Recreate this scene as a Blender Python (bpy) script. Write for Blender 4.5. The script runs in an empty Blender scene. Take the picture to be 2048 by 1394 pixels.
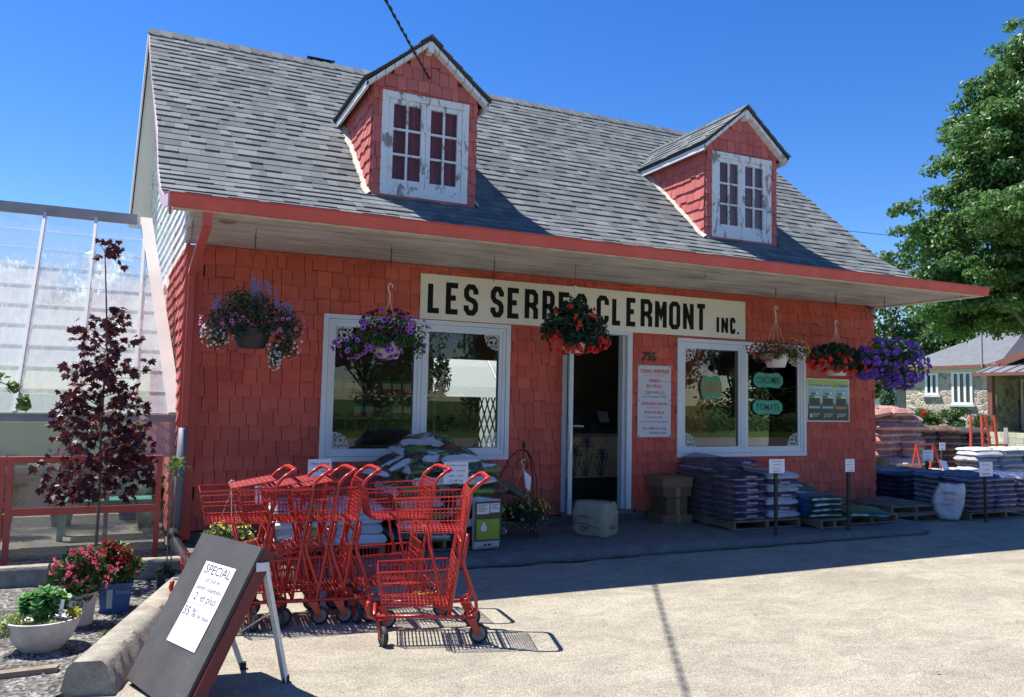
import bpy, math, random, bmesh
import numpy as np
from mathutils import Vector, Matrix, noise
from math import sin, cos, pi, radians, sqrt, atan2
random.seed(7)
S = bpy.context.scene
# ------------------------------------------------------------------ camera
YAW, PIT, ROL, FPX = 0.44254135, 0.0763235, -0.01943127, 1623.85
cd = bpy.data.cameras.new('camera'); cam = bpy.data.objects.new('camera', cd); S.collection.objects.link(cam)
_f = Vector((sin(YAW)*cos(PIT), cos(YAW)*cos(PIT), sin(PIT))); _r = Vector((cos(YAW), -sin(YAW), 0)); _d = _f.cross(_r)
_rr = _r*cos(ROL)+_d*sin(ROL); _dd = -_r*sin(ROL)+_d*cos(ROL)
_m = Matrix((_rr, -_dd, -_f)).transposed().to_4x4(); _m.translation = Vector((-0.4626, -8.3901, 1.2554))
cam.matrix_world = _m
cd.sensor_fit = 'HORIZONTAL'; cd.sensor_width = 36; cd.lens = FPX/2048*36
cd.shift_x = -(1060.44-1024)/2048; cd.shift_y = (679.3-697)/2048
cd.clip_start = .05; cd.clip_end = 3000
S.camera = cam
# ------------------------------------------------------------------ light
SUN = Vector((-.36, .33, 1.0)).normalized()          # towards the sun
elev = math.asin(SUN.z); az = atan2(SUN.x, SUN.y)
W = bpy.data.worlds.new('World'); S.world = W; W.use_nodes = True
nt = W.node_tree; bg = nt.nodes['Background']
sky = nt.nodes.new('ShaderNodeTexSky'); sky.sky_type = 'NISHITA'; sky.sun_disc = False
sky.sun_elevation = elev; sky.sun_rotation = az; sky.altitude = 0; sky.air_density = 1.0; sky.dust_density = .15; sky.ozone_density = 4.5
hs = nt.nodes.new('ShaderNodeHueSaturation'); hs.inputs['Saturation'].default_value = 1.32; hs.inputs['Hue'].default_value = .513; hs.inputs['Value'].default_value = 1.0
nt.links.new(sky.outputs[0], hs.inputs['Color']); nt.links.new(hs.outputs[0], bg.inputs['Color']); bg.inputs['Strength'].default_value = .10
sd = bpy.data.lights.new('sun', 'SUN'); sd.energy = 5.0; sd.angle = radians(.53); sd.color = (1, .955, .89)
sun = bpy.data.objects.new('sun', sd); S.collection.objects.link(sun); sun.rotation_euler = (-SUN).to_track_quat('-Z', 'Y').to_euler()
S.view_settings.view_transform = 'Standard'; S.view_settings.look = 'None'; S.view_settings.exposure = .92; S.view_settings.gamma = 1
S.cycles.max_bounces = 8; S.cycles.transparent_max_bounces = 24; S.cycles.sample_clamp_indirect = 6

G = -.22     # asphalt level
WK = -.13    # sidewalk level
# ------------------------------------------------------------------ helpers
col = S.collection
def tag(o, label=None, cat=None, group=None, kind=None):
    if label: o['label'] = label
    if cat: o['category'] = cat
    if group: o['group'] = group
    if kind: o['kind'] = kind
    return o
def thing(name, label, cat, loc=(0, 0, 0), rz=0, group=None):
    o = bpy.data.objects.new(name, None); col.objects.link(o); o.location = loc; o.rotation_euler = (0, 0, rz); o.empty_display_size = .1
    return tag(o, label, cat, group)
def dup(root, loc=None, rz=None, label=None, rot=None, scale=None):
    r = root.copy(); col.objects.link(r)
    if loc is not None: r.location = loc
    if rz is not None: r.rotation_euler = (r.rotation_euler[0], r.rotation_euler[1], rz)
    if rot is not None: r.rotation_euler = rot
    if scale: r.scale = scale
    if label: r['label'] = label
    for c in list(root.children):
        d = c.copy(); col.objects.link(d); d.parent = r
        for e in list(c.children):
            g = e.copy(); col.objects.link(g); g.parent = d
    return r
class MB:
    def __init__(s): s.v = []; s.f = []; s.m = []
    def poly(s, pts, mi=0):
        n = len(s.v); s.v += [tuple(p) for p in pts]; s.f.append(tuple(range(n, n+len(pts)))); s.m.append(mi)
    def box(s, x0, x1, y0, y1, z0, z1, mi=0, skip=''):
        n = len(s.v)
        s.v += [(x0,y0,z0),(x1,y0,z0),(x1,y1,z0),(x0,y1,z0),(x0,y0,z1),(x1,y0,z1),(x1,y1,z1),(x0,y1,z1)]
        F = [(0,3,2,1),(4,5,6,7),(0,1,5,4),(2,3,7,6),(1,2,6,5),(3,0,4,7)]
        for f in F: s.f.append(tuple(n+i for i in f)); s.m.append(mi)
    def hexa(s, p, mi=0):          # 8 points, bottom 4 ccw then top 4
        n = len(s.v); s.v += [tuple(q) for q in p]
        for f in [(0,3,2,1),(4,5,6,7),(0,1,5,4),(2,3,7,6),(1,2,6,5),(3,0,4,7)]: s.f.append(tuple(n+i for i in f)); s.m.append(mi)
    def bar(s, p, q, w, h=None, up=(0,0,1), mi=0):
        h = h or w; p = Vector(p); q = Vector(q); d = (q-p).normalized(); u = Vector(up)
        if abs(d.dot(u)) > .98: u = Vector((0,1,0))
        a = d.cross(u).normalized()*w/2; b = a.cross(d).normalized()*h/2
        s.hexa([p-a-b, p+a-b, q+a-b, q-a-b, p-a+b, p+a+b, q+a+b, q-a+b], mi)
    def tube(s, pts, r, n=6, mi=0, cap=True, closed=False, r2=None):
        pts = [Vector(p) for p in pts]; N = len(pts); st = len(s.v); prev = None
        for i, p in enumerate(pts):
            if closed: d = (pts[(i+1) % N]-pts[i-1])
            else: d = (pts[min(i+1, N-1)]-pts[max(i-1, 0)])
            d = d.normalized() if d.length > 1e-9 else Vector((0,0,1))
            if prev is None:
                u = Vector((0,0,1)) if abs(d.z) < .9 else Vector((1,0,0))
                a = d.cross(u).normalized()
            else:
                a = (prev-d*prev.dot(d)); a = a.normalized() if a.length > 1e-6 else d.orthogonal().normalized()
            prev = a; b = d.cross(a)
            rad = r if r2 is None else r+(r2-r)*i/max(1, N-1)
            if callable(r): rad = r(i/(N-1))
            for k in range(n):
                t = 2*pi*k/n; q = p+a*cos(t)*rad+b*sin(t)*rad; s.v.append(tuple(q))
        for i in range(N if closed else N-1):
            j = (i+1) % N
            for k in range(n):
                k2 = (k+1) % n; s.f.append((st+i*n+k, st+i*n+k2, st+j*n+k2, st+j*n+k)); s.m.append(mi)
        if cap and not closed:
            s.f.append(tuple(st+k for k in range(n))[::-1]); s.m.append(mi); s.f.append(tuple(st+(N-1)*n+k for k in range(n))); s.m.append(mi)
    def lathe(s, prof, n=24, c=(0,0,0), mi=0, axis='z'):
        st = len(s.v)
        for r, z in prof:
            for k in range(n):
                t = 2*pi*k/n
                if axis == 'z': s.v.append((c[0]+r*cos(t), c[1]+r*sin(t), c[2]+z))
                else: s.v.append((c[0]+r*cos(t), c[1]+z, c[2]+r*sin(t)))
        for i in range(len(prof)-1):
            for k in range(n):
                k2 = (k+1) % n; s.f.append((st+i*n+k, st+i*n+k2, st+(i+1)*n+k2, st+(i+1)*n+k)); s.m.append(mi)
    def stroke(s, pts, t, mapf, closed=False, mi=0):   # 2d mitred thick polyline mapped to 3d
        P = [Vector((x, y)) for x, y in pts]; N = len(P); Lf = []; Rt = []
        for i in range(N):
            if closed: d1 = (P[i]-P[i-1]).normalized(); d2 = (P[(i+1) % N]-P[i]).normalized()
            else:
                d1 = (P[i]-P[i-1]).normalized() if i else (P[1]-P[0]).normalized()
                d2 = (P[i+1]-P[i]).normalized() if i < N-1 else d1
            n1 = Vector((-d1.y, d1.x)); n2 = Vector((-d2.y, d2.x)); mm = (n1+n2)
            mm = mm.normalized() if mm.length > 1e-5 else n1
            k = t/2/max(.35, mm.dot(n1)); Lf.append(P[i]+mm*k); Rt.append(P[i]-mm*k)
        for i in range(N if closed else N-1):
            j = (i+1) % N; s.poly([mapf(*Rt[i]), mapf(*Rt[j]), mapf(*Lf[j]), mapf(*Lf[i])], mi)
    def text(s, body, size, mapf, cx=0, cy=0, width=None, mi=0, align='CENTER', bold=0):
        cu = bpy.data.curves.new('t', 'FONT'); cu.body = body; cu.size = size; cu.align_x = align; cu.resolution_u = 2; cu.offset = bold*size
        ob = bpy.data.objects.new('t', cu); col.objects.link(ob); bpy.context.view_layer.update()
        me = bpy.data.meshes.new_from_object(ob.evaluated_get(bpy.context.evaluated_depsgraph_get()))
        xs = [v.co.x for v in me.vertices] or [0, 1]; k = 1
        if width: k = width/max(1e-6, max(xs)-min(xs))
        n = len(s.v); s.v += [tuple(mapf(cx+v.co.x*k, cy+v.co.y)) for v in me.vertices]
        for p in me.polygons: s.f.append(tuple(n+i for i in p.vertices)); s.m.append(mi)
        bpy.data.objects.remove(ob); bpy.data.curves.remove(cu); bpy.data.meshes.remove(me)
    def build(s, name, mats, parent=None, smooth=False, auto=None):
        me = bpy.data.meshes.new(name); me.from_pydata(s.v, [], s.f)
        mats = mats if isinstance(mats, (list, tuple)) else [mats]
        for m in mats: me.materials.append(m)
        if len(mats) > 1: me.polygons.foreach_set('material_index', s.m)
        if smooth: me.polygons.foreach_set('use_smooth', [True]*len(me.polygons))
        me.update()
        if auto is not None and hasattr(me, 'set_sharp_from_angle'):
            me.polygons.foreach_set('use_smooth', [True]*len(me.polygons)); me.set_sharp_from_angle(angle=radians(auto))
        o = bpy.data.objects.new(name, me); col.objects.link(o)
        if parent: o.parent = parent
        return o
# ------------------------------------------------------------------ materials
def srgb(r, g, b):
    f = lambda c: (c/255/12.92 if c <= 10 else ((c/255+.055)/1.055)**2.4)
    return (f(r), f(g), f(b), 1)
def C4(c): return tuple(c)+(1,) if len(c) == 3 else tuple(c)
class NT:
    def __init__(s, name):
        s.mat = bpy.data.materials.new(name); s.mat.use_nodes = True; s.t = s.mat.node_tree; s.b = s.t.nodes['Principled BSDF']; s.out = s.t.nodes['Material Output']
        s._co = None
    def n(s, typ, **kw):
        o = s.t.nodes.new('ShaderNode'+typ)
        for k, v in kw.items():
            if k in o.inputs: o.inputs[k].default_value = v
            else: setattr(o, k, v)
        return o
    def l(s, a, b): s.t.links.new(a, b)
    def co(s, kind='Object', scale=None):
        if s._co is None: s._co = s.n('TexCoord')
        c = s._co.outputs[kind]
        if scale:
            m = s.n('Mapping'); m.inputs['Scale'].default_value = scale; s.l(c, m.inputs['Vector']); return m.outputs[0]
        return c
    def noise(s, scale, detail=4, rough=.55, vec=None, dist=0):
        o = s.n('TexNoise'); o.inputs['Scale'].default_value = scale; o.inputs['Detail'].default_value = detail; o.inputs['Roughness'].default_value = rough; o.inputs['Distortion'].default_value = dist
        s.l(vec or s.co(), o.inputs['Vector']); return o.outputs['Fac']
    def ramp(s, fac, stops):
        o = s.n('ValToRGB'); e = o.color_ramp.elements
        while len(e) < len(stops): e.new(.5)
        for k, (p, c) in zip(e, stops):
            k.position = p; k.color = C4(c) if isinstance(c, (tuple, list)) else (c, c, c, 1)
        s.l(fac, o.inputs[0]); return o.outputs[0]
    def mix(s, fac, a, b, mode='MIX'):
        o = s.n('Mix'); o.data_type = 'RGBA'; o.blend_type = mode; o.clamp_factor = True
        for x, i in ((fac, 0), (a, 6), (b, 7)):
            if isinstance(x, (int, float)): o.inputs[i].default_value = x if i == 0 else (x, x, x, 1)
            elif isinstance(x, (tuple, list)): o.inputs[i].default_value = C4(x)
            else: s.l(x, o.inputs[i])
        return o.outputs[2]
    def math(s, op, a, b=0, c=None):
        o = s.n('Math'); o.operation = op
        for i, x in enumerate((a, b)):
            if isinstance(x, (int, float)): o.inputs[i].default_value = x
            else: s.l(x, o.inputs[i])
        return o.outputs[0]
    def island(s, amt, base):      # per-island brightness
        g = s.n('NewGeometry').outputs['Random Per Island']
        k = s.math('MULTIPLY_ADD', g, 2*amt); k.node.inputs[2].default_value = 1-amt
        cmb = s.n('CombineXYZ'); [s.l(k, cmb.inputs[i]) for i in range(3)]
        return s.mix(1.0, base, cmb.outputs[0], 'MULTIPLY')
    def bump(s, h, strength=.3, dist=.01):
        o = s.n('Bump'); o.inputs['Strength'].default_value = strength; o.inputs['Distance'].default_value = dist; s.l(h, o.inputs['Height']); s.l(o.outputs[0], s.b.inputs['Normal'])
    def fin(s, colr=None, rough=.6, metal=0, spec=.5):
        if colr is not None:
            if isinstance(colr, (tuple, list)): s.b.inputs['Base Color'].default_value = C4(colr)
            else: s.l(colr, s.b.inputs['Base Color'])
        if isinstance(rough, (int, float)): s.b.inputs['Roughness'].default_value = rough
        else: s.l(rough, s.b.inputs['Roughness'])
        s.b.inputs['Metallic'].default_value = metal; s.b.inputs['Specular IOR Level'].default_value = spec
        return s.mat
def simple(name, c, rough=.6, var=.12, scale=6, bump=0, bscale=60, isl=0, metal=0, spec=.5):
    t = NT(name); c = C4(c); k = t.noise(scale, 5)
    a = tuple(min(1, x*(1-var)) for x in c[:3]); b = tuple(min(1, x*(1+var)) for x in c[:3])
    r = t.ramp(k, [(.3, a), (.7, b)])
    if isl: r = t.island(isl, r)
    if bump: t.bump(t.noise(bscale, 4), bump, .005)
    return t.fin(r, rough, metal, spec)
def glassmat(name, tint=(1, 1, 1), rough=.0, ior=1.6, dirt=0):
    t = NT(name); tr = t.n('BsdfTransparent'); tr.inputs[0].default_value = C4(tint); gl = t.n('BsdfGlossy'); gl.inputs['Roughness'].default_value = rough
    fr = t.n('Fresnel'); fr.inputs['IOR'].default_value = ior; mx = t.n('MixShader'); t.l(fr.outputs[0], mx.inputs[0]); t.l(tr.outputs[0], mx.inputs[1]); t.l(gl.outputs[0], mx.inputs[2])
    if dirt:
        df = t.n('BsdfDiffuse'); df.inputs[0].default_value = (.6, .6, .58, 1); m2 = t.n('MixShader')
        k = t.ramp(t.noise(3, 6), [(.35, 0), (.8, dirt)]); t.l(k, m2.inputs[0]); t.l(mx.outputs[0], m2.inputs[1]); t.l(df.outputs[0], m2.inputs[2]); mx = m2
    t.l(mx.outputs[0], t.out.inputs['Surface']); return t.mat
def leafmat(name, c, c2=None, isl=.35, trans=.35, rough=.5):
    t = NT(name); c = C4(c); c2 = C4(c2) if c2 else tuple(x*1.5 for x in c[:3])+(1,)
    g = t.n('NewGeometry').outputs['Random Per Island']; base = t.ramp(g, [(0, tuple(x*(1-isl) for x in c[:3])), (.6, c), (1, c2)])
    base = t.mix(t.ramp(t.noise(1.3, 3), [(.35, .0), (.65, .5)]), base, tuple(x*.75 for x in c[:3]))
    t.fin(base, rough, 0, .4); tl = t.n('BsdfTranslucent'); t.l(base, tl.inputs[0]); mx = t.n('MixShader'); mx.inputs[0].default_value = trans
    t.l(t.b.outputs[0], mx.inputs[1]); t.l(tl.outputs[0], mx.inputs[2]); t.l(mx.outputs[0], t.out.inputs['Surface']); return t.mat

def red_shingle(name, c, dark=.75):
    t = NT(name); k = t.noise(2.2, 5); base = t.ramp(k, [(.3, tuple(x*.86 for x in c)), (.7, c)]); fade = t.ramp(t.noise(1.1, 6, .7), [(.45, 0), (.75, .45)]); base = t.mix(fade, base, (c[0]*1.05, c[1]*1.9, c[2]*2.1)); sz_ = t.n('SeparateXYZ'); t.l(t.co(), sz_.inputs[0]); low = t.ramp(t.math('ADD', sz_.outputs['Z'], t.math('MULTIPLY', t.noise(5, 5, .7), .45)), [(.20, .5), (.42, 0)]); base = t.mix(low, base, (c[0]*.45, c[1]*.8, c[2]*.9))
    grime = t.ramp(t.noise(3.5, 6, .7, t.co('Object', (1, 1, 2.2))), [(.60, 0), (.74, .75)])
    base = t.mix(grime, base, tuple(x*.35+.01 for x in c))
    base = t.island(.13, base)
    g = t.noise(90, 3, .6, t.co('Object', (1, 1, .08))); t.bump(g, .35, .004)
    return t.fin(base, .72, 0, .3)
RED = (.56, .108, .074)
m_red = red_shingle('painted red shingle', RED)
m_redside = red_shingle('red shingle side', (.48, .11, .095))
m_redpaint = simple('red trim paint', (.50, .085, .06), .5, .12, 5, .15, 40)
m_redback = simple('dark shingle gap', (.12, .02, .012), .9)
def peel(name, under=(.27, .26, .25), amt=.62):
    t = NT(name); v = t.co('Object', (1, 1, .45)); k = t.noise(9, 7, .72, v, .6); msk = t.ramp(k, [(amt-.015, 0), (amt+.015, 1)])
    fine = t.noise(40, 4); b = t.ramp(fine, [(.3, (.66, .67, .68)), (.7, (.80, .81, .82))])
    c = t.mix(msk, b, under); t.bump(t.math('SUBTRACT', 1, msk), .5, .003); return t.fin(c, .55, 0, .4)
m_peel = peel('peeling white paint', amt=.575)
m_white = simple('white paint', (.74, .76, .78), .4, .06, 5)
m_vinyl = simple('white vinyl frame', (.66, .71, .76), .35, .04, 3)
m_siding = peel('weathered white siding', (.36, .35, .34), .56)
m_black = simple('black iron', (.012, .012, .014), .45)
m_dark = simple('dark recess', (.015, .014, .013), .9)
m_lead = simple('old roof cement', (.50, .46, .38), .9, .25, 14, .5, 30)
def roofmat():
    t = NT('grey asphalt shingles'); g = t.n('NewGeometry').outputs['Random Per Island']
    base = t.ramp(g, [(0, (.108, .121, .128)), (.35, (.138, .152, .158)), (.7, (.165, .180, .183)), (1, (.195, .210, .206))])
    sp = t.ramp(t.noise(260, 2, .6), [(.25, .62), (.75, 1.3)]); base = t.mix(1, base, sp, 'MULTIPLY')
    st = t.ramp(t.noise(1.1, 5, .6, t.co('Object', (1.5, .5, .5))), [(.3, .84), (.7, 1.1)]); base = t.mix(1, base, st, 'MULTIPLY')
    t.bump(t.noise(300, 2), .5, .003); return t.fin(base, .92, 0, .25)
m_roof = roofmat()
m_roofdark = simple('shingle underlay', (.05, .05, .052), .95)
# ------------------------------------------------------------------ ground
def asphalt():
    t = NT('worn asphalt'); v = t.n('TexVoronoi'); v.inputs['Scale'].default_value = 150; t.l(t.co(), v.inputs['Vector'])
    stone = t.ramp(v.outputs['Color'], [(.1, (.27, .24, .185)), (.5, (.385, .345, .265)), (.9, (.50, .455, .36))])
    fine = t.ramp(t.noise(140, 3, .7), [(.3, .74), (.7, 1.18)]); c = t.mix(1, stone, fine, 'MULTIPLY')
    big = t.ramp(t.noise(.8, 6, .6), [(.3, .82), (.7, 1.1)]); c = t.mix(1, c, big, 'MULTIPLY')
    mid = t.ramp(t.noise(2.6, 7, .75, t.co('Object', (1, 1.6, 1)), .8), [(.34, .74), (.62, 1.05)]); c = t.mix(1, c, mid, 'MULTIPLY')
    h = t.math('ADD', v.outputs['Distance'], t.noise(140, 3)); t.bump(h, .6, .008)
    return t.fin(c, .93, 0, .2)
m_asph = asphalt()
def grass_m(name, a, b):
    t = NT(name); c = t.ramp(t.noise(3, 6, .7), [(.3, a), (.7, b)]); t.bump(t.noise(60, 4), .8, .03); return t.fin(c, .9, 0, .2)
m_grass = grass_m('mown grass', (.05, .10, .02), (.13, .20, .045))
def gravel_m():
    t = NT('grey gravel soil'); v = t.n('TexVoronoi'); v.inputs['Scale'].default_value = 45; t.l(t.co(), v.inputs['Vector'])
    c = t.ramp(v.outputs['Color'], [(.1, (.06, .055, .05)), (.5, (.17, .16, .145)), (.95, (.42, .40, .37))])
    c = t.mix(t.ramp(t.noise(3, 5, .7), [(.45, 0), (.62, .75)]), c, (.055, .045, .035)); t.bump(v.outputs['Distance'], 1, .02); return t.fin(c, .95, 0, .2)
m_gravel = gravel_m()
def concrete(name, a, b, sc=5, bump=.5):
    t = NT(name); c = t.ramp(t.noise(sc, 7, .7), [(.3, a), (.7, b)]); sp = t.ramp(t.noise(120, 2, .7), [(.3, .75), (.7, 1.15)]); c = t.mix(1, c, sp, 'MULTIPLY')
    t.bump(t.noise(35, 6, .7), bump, .01); return t.fin(c, .9, 0, .25)
m_conc = concrete('sidewalk concrete', (.12, .115, .105), (.20, .195, .18))
m_conc2 = concrete('old cast concrete', (.20, .18, .14), (.40, .365, .30), 7, .9)
m_concd = concrete('dark foundation concrete', (.10, .095, .09), (.2, .19, .18))
b = MB(); b.poly([(-900, -900, G-.02), (900, -900, G-.02), (900, 900, G-.02), (-900, 900, G-.02)]); tag(b.build('grass_ground', m_grass), kind='structure')
b = MB()
NX, NY = 60, 40
for j in range(NY+1):
    for i in range(NX+1):
        x = -14+i*44/NX; y = -13+j*(13+6)/NY
        b.v.append((x, y, G+.012*(noise.noise(Vector((x*.35, y*.35, 1))))))
for j in range(NY):
    for i in range(NX): a = j*(NX+1)+i; b.f.append((a, a+1, a+NX+2, a+NX+1)); b.m.append(0)
tag(b.build('asphalt_lot', m_asph, smooth=True), kind='structure')
b = MB(); b.poly([(-60, -22, G-.004), (60, -22, G-.004), (60, -15.5, G-.004), (-60, -15.5, G-.004)]); tag(b.build('road', concrete('road asphalt', (.20, .195, .18), (.30, .29, .27))), kind='structure')
# sidewalk slab with worn kerb edge
b = MB(); xs = [-.1+i*.1 for i in range(85)]; prof = [(-.0, WK), (-.8, WK-.003), (-1.50, WK-.008), (-1.565, WK-.022), (-1.59, WK-.06), (-1.60, G-.03)]
for i, x in enumerate(xs):
    e = max(0, (x-7.9)/.5); sh = .9*e*e*.5
    for (y, z) in prof:
        k = noise.noise(Vector((x*3, y, 2)))*.012+noise.noise(Vector((x*14, y, 5)))*.006 if y < -1.4 else 0
        b.v.append((x, min(0, y+k+(sh if y < -.5 else 0)), z+k*.5 if z > G else z))
n = len(prof)
for i in range(len(xs)-1):
    for j in range(n-1): b.f.append((i*n+j, i*n+j+1, (i+1)*n+j+1, (i+1)*n+j)); b.m.append(0)
b.poly([b.v[(len(xs)-1)*n+j] for j in range(n)]+[(xs[-1], 0, G-.03)]); b.poly([b.v[j] for j in range(n)][::-1]+[(xs[0], 0, G-.03)][:1])
tag(b.build('sidewalk', m_conc, auto=50), kind='structure')
b = MB(); pv = None
for i in range(170):
    x = -.1+i*.05; e = max(0, (x-7.9)/.5); y0 = -1.595+.45*e*e; w = .015+.14*abs(noise.noise(Vector((x*1.7, 4, 0))))+.02*noise.noise(Vector((x*11, 1, 0)))
    if pv: b.poly([(pv[0], pv[1]-pv[2], G+.016), (x, y0-w, G+.016), (x, y0+.02, G+.018), (pv[0], pv[1]+.02, G+.018)])
    pv = (x, y0, w)
tag(b.build('gutter_dirt', simple('dark kerb dirt', (.13, .12, .10), .95, .45, 14, .5, 60)), kind='structure')
# planting bed at left
b = MB(); pts = [(-9, -.25), (-9, -4.3), (-1.0, -4.15), (-.74, -3.75), (-.36, -2.6), (-.05, -1.6), (-.05, -.25)]
b.poly([(x, y, G+.022) for x, y in pts][::-1]); b.poly([(-9, -.3, G+.024), (-9, .3, G+.024), (-.15, .3, G+.024), (-.15, -.3, G+.024)][::-1])
tag(b.build('gravel_bed', m_gravel), kind='structure')
random.seed(3); b = MB()
for i in range(1500):
    x = random.uniform(-2.6, .05); y = random.uniform(-4.5, -.3)
    if x > -.12+(y+1.6)*.30: continue
    r = random.uniform(.006, .018)*(1.25 if y < -3.4 else 1)
    ang = random.random()*6.28; u = (cos(ang)*r, sin(ang)*r); w = (-sin(ang)*r*.7, cos(ang)*r*.7); z = G+.02
    P0 = [(x-u[0], y-u[1], z), (x+w[0], y+w[1], z), (x+u[0], y+u[1], z), (x-w[0], y-w[1], z)]; top = (x, y, z+r*.7)
    for k in range(4): b.poly([P0[(k+1) % 4], P0[k], top])
tag(b.build('loose_gravel', simple('gravel stone', (.26, .25, .235), .9, .2, 3, isl=.5)), 'loose grey gravel scattered over the planting bed', 'gravel', kind='stuff')

# ------------------------------------------------------------------ the shop
shop = thing('shop_building', 'red shingled garden shop with a grey flared roof and two dormers', 'building')
XL, XR = -.15, 8.96
OPEN = [(1.165, 3.25, .61, 2.115), (3.925, 4.872, -.1, 2.13), (5.536, 7.647, .605, 2.09)]
def subtract(r, o):
    x0, x1, z0, z1 = r; a, c, d, e = o
    if x1 <= a or x0 >= c or z1 <= d or z0 >= e: return [r]
    out = []
    if x0 < a: out.append((x0, a, z0, z1))
    if x1 > c: out.append((c, x1, z0, z1))
    m0, m1 = max(x0, a), min(x1, c)
    if z0 < d: out.append((m0, m1, z0, d))
    if z1 > e: out.append((m0, m1, e, z1))
    return out
def shingles(b, x0, x1, z0, z1, mapf, opens=(), ex=.142, wmin=.08, wmax=.19, inside=None, jit=.026, thick=.024, zoff=0):
    z = z0+zoff; row = 0
    while z < z1:
        x = x0-random.random()*wmax
        while x < x1:
            w = random.uniform(wmin, wmax); j = random.choice((0, 0, -1, 1))*jit*random.random()
            rx0, rx1 = max(x0, x+.0028), min(x1, x+w-.0028); rz0, rz1 = max(z0, z+j), min(z1, z+ex+.02)
            x += w
            if rx1-rx0 < .015: continue
            rs = [(rx0, rx1, rz0, rz1)]
            for o in opens: rs = [q for r in rs for q in subtract(r, o)]
            for (a, c, d, e) in rs:
                if c-a < .006 or e-d < .008: continue
                if inside and not inside((a+c)/2, (d+e)/2): continue
                pz = lambda zz: thick*(1.25-(zz-(z+j))/(ex+.04))+.002
                tb, tt = pz(d)+random.random()*.003, max(.003, pz(e))
                b.hexa([mapf(a, d, 0), mapf(c, d, 0), mapf(c, d, tb), mapf(a, d, tb), mapf(a, e, 0), mapf(c, e, 0), mapf(c, e, tt), mapf(a, e, tt)])
        z += ex; row += 1
random.seed(11)
# backing wall (solid pieces around the openings)
b = MB()
rs = [(0, XR, -.04, 2.71)]
for o in OPEN: rs = [q for r in rs for q in subtract(r, o)]
for (a, c, d, e) in rs: b.box(a, c, 0, .16, d, e)
back = b.build('wall', m_redback, shop)
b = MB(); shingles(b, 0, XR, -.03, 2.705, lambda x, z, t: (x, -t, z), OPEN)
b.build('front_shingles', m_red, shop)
b = MB(); b.box(-.02, XR, -.0, .15, -.24, -.041); b.build('foundation', m_concd, shop)
# left gable side
PR = [(-1.65, 2.80), (-1.14, 2.89), (-.6, 3.06), (0, 3.42), (.53, 3.89), (3.0, 5.97)]
def roofz(y):
    if y <= PR[0][0]: return PR[0][1]
    for (a, c), (d, e) in zip(PR, PR[1:]):
        if y <= d: return c+(e-c)*(y-a)/(d-a)
    return 5.97-(y-3)*.838
def XS(y, z): return -.13-.042*max(y, 0)+.03*min(y, 0)-max(0, z-2.7)*.02*max(y, 0)
b = MB(); b.poly([(XS(0, 0), 0, -.24), (XS(0, 0), 0, 2.70), (XS(5.2, 0), 5.2, 2.70), (XS(5.2, 0), 5.2, -.24)]); b.poly([(XS(0, 0), 0.001, -.24), (.05, 0.001, -.24), (.05, .001, 2.7), (XS(0, 0), .001, 2.7)]); b.build('side_wall', m_redback, shop)
b = MB(); shingles(b, .0, 5.2, -.1, 2.70, lambda y, z, t: (XS(y, z)-t*1.6, y, z), ex=.125, wmin=.08, wmax=.15, thick=.016); b.build('side_shingles', m_redside, shop)
b = MB(); b.box(XL-.002, .0, -.034, -.001, -.1, 2.69); b.build('corner_board', m_redpaint, shop)
# gable siding, clapboard above the red shingles
b = MB()
yy = [-1.60, -1.14, -.6, 0, .53, 1.5, 3.0, 4.2, 5.2]
pz_ = [(y, roofz(y)-.05) for y in yy]
for (ya, za), (yb, zb) in zip(pz_, pz_[1:]): b.poly([(XS(ya, 2.7)+.004, ya, 2.701), (XS(ya, za)+.004, ya, za), (XS(yb, zb)+.004, yb, zb), (XS(yb, 2.7)+.004, yb, 2.701)])
b.build('gable_wall', m_siding, shop)
b = MB(); b.poly([(XR-.02, y, z) for y, z in pz_+[(5.2, 2.701), (-1.6, 2.701)]][::-1]); b.build('gable_wall', m_siding, shop)
b = MB()
z = 2.705; random.seed(4)
while z < 5.8:
    h = .125
    y0 = next((q/50 for q in range(-80, 300) if roofz(q/50)-.06 > z+h), None); y1 = 5.2
    if y0 is None: break
    for s in range(200):
        if roofz(y1)-.06 > z+h: break
        y1 -= .03
    y = y0
    while y < y1-.05:
        L = random.uniform(.5, 1.4); ye = min(y1, y+L)
        y2 = ye-.004; X = lambda q, r, o: (XS(q, r)-o, q, r)
        b.hexa([X(y, z, 0), X(y2, z, 0), X(y2, z-.008, .024), X(y, z-.008, .024), X(y, z+h, 0), X(y2, z+h, 0), X(y2, z+h, .006), X(y, z+h, .006)])
        y = ye
    z += h
b.build('gable_siding', m_siding, shop)
# roof
def xleft(y):
    for (a, c), (d, e) in zip([(-1.65, -.35), (-.6, -.40), (0, -.43), (.7, -.46), (1.8, -.55), (3, -.62)], [(-.6, -.40), (0, -.43), (.7, -.46), (1.8, -.55), (3, -.62), (5.4, -.78)]):
        if y <= d: return c+(e-c)*(y-a)/(d-a)
    return -.78
arc = [(0, -1.65, 2.80)]
N = 120; yv = [-1.65+4.65*i/N for i in range(N+1)]
pl = []
s_ = 0
for i, y in enumerate(yv):
    z = roofz(y)
    if i: s_ += math.hypot(y-yv[i-1], z-roofz(yv[i-1]))
    pl.append((s_, y, z))
def at(s):
    for i in range(1, len(pl)):
        if s <= pl[i][0]:
            k = (s-pl[i-1][0])/(pl[i][0]-pl[i-1][0]); return (pl[i-1][1]+(pl[i][1]-pl[i-1][1])*k, pl[i-1][2]+(pl[i][2]-pl[i-1][2])*k)
    return pl[-1][1:]
XRR = 9.10
b = MB()
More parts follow.
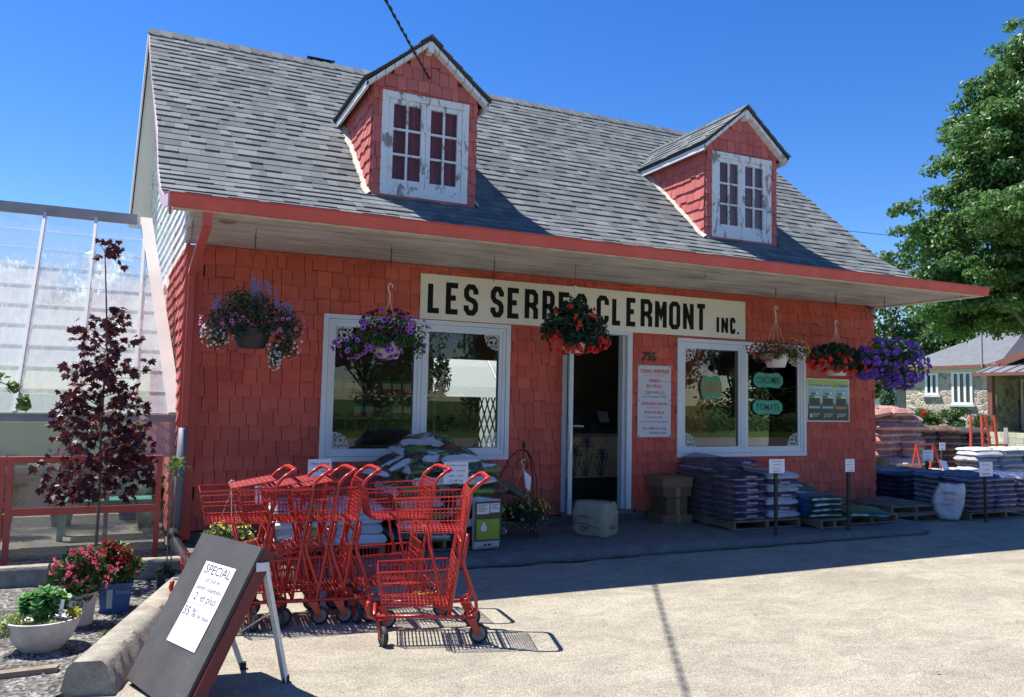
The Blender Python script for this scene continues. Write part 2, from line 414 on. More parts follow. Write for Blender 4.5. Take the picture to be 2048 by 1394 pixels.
for i in range(0, len(yv)-1, 4):
    y0, y1 = yv[i], yv[min(i+4, N)]
    z0, z1 = roofz(y0), roofz(y1)
    b.hexa([(xleft(y0), y0, z0-.05), (XRR, y0, z0-.05), (XRR, y1, z1-.05), (xleft(y1), y1, z1-.05), (xleft(y0), y0, z0-.002), (XRR, y0, z0-.002), (XRR, y1, z1-.002), (xleft(y1), y1, z1-.002)], 0)
random.seed(21)
total = pl[-1][0]; s = 0; ex = .142
def dorm_cut(xa, xb, y):     # leave out shingles inside the dormers
    return any(xa > d+.02 and xb < d+1.15 and .05 < y < 1.6 for d in (1.6, 5.965))
while s < total-.02:
    (y0, z0), (y1, z1) = at(s), at(min(total, s+ex)); dy, dz = y1-y0, z1-z0; Ln = math.hypot(dy, dz); ny, nz = -dz/Ln, dy/Ln
    x = xleft(y0)-.01-random.random()*.15
    while x < XRR+.012:
        w = random.uniform(.07, .23); raised = random.random() < .55
        xa, xb = max(xleft(y0)-.012, x), min(XRR+.014, x+w)
        x += w
        if xb-xa < .01 or dorm_cut(xa, xb, y0): continue
        t0 = .018 if raised else .009; t1 = .003; drop = -.006*random.random()
        if not raised: drop = .004
        ya, za = y0+dy/Ln*drop, z0+dz/Ln*drop
        b.hexa([(xa, ya, za), (xb, ya, za), (xb, y1, z1), (xa, y1, z1), (xa, ya+ny*t0, za+nz*t0), (xb, ya+ny*t0, za+nz*t0), (xb, y1+ny*t1, z1+nz*t1), (xa, y1+ny*t1, z1+nz*t1)], 1)
    s += ex
# back slope
b.hexa([(xleft(3), 3.0, 5.92), (XRR, 3.0, 5.92), (XRR, 5.4, 3.96-.06), (xleft(5.4), 5.4, 3.96-.06), (xleft(3), 3.0, 5.968), (XRR, 3.0, 5.968), (XRR, 5.4, 3.96), (xleft(5.4), 5.4, 3.96)], 0)
# ridge caps
x = -.64
while x < XRR:
    t = .012+.006*random.random()
    b.hexa([(x, 2.86, 5.855+t), (x+.17, 2.86, 5.855), (x+.17, 3.0, 5.985), (x, 3.0, 5.985+t), (x, 2.86, 5.87+t), (x+.17, 2.86, 5.868), (x+.17, 3.0, 5.995), (x, 3.0, 5.995+t)], 1)
    x += .14
b.build('roof', [m_roofdark, m_roof], shop)
# rake boards and underside of the rear overhang at the left gable
m_rakeuw = simple('pale overhang underside', (.62, .66, .67), .6, .06, 30)
b = MB()
b.hexa([(-.60, 3.0, 5.905), (XL, 3.0, 5.905), (XL-.2, 5.38, 3.86), (-.76, 5.38, 3.86), (-.60, 3.0, 5.918), (XL, 3.0, 5.918), (XL-.2, 5.38, 3.895), (-.76, 5.38, 3.895)])
b.hexa([(-.79, 5.34, 3.80), (XL, 5.34, 3.80), (XL, 5.40, 3.80), (-.79, 5.40, 3.80), (-.79, 5.34, 3.97), (XL, 5.34, 3.97), (XL, 5.40, 3.97), (-.79, 5.40, 3.97)])
for (y0, x0, z0), (y1, x1, z1) in [((3.0, xleft(3), 5.99), (5.4, xleft(5.4), 3.975))]:
    b.hexa([(x0-.02, y0, z0-.16), (x0, y0, z0-.16), (x1, y1, z1-.16), (x1-.02, y1, z1-.16), (x0-.02, y0, z0), (x0, y0, z0), (x1, y1, z1), (x1-.02, y1, z1)])
b.build('rake_overhang', m_rakeuw, shop)
b = MB()
for i in range(len(PR)-1):
    (y0, z0), (y1, z1) = PR[i], PR[i+1]; k = .05
    b.hexa([(xleft(y0)-.016, y0, z0-.10), (xleft(y0)-.001, y0, z0-.10), (xleft(y1)-.001, y1, z1-.10), (xleft(y1)-.016, y1, z1-.10), (xleft(y0)-.016, y0, z0+.004), (xleft(y0)-.001, y0, z0+.004), (xleft(y1)-.001, y1, z1+.004), (xleft(y1)-.016, y1, z1+.004)])
b.build('rake_board', simple('faded lilac trim', (.55, .40, .44), .6), shop)
# soffit
def soffit_m():
    t = NT('weathered plank soffit'); sep = t.n('SeparateXYZ'); t.l(t.co(), sep.inputs[0])
    ln = t.math('FRACT', t.math('MULTIPLY', sep.outputs['Y'], 26)); gap = t.ramp(ln, [(.0, .55), (.10, 1), (.9, 1), (1, .55)])
    k = t.noise(3, 7, .7, t.co('Object', (.35, 3, 1))); c = t.ramp(k, [(.32, (.30, .27, .24)), (.5, (.58, .55, .52)), (.72, (.72, .69, .66))])
    k2 = t.ramp(t.noise(1.2, 4, .6), [(.35, .72), (.65, 1.06)]); c = t.mix(1, c, k2, 'MULTIPLY'); c = t.mix(1, c, gap, 'MULTIPLY')
    fl = t.ramp(t.noise(11, 6, .8, t.co('Object', (.25, 2.5, 1))), [(.60, 0), (.64, .6)]); c = t.mix(fl, c, (.74, .71, .66))
    t.bump(ln, .3, .004); return t.fin(c, .8, 0, .3)
b = MB(); b.box(XL-.03, XRR-.03, -1.63, -.001, 2.712, 2.73); b.build('soffit', soffit_m(), shop)
b = MB(); b.box(-.33, XRR-.02, -1.63, -1.56, 2.692, 2.711); b.box(XR, XRR-.02, -1.55, 0, 2.69, 2.711); b.build('soffit_edging', simple('pale soffit trim', (.58, .53, .44), .7, .2, 9), shop)
b = MB(); b.hexa([(-.35, -1.665, 2.70), (XRR+.02, -1.665, 2.70), (XRR+.02, -1.632, 2.70), (-.35, -1.632, 2.70), (-.35, -1.69, 2.795), (XRR+.02, -1.69, 2.795), (XRR+.02, -1.632, 2.795), (-.35, -1.632, 2.795)])
b.box(-.355, XRR+.025, -1.70, -1.632, 2.796, 2.806)
b.box(-.352, -.334, -1.63, -1.35, 2.70, 2.80)
def gutter_m():
    t = NT('scuffed red gutter'); c = t.ramp(t.noise(4, 5), [(.3, (.47, .075, .06)), (.7, (.56, .105, .085))])
    s = t.ramp(t.noise(6, 7, .75, t.co('Object', (.8, 1, 2))), [(.66, 0), (.70, .8)]); c = t.mix(s, c, (.24, .09, .07)); return t.fin(c, .55, 0, .4)
m_gut = gutter_m(); b.build('gutter', m_gut, shop)
b = MB()
b.box(-.185, -.115, -1.66, -1.60, 2.45, 2.70)
for (p, q) in [((-.15, -1.63, 2.47), (-.15, -1.50, 2.28)), ((-.15, -1.50, 2.28), (-.17, -.16, 1.92)), ((-.17, -.16, 1.92), (-.19, -.085, 1.75))]: b.bar(p, q, .066, .05, (0, 0, 1))
b.v = []; b.f = []; b.m = []
# downspout hugging the corner
b.bar((-.075, -1.60, 2.70), (-.075, -1.60, 2.58), .07, .05); b.bar((-.075, -1.60, 2.60), (-.10, -.075, 2.42), .07, .05, (0, 0, 1)); b.bar((-.10, -.075, 2.44), (-.10, -.075, .9), .06, .07, (0, 1, 0))
b.build('downspout', m_gut, shop)
b = MB(); b.tube([(-.11, -.10, .95), (-.12, -.12, .4), (-.13, -.16, .02)], .042, 10); b.build('lower_drainpipe', simple('grey drain pipe', (.17, .18, .22), .5), shop, smooth=True)
b = MB(); b.lathe([(0, -.012), (.07, -.012), (.08, 0)], 16, (.10, -1.26, 2.711)); b.build('soffit_lamp', simple('dull lamp glass', (.25, .24, .22), .3), shop)
b = MB(); b.box(1.45, 1.76, 3.2, 3.4, 5.75, 6.09); b.box(1.41, 1.80, 3.16, 3.44, 6.09, 6.115); b.build('roof_vent', m_black, shop)
for s_x in (7.0,): pass
# small bare hooks on the soffit
b = MB(); b.tube([(5.05, -1.2, 2.71), (5.05, -1.2, 2.68), (5.065, -1.2, 2.665), (5.08, -1.2, 2.68)], .003, 5); b.build('soffit_hook', m_black, shop)

# ------------------------------------------------------------------ dormers
m_glass = glassmat('window glass', (.95, .96, .95), .0, 1.5)
m_glassd = glassmat('dormer glass', (.9, .92, .92), .02, 1.35)
def curtain_m(name, c1, c2):
    t = NT(name); c = t.ramp(t.noise(4, 3, .5, t.co('Object', (1, 1, .3))), [(.35, c1), (.65, c2)]); return t.fin(c, .9, 0, .2)
m_curt = curtain_m('maroon curtain', (.34, .07, .06), (.48, .11, .09)); m_curt2 = curtain_m('brown curtain', (.36, .09, .07), (.50, .17, .07))
def yroof(z):       # main roof depth at height z
    lo, hi = -1.6, 3.0
    for _ in range(30):
        m = (lo+hi)/2
        if roofz(m) < z: lo = m
        else: hi = m
    return lo
def dormer(x0, cm, seed, lab):
    random.seed(seed); D = bpy.data.objects.new('dormer', None); col.objects.link(D); D.parent = shop; D['label'] = lab
    w = 1.17; x1 = x0+w; xc = x0+w/2; YF = -.02; zb = 3.385; ze = 4.66; half = w/2+.13; zp = 5.20; zo = 4.615; sl = (zp-zo)/half
    win = (x0+.09, x0+.09+.99, 3.43, 4.56)
    # front
    b = MB(); rs = [(x0, x1, zb, ze)]
    gz = lambda x: zp-.05-abs(x-xc)*sl
    rs = [q for r in rs for q in subtract(r, win)]
    for (a, c, d, e) in rs: b.box(a, c, YF, YF+.08, d, e, 1)
    b.hexa([(x0, YF, ze-.001), (x1, YF, ze-.001), (x1, YF+.08, ze-.001), (x0, YF+.08, ze-.001), (xc-.001, YF, zp-.06), (xc+.001, YF, zp-.06), (xc+.001, YF+.08, zp-.06), (xc-.001, YF+.08, zp-.06)], 1)
    # cheeks
    for X, s in ((x0, -1), (x1, 1)):
        ysamp = [YF+i*(1.55-YF)/12 for i in range(13)]; prev = None
        for y in ysamp:
            z = min(ze, roofz(y)-.03)
            if prev: b.poly([(X, prev[0], prev[1]), (X, y, z), (X, y, ze-.04), (X, prev[0], ze-.04)][::s], 1)
            prev = (y, z)
    b.build('dormer_wall', [m_red, m_redback], D)
    b = MB(); shingles(b, x0, x1, zb, 5.2, lambda x, z, t: (x, YF-t, z), [win], ex=.15, wmin=.08, wmax=.15, inside=lambda x, z: z < gz(x)+.0)
    for X, s in ((x0, -1), (x1, 1)):
        shingles(b, YF, 1.6, zb, ze-.02, lambda y, z, t, X=X, s=s: (X+s*t, y, z), ex=.14, wmin=.08, wmax=.16, inside=lambda y, z: z+.05 > roofz(y), jit=.03, thick=.018)
    # corner strip
    b.build('dormer_shingles', red_shingle('dormer shingle', (.55, .145, .13)), D)
    # roof
    b = MB(); yf = YF-.13
    for s in (-1, 1):
        nrow = 6; L = half/nrow
        xe = xc+s*half
        yb0, yb1 = yroof(zo), yroof(zp)
        b.hexa([(xe, yf, zo-.03), (xe, yb0+.2, zo-.03), (xc, yb1+.2, zp-.03), (xc, yf, zp-.03), (xe, yf, zo), (xe, yb0, zo), (xc, yb1, zp), (xc, yf, zp)][::1], 0)
        for r in range(nrow):
            xa = xe-s*L*r; xb = xe-s*L*(r+1); za = zo+sl*L*r; zb_ = zo+sl*L*(r+1); y = yf-.02
            ye = yroof(za+.02)+.02
            while y < ye:
                wd = random.uniform(.10, .26); y2 = min(ye, y+wd); tt = random.choice((.008, .016))
                nx = s*sl/sqrt(1+sl*sl); nz = 1/sqrt(1+sl*sl)
                xo = xa+s*(.012 if r == 0 else .0)
                b.hexa([(xo, y, za), (xo, y2, za), (xb, y2, zb_), (xb, y, zb_), (xo+nx*tt, y, za+nz*tt), (xo+nx*tt, y2, za+nz*tt), (xb+nx*.003, y2, zb_+nz*.003), (xb+nx*.003, y, zb_+nz*.003)], 1); y = y2
    y = yf-.02
    while y < yroof(zp)-.05:
        for s in (-1, 1): b.hexa([(xc, y, zp-.002), (xc, y+.15, zp-.002), (xc+s*.13, y+.15, zp-.10), (xc+s*.13, y, zp-.10), (xc, y, zp+.03), (xc, y+.15, zp+.02), (xc+s*.135, y+.15, zp-.085), (xc+s*.135, y, zp-.08)], 1)
        y += .13
    b.build('dormer_roof', [m_roofdark, m_roof], D)
    # white fascias and soffit blocks
    b = MB()
    for s in (-1, 1):
        xe = xc+s*(half-.012); yb0 = yroof(zo)-.02
        b.hexa([(xe-s*.03, yf+.01, zo-.10), (xe, yf+.01, zo-.10), (xe, yb0, zo-.10), (xe-s*.03, yb0, zo-.10), (xe-s*.03, yf+.01, zo-.031), (xe, yf+.01, zo-.031), (xe, yb0, zo-.031), (xe-s*.03, yb0, zo-.031)])
        k = 0; nb = 7
        for i in range(nb):
            a0, a1 = i/nb+.006, (i+1)/nb-.006
            p = lambda a: (xc+s*(half-.02)*(1-a), zo+(zp-zo)*a)
            (xa, za), (xb, zb2) = p(a0), p(a1)
            b.hexa([(xa, yf+.01, za-.085), (xb, yf+.01, zb2-.085), (xb, YF-.016, zb2-.085), (xa, YF-.016, za-.085), (xa, yf+.01, za-.034), (xb, yf+.01, zb2-.034), (xb, YF-.016, zb2-.034), (xa, YF-.016, za-.034)])
    b.box(xc-.03, xc+.03, yf+.0, YF-.018, zp-.17, zp-.06)
    b.build('dormer_fascia', peel('weathered cream trim', (.35, .33, .30), .63), D)
    # flashing with old cement down the cheek/roof joint
    for X, s in ((x0, -1), (x1, 1)):
        b = MB(); pv = None
        for i in range(34):
            y = YF-.05+(1.50-YF)*i/33; z = roofz(y)+.018+.012*noise.noise(Vector((y*9, s, 0))); wd = .05+.035*noise.noise(Vector((y*7, s, 3)))
            cur = ((X+s*.012, y, z+.035), (X+s*max(.02, wd+.02), y, z))
            if pv: b.poly([pv[1], cur[1], cur[0], pv[0]][::s])
            pv = cur
        b.build('flashing', m_lead, D)
    # window: outer trim, two sashes with 2x3 panes each
    a, c, d, e = win; Y = YF-.03
    Wn = MB(); t = .075
    Wn.box(a, c, Y, YF+.02, d, d+.105); Wn.box(a, c, Y-.004, YF+.02, e-t, e); Wn.box(a, a+t, Y+.003, YF+.02, d+.105, e-t); Wn.box(c-t, c, Y+.003, YF+.02, d+.105, e-t)
    ia, ic, id_, ie = a+t, c-t, d+.105, e-t; mid = (ia+ic)/2; fr = .052
    for (p, q) in ((ia+.004, mid-.002), (mid+.002, ic-.004)):
        Wn.box(p, q, Y+.012, YF+.03, id_+.003, id_+fr+.02); Wn.box(p, q, Y+.012, YF+.03, ie-fr, ie-.003)
        Wn.box(p, p+fr, Y+.012, YF+.03, id_+fr+.02, ie-fr); Wn.box(q-fr, q, Y+.012, YF+.03, id_+fr+.02, ie-fr)
        xm = (p+q)/2; Wn.box(xm-.011, xm+.011, Y+.018, YF+.02, id_+fr+.02, ie-fr)
        for k in (1, 2):
            zz = id_+fr+.02+(ie-id_-2*fr-.02)*k/3; Wn.box(p+fr, xm-.011, Y+.018, YF+.02, zz-.011, zz+.011); Wn.box(xm+.011, q-fr, Y+.018, YF+.02, zz-.011, zz+.011)
    Wn.build('window_frame', m_peel, D)
    g = MB(); g.box(ia, ic, YF+.008, YF+.012, id_, ie); g.build('window_glass', m_glassd, D)
    g = MB(); n = 110
    for i in range(n+1):
        x = ia+(ic-ia)*i/n; yy_ = YF+.07+.018*sin(i*.9+sin(i*.23)*2)+.006*sin(i*2.3)
        g.v += [(x, yy_, id_-.02), (x+.004*sin(i), yy_+.004, ie+.02)]
    for i in range(n): g.f.append((2*i, 2*i+2, 2*i+3, 2*i+1)); g.m.append(0)
    g.build('curtain', cm, D, smooth=True)
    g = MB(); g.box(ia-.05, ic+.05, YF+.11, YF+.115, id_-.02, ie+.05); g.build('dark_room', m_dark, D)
    return D
dormer(1.60, m_curt, 31, 'left dormer with maroon curtains and badly peeling window')
dormer(5.965, m_curt2, 32, 'right dormer with brown curtains')
# ------------------------------------------------------------------ shop windows and door
m_lace = simple('white lace decal', (.72, .78, .74), .6, .03)
def lace(b, x, z, sx, sz, y, size=.17):
    # filigree corner: scrolls built from thin strokes
    def mp(u, v): return (x+sx*u*size, y, z+sz*v*size)
    def arc(cx, cy, r, a0, a1, n=12): return [(cx+r*cos(radians(a0+(a1-a0)*i/n)), cy+r*sin(radians(a0+(a1-a0)*i/n))) for i in range(n+1)]
    y0 = y
    k = 0
    for (cx, cy, r, a0, a1) in [(.2,.2,.15,0,330),(.55,.18,.13,200,520),(.18,.55,.13,-70,250),(.5,.5,.16,0,360),(.86,.16,.11,180,500),(.16,.86,.11,-90,240),(.8,.42,.09,160,460),(.42,.8,.09,-50,260),(.3,.36,.08,90,400),(.68,.66,.07,0,360)]:
        yy_ = y-.0004*k; k += 1
        b.stroke(arc(cx, cy, r, a0, a1), .045, lambda u, v, yy_=yy_: (x+sx*u*size, yy_, z+sz*v*size))
    yy_ = y-.0006*k
    for ln in ([(0,.02),(.98,.02)], [(.02,.06),(.02,.98)], [(.05,.05),(.4,.4)], [(.98,.02),(.9,.3)], [(.02,.98),(.3,.9)]):
        yy_ -= .0004; b.stroke(ln, .035, lambda u, v, yy_=yy_: (x+sx*u*size, yy_, z+sz*v*size))
def window(x0, x1, z0, z1, mid, lab, corners):
    D = bpy.data.objects.new('window', None); col.objects.link(D); D.parent = shop; D['label'] = lab
    b = MB(); o = .055
    b.box(x0, x1, -.045, .03, z0, z0+.05); b.box(x0, x1, -.045, .03, z1-.045, z1); b.box(x0, x0+.05, -.043, .03, z0+.05, z1-.045); b.box(x1-.05, x1, -.043, .03, z0+.05, z1-.045)
    for (p, q) in ((x0+.054, mid-.004), (mid+.004, x1-.054)):
        for (a, c, y) in ((0, .035, -.034), (.035, .075, -.022)):
            b.box(p+a, q-a, y, .05, z0+.053+a, z0+.053+c); b.box(p+a, q-a, y, .05, z1-.048-c, z1-.048-a)
            b.box(p+a, p+c, y, .05, z0+.053+c, z1-.048-c); b.box(q-c, q-a, y, .05, z0+.053+c, z1-.048-c)
    b.box(mid-.0035, mid+.0035, -.026, .05, z0+.053, z1-.048)
    b.build('window_frame', m_vinyl, D)
    b = MB()
    for (p, q) in ((x0+.054, mid-.004), (mid+.004, x1-.054)): b.box(p+.07, q-.07, .0, .006, z0+.12, z1-.115)
    b.build('window_glass', m_glass, D)
    b = MB()
    for (p, q) in ((x0+.054, mid-.004), (mid+.004, x1-.054)):
        for (a, c, d, e) in ((p+.075, q-.075, z0+.128, z0+.134), (p+.075, q-.075, z1-.129, z1-.123)): b.box(a, c, -.006, .004, d, e)
        for (a, c) in ((p+.075, p+.081), (q-.081, q-.075)): b.box(a, c, -.006, .004, z0+.134, z1-.129)
    b.build('rubber_seal', m_black, D)
    for (cx_, cz, sx, sz) in corners:
        b = MB(); lace(b, cx_, cz, sx, sz, -.002); b.build('lace_decal', m_lace, D)
W1, W2 = OPEN[0], OPEN[2]
window(W1[0], W1[1], W1[2], W1[3], 2.215, 'left shop window', [(W1[0]+.135, W1[3]-.125, 1, -1), (W1[0]+.135, W1[2]+.13, 1, 1), (W1[1]-.135, W1[3]-.125, -1, -1), (W1[1]-.135, W1[2]+.13, -1, 1)])
window(W2[0], W2[1], W2[2], W2[3], 6.585, 'right shop window', [(W2[0]+.135, W2[3]-.125, 1, -1), (W2[0]+.135, W2[2]+.13, 1, 1), (W2[1]-.135, W2[3]-.125, -1, -1), (W2[1]-.135, W2[2]+.13, -1, 1)])
# door frame and open leaf
d = bpy.data.objects.new('door', None); col.objects.link(d); d.parent = shop; d['label'] = 'shop door standing open beside its white frame'
x0, x1, z0, z1 = OPEN[1]
m_alum = simple('white aluminium', (.62, .66, .70), .4, .05, 4)
b = MB(); b.box(x0, x0+.055, -.04, .12, -.0, z1-.05); b.box(x1-.07, x1, -.04, .12, -.0, z1-.05); b.box(x0, x1, -.043, .12, z1-.05, z1)
b.box(x1-.10, x1-.071, .02, .12, 0, z1-.05); b.box(x0+.056, x0+.07, .03, .12, 0, z1-.05)
b.build('door_frame', m_alum, d)
b = MB(); b.box(x0, x1, -.08, .16, -.05, -.001); b.build('door_sill', m_concd, d)
lf = bpy.data.objects.new('door_leaf', None)
hx, hy = x0+.075, -.03; dirv = Vector((-.405, -.914, 0)).normalized(); nv = Vector((-dirv.y, dirv.x, 0))
def dl(u, v, z): q = Vector((hx, hy, 0))+dirv*u+nv*v; return (q.x, q.y, z)
def dbox(b, u0, u1, v0, v1, z0, z1): b.hexa([dl(u0, v0, z0), dl(u1, v0, z0), dl(u1, v1, z0), dl(u0, v1, z0), dl(u0, v0, z1), dl(u1, v0, z1), dl(u1, v1, z1), dl(u0, v1, z1)])
b = MB(); Wd = .20   # leaf is folded almost edge-on to the street
dbox(b, 0, .04, 0, .045, .0, 2.07); dbox(b, Wd-.04, Wd, 0, .045, .0, 2.07); dbox(b, .04, Wd-.04, .001, .044, .0, .35); dbox(b, .04, Wd-.04, .001, .044, 1.0, 1.08); dbox(b, .04, Wd-.04, .001, .044, 2.0, 2.07)
dbox(b, .04, Wd-.04, .018, .024, .35, 2.0)
lf = b.build('door_leaf', m_alum, d)
b = MB(); q = dl(Wd-.03, .05, .99); b.tube([q, (q[0]+.05, q[1]-.01, .99), (q[0]+.13, q[1]-.01, .985)], .012, 8); q = dl(Wd+.002, .022, 0); b.box(q[0]-.014, q[0]+.014, q[1]-.008, q[1]+.004, .70, .92)
b.build('door_handle', simple('door hardware', (.5, .5, .52), .3, metal=.6), lf)
# ------------------------------------------------------------------ shop interior
m_inwall = simple('dim interior wall', (.26, .23, .19), .9, .3, 2); m_floor = simple('shop floor', (.22, .20, .17), .6, .3, 2)
b = MB(); b.box(.0, XR, .17, 5.2, -.06, -.03); b.build('shop_floor', m_floor, shop)
b = MB(); b.box(.0, XR, .17, 5.15, 2.731, 2.75); b.build('ceiling', m_inwall, shop)
b = MB()
rs = [(0, XR, -.03, 2.73)]; rs = [q for r in rs for q in subtract(r, (4.05, 5.30, 1.32, 1.98))]; rs = [q for r in rs for q in subtract(r, (4.92, 5.30, .35, 1.321))]
for (a, c, dd, e) in rs: b.box(a, c, 5.0, 5.14, dd, e)
b.box(XR-.14, XR, .17, 5.0, -.03, 2.73); b.box(0, .1, .17, 5.0, -.03, 2.73); b.build('interior_wall', m_inwall, shop)
b = MB(); x = 4.72
while x < 5.3:
    
    for s in (-1, 1): b.bar((x+(.0 if s > 0 else .30), 5.06+s*.006, .35), (x+(.0 if s > 0 else .30)+s*.30, 5.06+s*.006, 1.32), .025, .008, (0, 1, 0))
    x += .11
b.build('lattice', simple('brown lattice', (.16, .08, .045), .8), shop)
t = thing('poly_tunnel', 'bright white plastic covered growing tunnel seen through the rear window', 'tunnel')
tn = NT('white greenhouse film'); tl = tn.n('BsdfTranslucent'); tl.inputs[0].default_value = (.93, .93, .9, 1); tn.fin((.85, .85, .83), .5); mx = tn.n('MixShader'); mx.inputs[0].default_value = .6; tn.l(tn.b.outputs[0], mx.inputs[1]); tn.l(tl.outputs[0], mx.inputs[2]); tn.l(mx.outputs[0], tn.out.inputs['Surface'])
m_film = tn.mat
b = MB()
for i in range(16):
    a0, a1 = pi*i/16, pi*(i+1)/16; yc = 12.5
    b.poly([(2.0, yc-4.2*cos(a0), -.2+3.2*sin(a0)), (12, yc-4.2*cos(a0), -.2+3.2*sin(a0)), (12, yc-4.2*cos(a1), -.2+3.2*sin(a1)), (2.0, yc-4.2*cos(a1), -.2+3.2*sin(a1))][::-1])
b.build('film_cover', m_film, t, smooth=True)
b = MB()
for x in (3.0, 5.0, 7.0, 9.0, 11.0): b.tube([(x, 12.5-4.23*cos(pi*i/20), -.2+3.23*sin(pi*i/20)) for i in range(21)], .03, 6)
b.build('hoop', simple('hoop', (.35, .34, .33), .5), t)
# pale post and red shingled panel added behind the right-hand window
b = MB(); b.box(6.30, 6.42, 1.3, 1.42, 0, 2.7, 0); b.build('interior_post', simple('pale post', (.45, .5, .56), .6), shop)
b = MB(); b.box(6.43, 7.05, 1.36, 1.42, .0, 2.2); shingles(b, 6.43, 7.05, .4, 2.1, lambda x, z, t: (x, 1.355-t, z)); b.build('interior_red_panel', m_red, shop)
# shelves with packets
m_shelf = simple('wooden shelf', (.42, .30, .18), .7, .2, 6)
def shelf(x0, x1, y, zs, lab, seed):
    t = thing('display_shelf', lab, 'shelf')
    for z in zs:
        b = MB(); b.box(x0, x1, y, y+.3, z-.025, z); b.build('board', m_shelf, t)
    b = MB(); b.box(x0-.04, x0-.001, y, y+.3, 0, max(zs)+.05); b.build('side_panel', m_shelf, t); b = MB(); b.box(x1+.001, x1+.04, y, y+.3, 0, max(zs)+.05); b.build('side_panel', m_shelf, t)
    return t
shelf(1.35, 3.25, 2.6, (.62, 1.0, 1.32), 'wooden shelf of seed packets behind the left shop window', 1)
m_pk = [simple('packet '+n, c, .5, .1) for n, c in (('pale', (.75, .80, .72)), ('red', (.60, .10, .07)), ('green', (.2, .5, .18)))]
def packet():
    t = thing('seed_packet', 'pale seed packet with a red lower half on the shelf', 'packet', group='seed packets on the shelf behind the left window')
    b = MB(); b.box(-.055, .055, -.03, .03, .0, .07, 0); b.build('packet_base', m_pk[1], t)
    b = MB(); b.box(-.055, .055, -.03, .03, .0701, .15, 0); b.build('packet_body', m_pk[0], t)
    b = MB(); b.hexa([(-.055, -.03, .1501), (.055, -.03, .1501), (.055, .03, .1501), (-.055, .03, .1501), (-.055, -.005, .19), (.055, -.005, .19), (.055, .005, .19), (-.055, .005, .19)]); b.build('packet_top', m_pk[2], t)
    return t
random.seed(5); pk = packet(); first = True
for z in (1.0, 1.32):
    x = 1.5
    while x < 3.15:
        if random.random() < .74:
            if first: pk.location = (x, 2.68, z); first = False
            else: dup(pk, (x, 2.68+random.uniform(-.02, .02), z), random.uniform(-.1, .1))
        x += random.uniform(.125, .15)
# tall dark statue-like display silhouette in front of the rear window
t = thing('plant_tower', 'dark tower of hanging dried plants silhouetted before the bright rear window', 'plant tower', (3.46, 2.9, 0))
b = MB(); b.tube([(0, 0, 0), (0, 0, 1.95)], .02, 6); b.lathe([(.14, 0), (.14, .03), (.02, .05)], 14); b.build('pole', m_black, t)
def leafcloud(cs, n, size, seed, ar=.5, droop=0, mi=0, up=.3):
    """n small folded leaves scattered through a list of blobs (x,y,z,rx,ry,rz,weight)"""
    rg = np.random.default_rng(seed); w = np.array([c[6] if len(c) > 6 else 1 for c in cs], float); w /= w.sum()
    idx = rg.choice(len(cs), n, p=w); A = np.array([c[:6] for c in cs], float)[idx]
    d = rg.normal(size=(n, 3)); d /= np.linalg.norm(d, axis=1)[:, None]; r = rg.random(n)**(1/2.2)
    P = A[:, :3]+d*r[:, None]*A[:, 3:6]
    nn = d*.8+rg.normal(size=(n, 3))*.6+np.array([0, 0, up]); nn /= np.linalg.norm(nn, axis=1)[:, None]
    t = rg.normal(size=(n, 3))+np.array([0, 0, -droop]); t -= nn*(t*nn).sum(1)[:, None]; t /= np.linalg.norm(t, axis=1)[:, None]+1e-9
    bt = np.cross(nn, t); s = size*(.65+.7*rg.random(n))[:, None]
    a = P-t*s*.5; c = P+t*s*.5; l = P+bt*s*ar*.5+nn*s*.09; q = P-bt*s*ar*.5+nn*s*.09
    V = np.stack([a, l, c, q], 1).reshape(-1, 3); F = np.arange(4*n).reshape(n, 4)
    return V, F
def addcloud(b, V, F, mi=0):
    n = len(b.v); b.v += [tuple(p) for p in V.tolist()]; b.f += [tuple(int(i)+n for i in f) for f in F.tolist()]; b.m += [mi]*len(F)
b = MB(); V, F = leafcloud([(0, 0, 1.0, .12, .12, .5), (0, 0, 1.6, .14, .14, .3), (.1, 0, .95, .1, .1, .1)], 900, .09, 3); addcloud(b, V, F); b.build('dried_foliage', simple('dark foliage', (.02, .022, .015), .9), t)
# counter with painted irises
t = thing('sales_counter', 'tan sales counter painted with purple irises just inside the door', 'counter')
m_ctr = simple('tan counter front', (.60, .45, .27), .7, .15, 4); m_iris = simple('painted iris purple', (.10, .04, .16), .7); m_irisg = simple('painted iris green', (.10, .17, .05), .7)
b = MB(); b.box(4.55, 5.75, 1.25, 1.9, .25, .80); b.build('counter_body', m_ctr, t)
b = MB(); b.box(4.55, 5.75, 1.28, 1.9, -.02, .25); b.build('toe_kick', simple('dark green base', (.02, .06, .045), .7), t)
b = MB(); b.box(4.50, 5.8, 1.20, 1.95, .801, .84); b.build('counter_top', simple('counter top', (.22, .19, .15), .4), t)
b = MB(); b2 = MB()
for k, (cx_, cz) in enumerate(((4.98, .72), (5.22, .56), (4.80, .60))):
    for a, Ln in ((90, .10), (50, .09), (130, .09), (-25, .11), (205, .11), (-90, .10), (-60, .07)):
        u = Vector((cos(radians(a)), sin(radians(a)))); w = Vector((-u.y, u.x)); P = [Vector((cx_, cz))+u*Ln*q+w*Ln*s for q, s in ((0, 0), (.5, .28), (1, 0), (.5, -.28))]
        b.stroke([(p.x, p.y) for p in P], .012, lambda x, z, k=k, a=a: (x, 1.247-.0005*k-a*1e-6, z), closed=True)
    b2.stroke([(cx_, cz-.05), (cx_-.03, .27)], .014, lambda x, z, k=k: (x, 1.2485-.0002*k, z))
    for q in range(4): b2.stroke([(cx_-.03+q*.01, .27), (cx_-.12+q*.07, .45+.04*q)], .016, lambda x, z, q=q, k=k: (x, 1.2478-.0002*q-.0001*k, z))
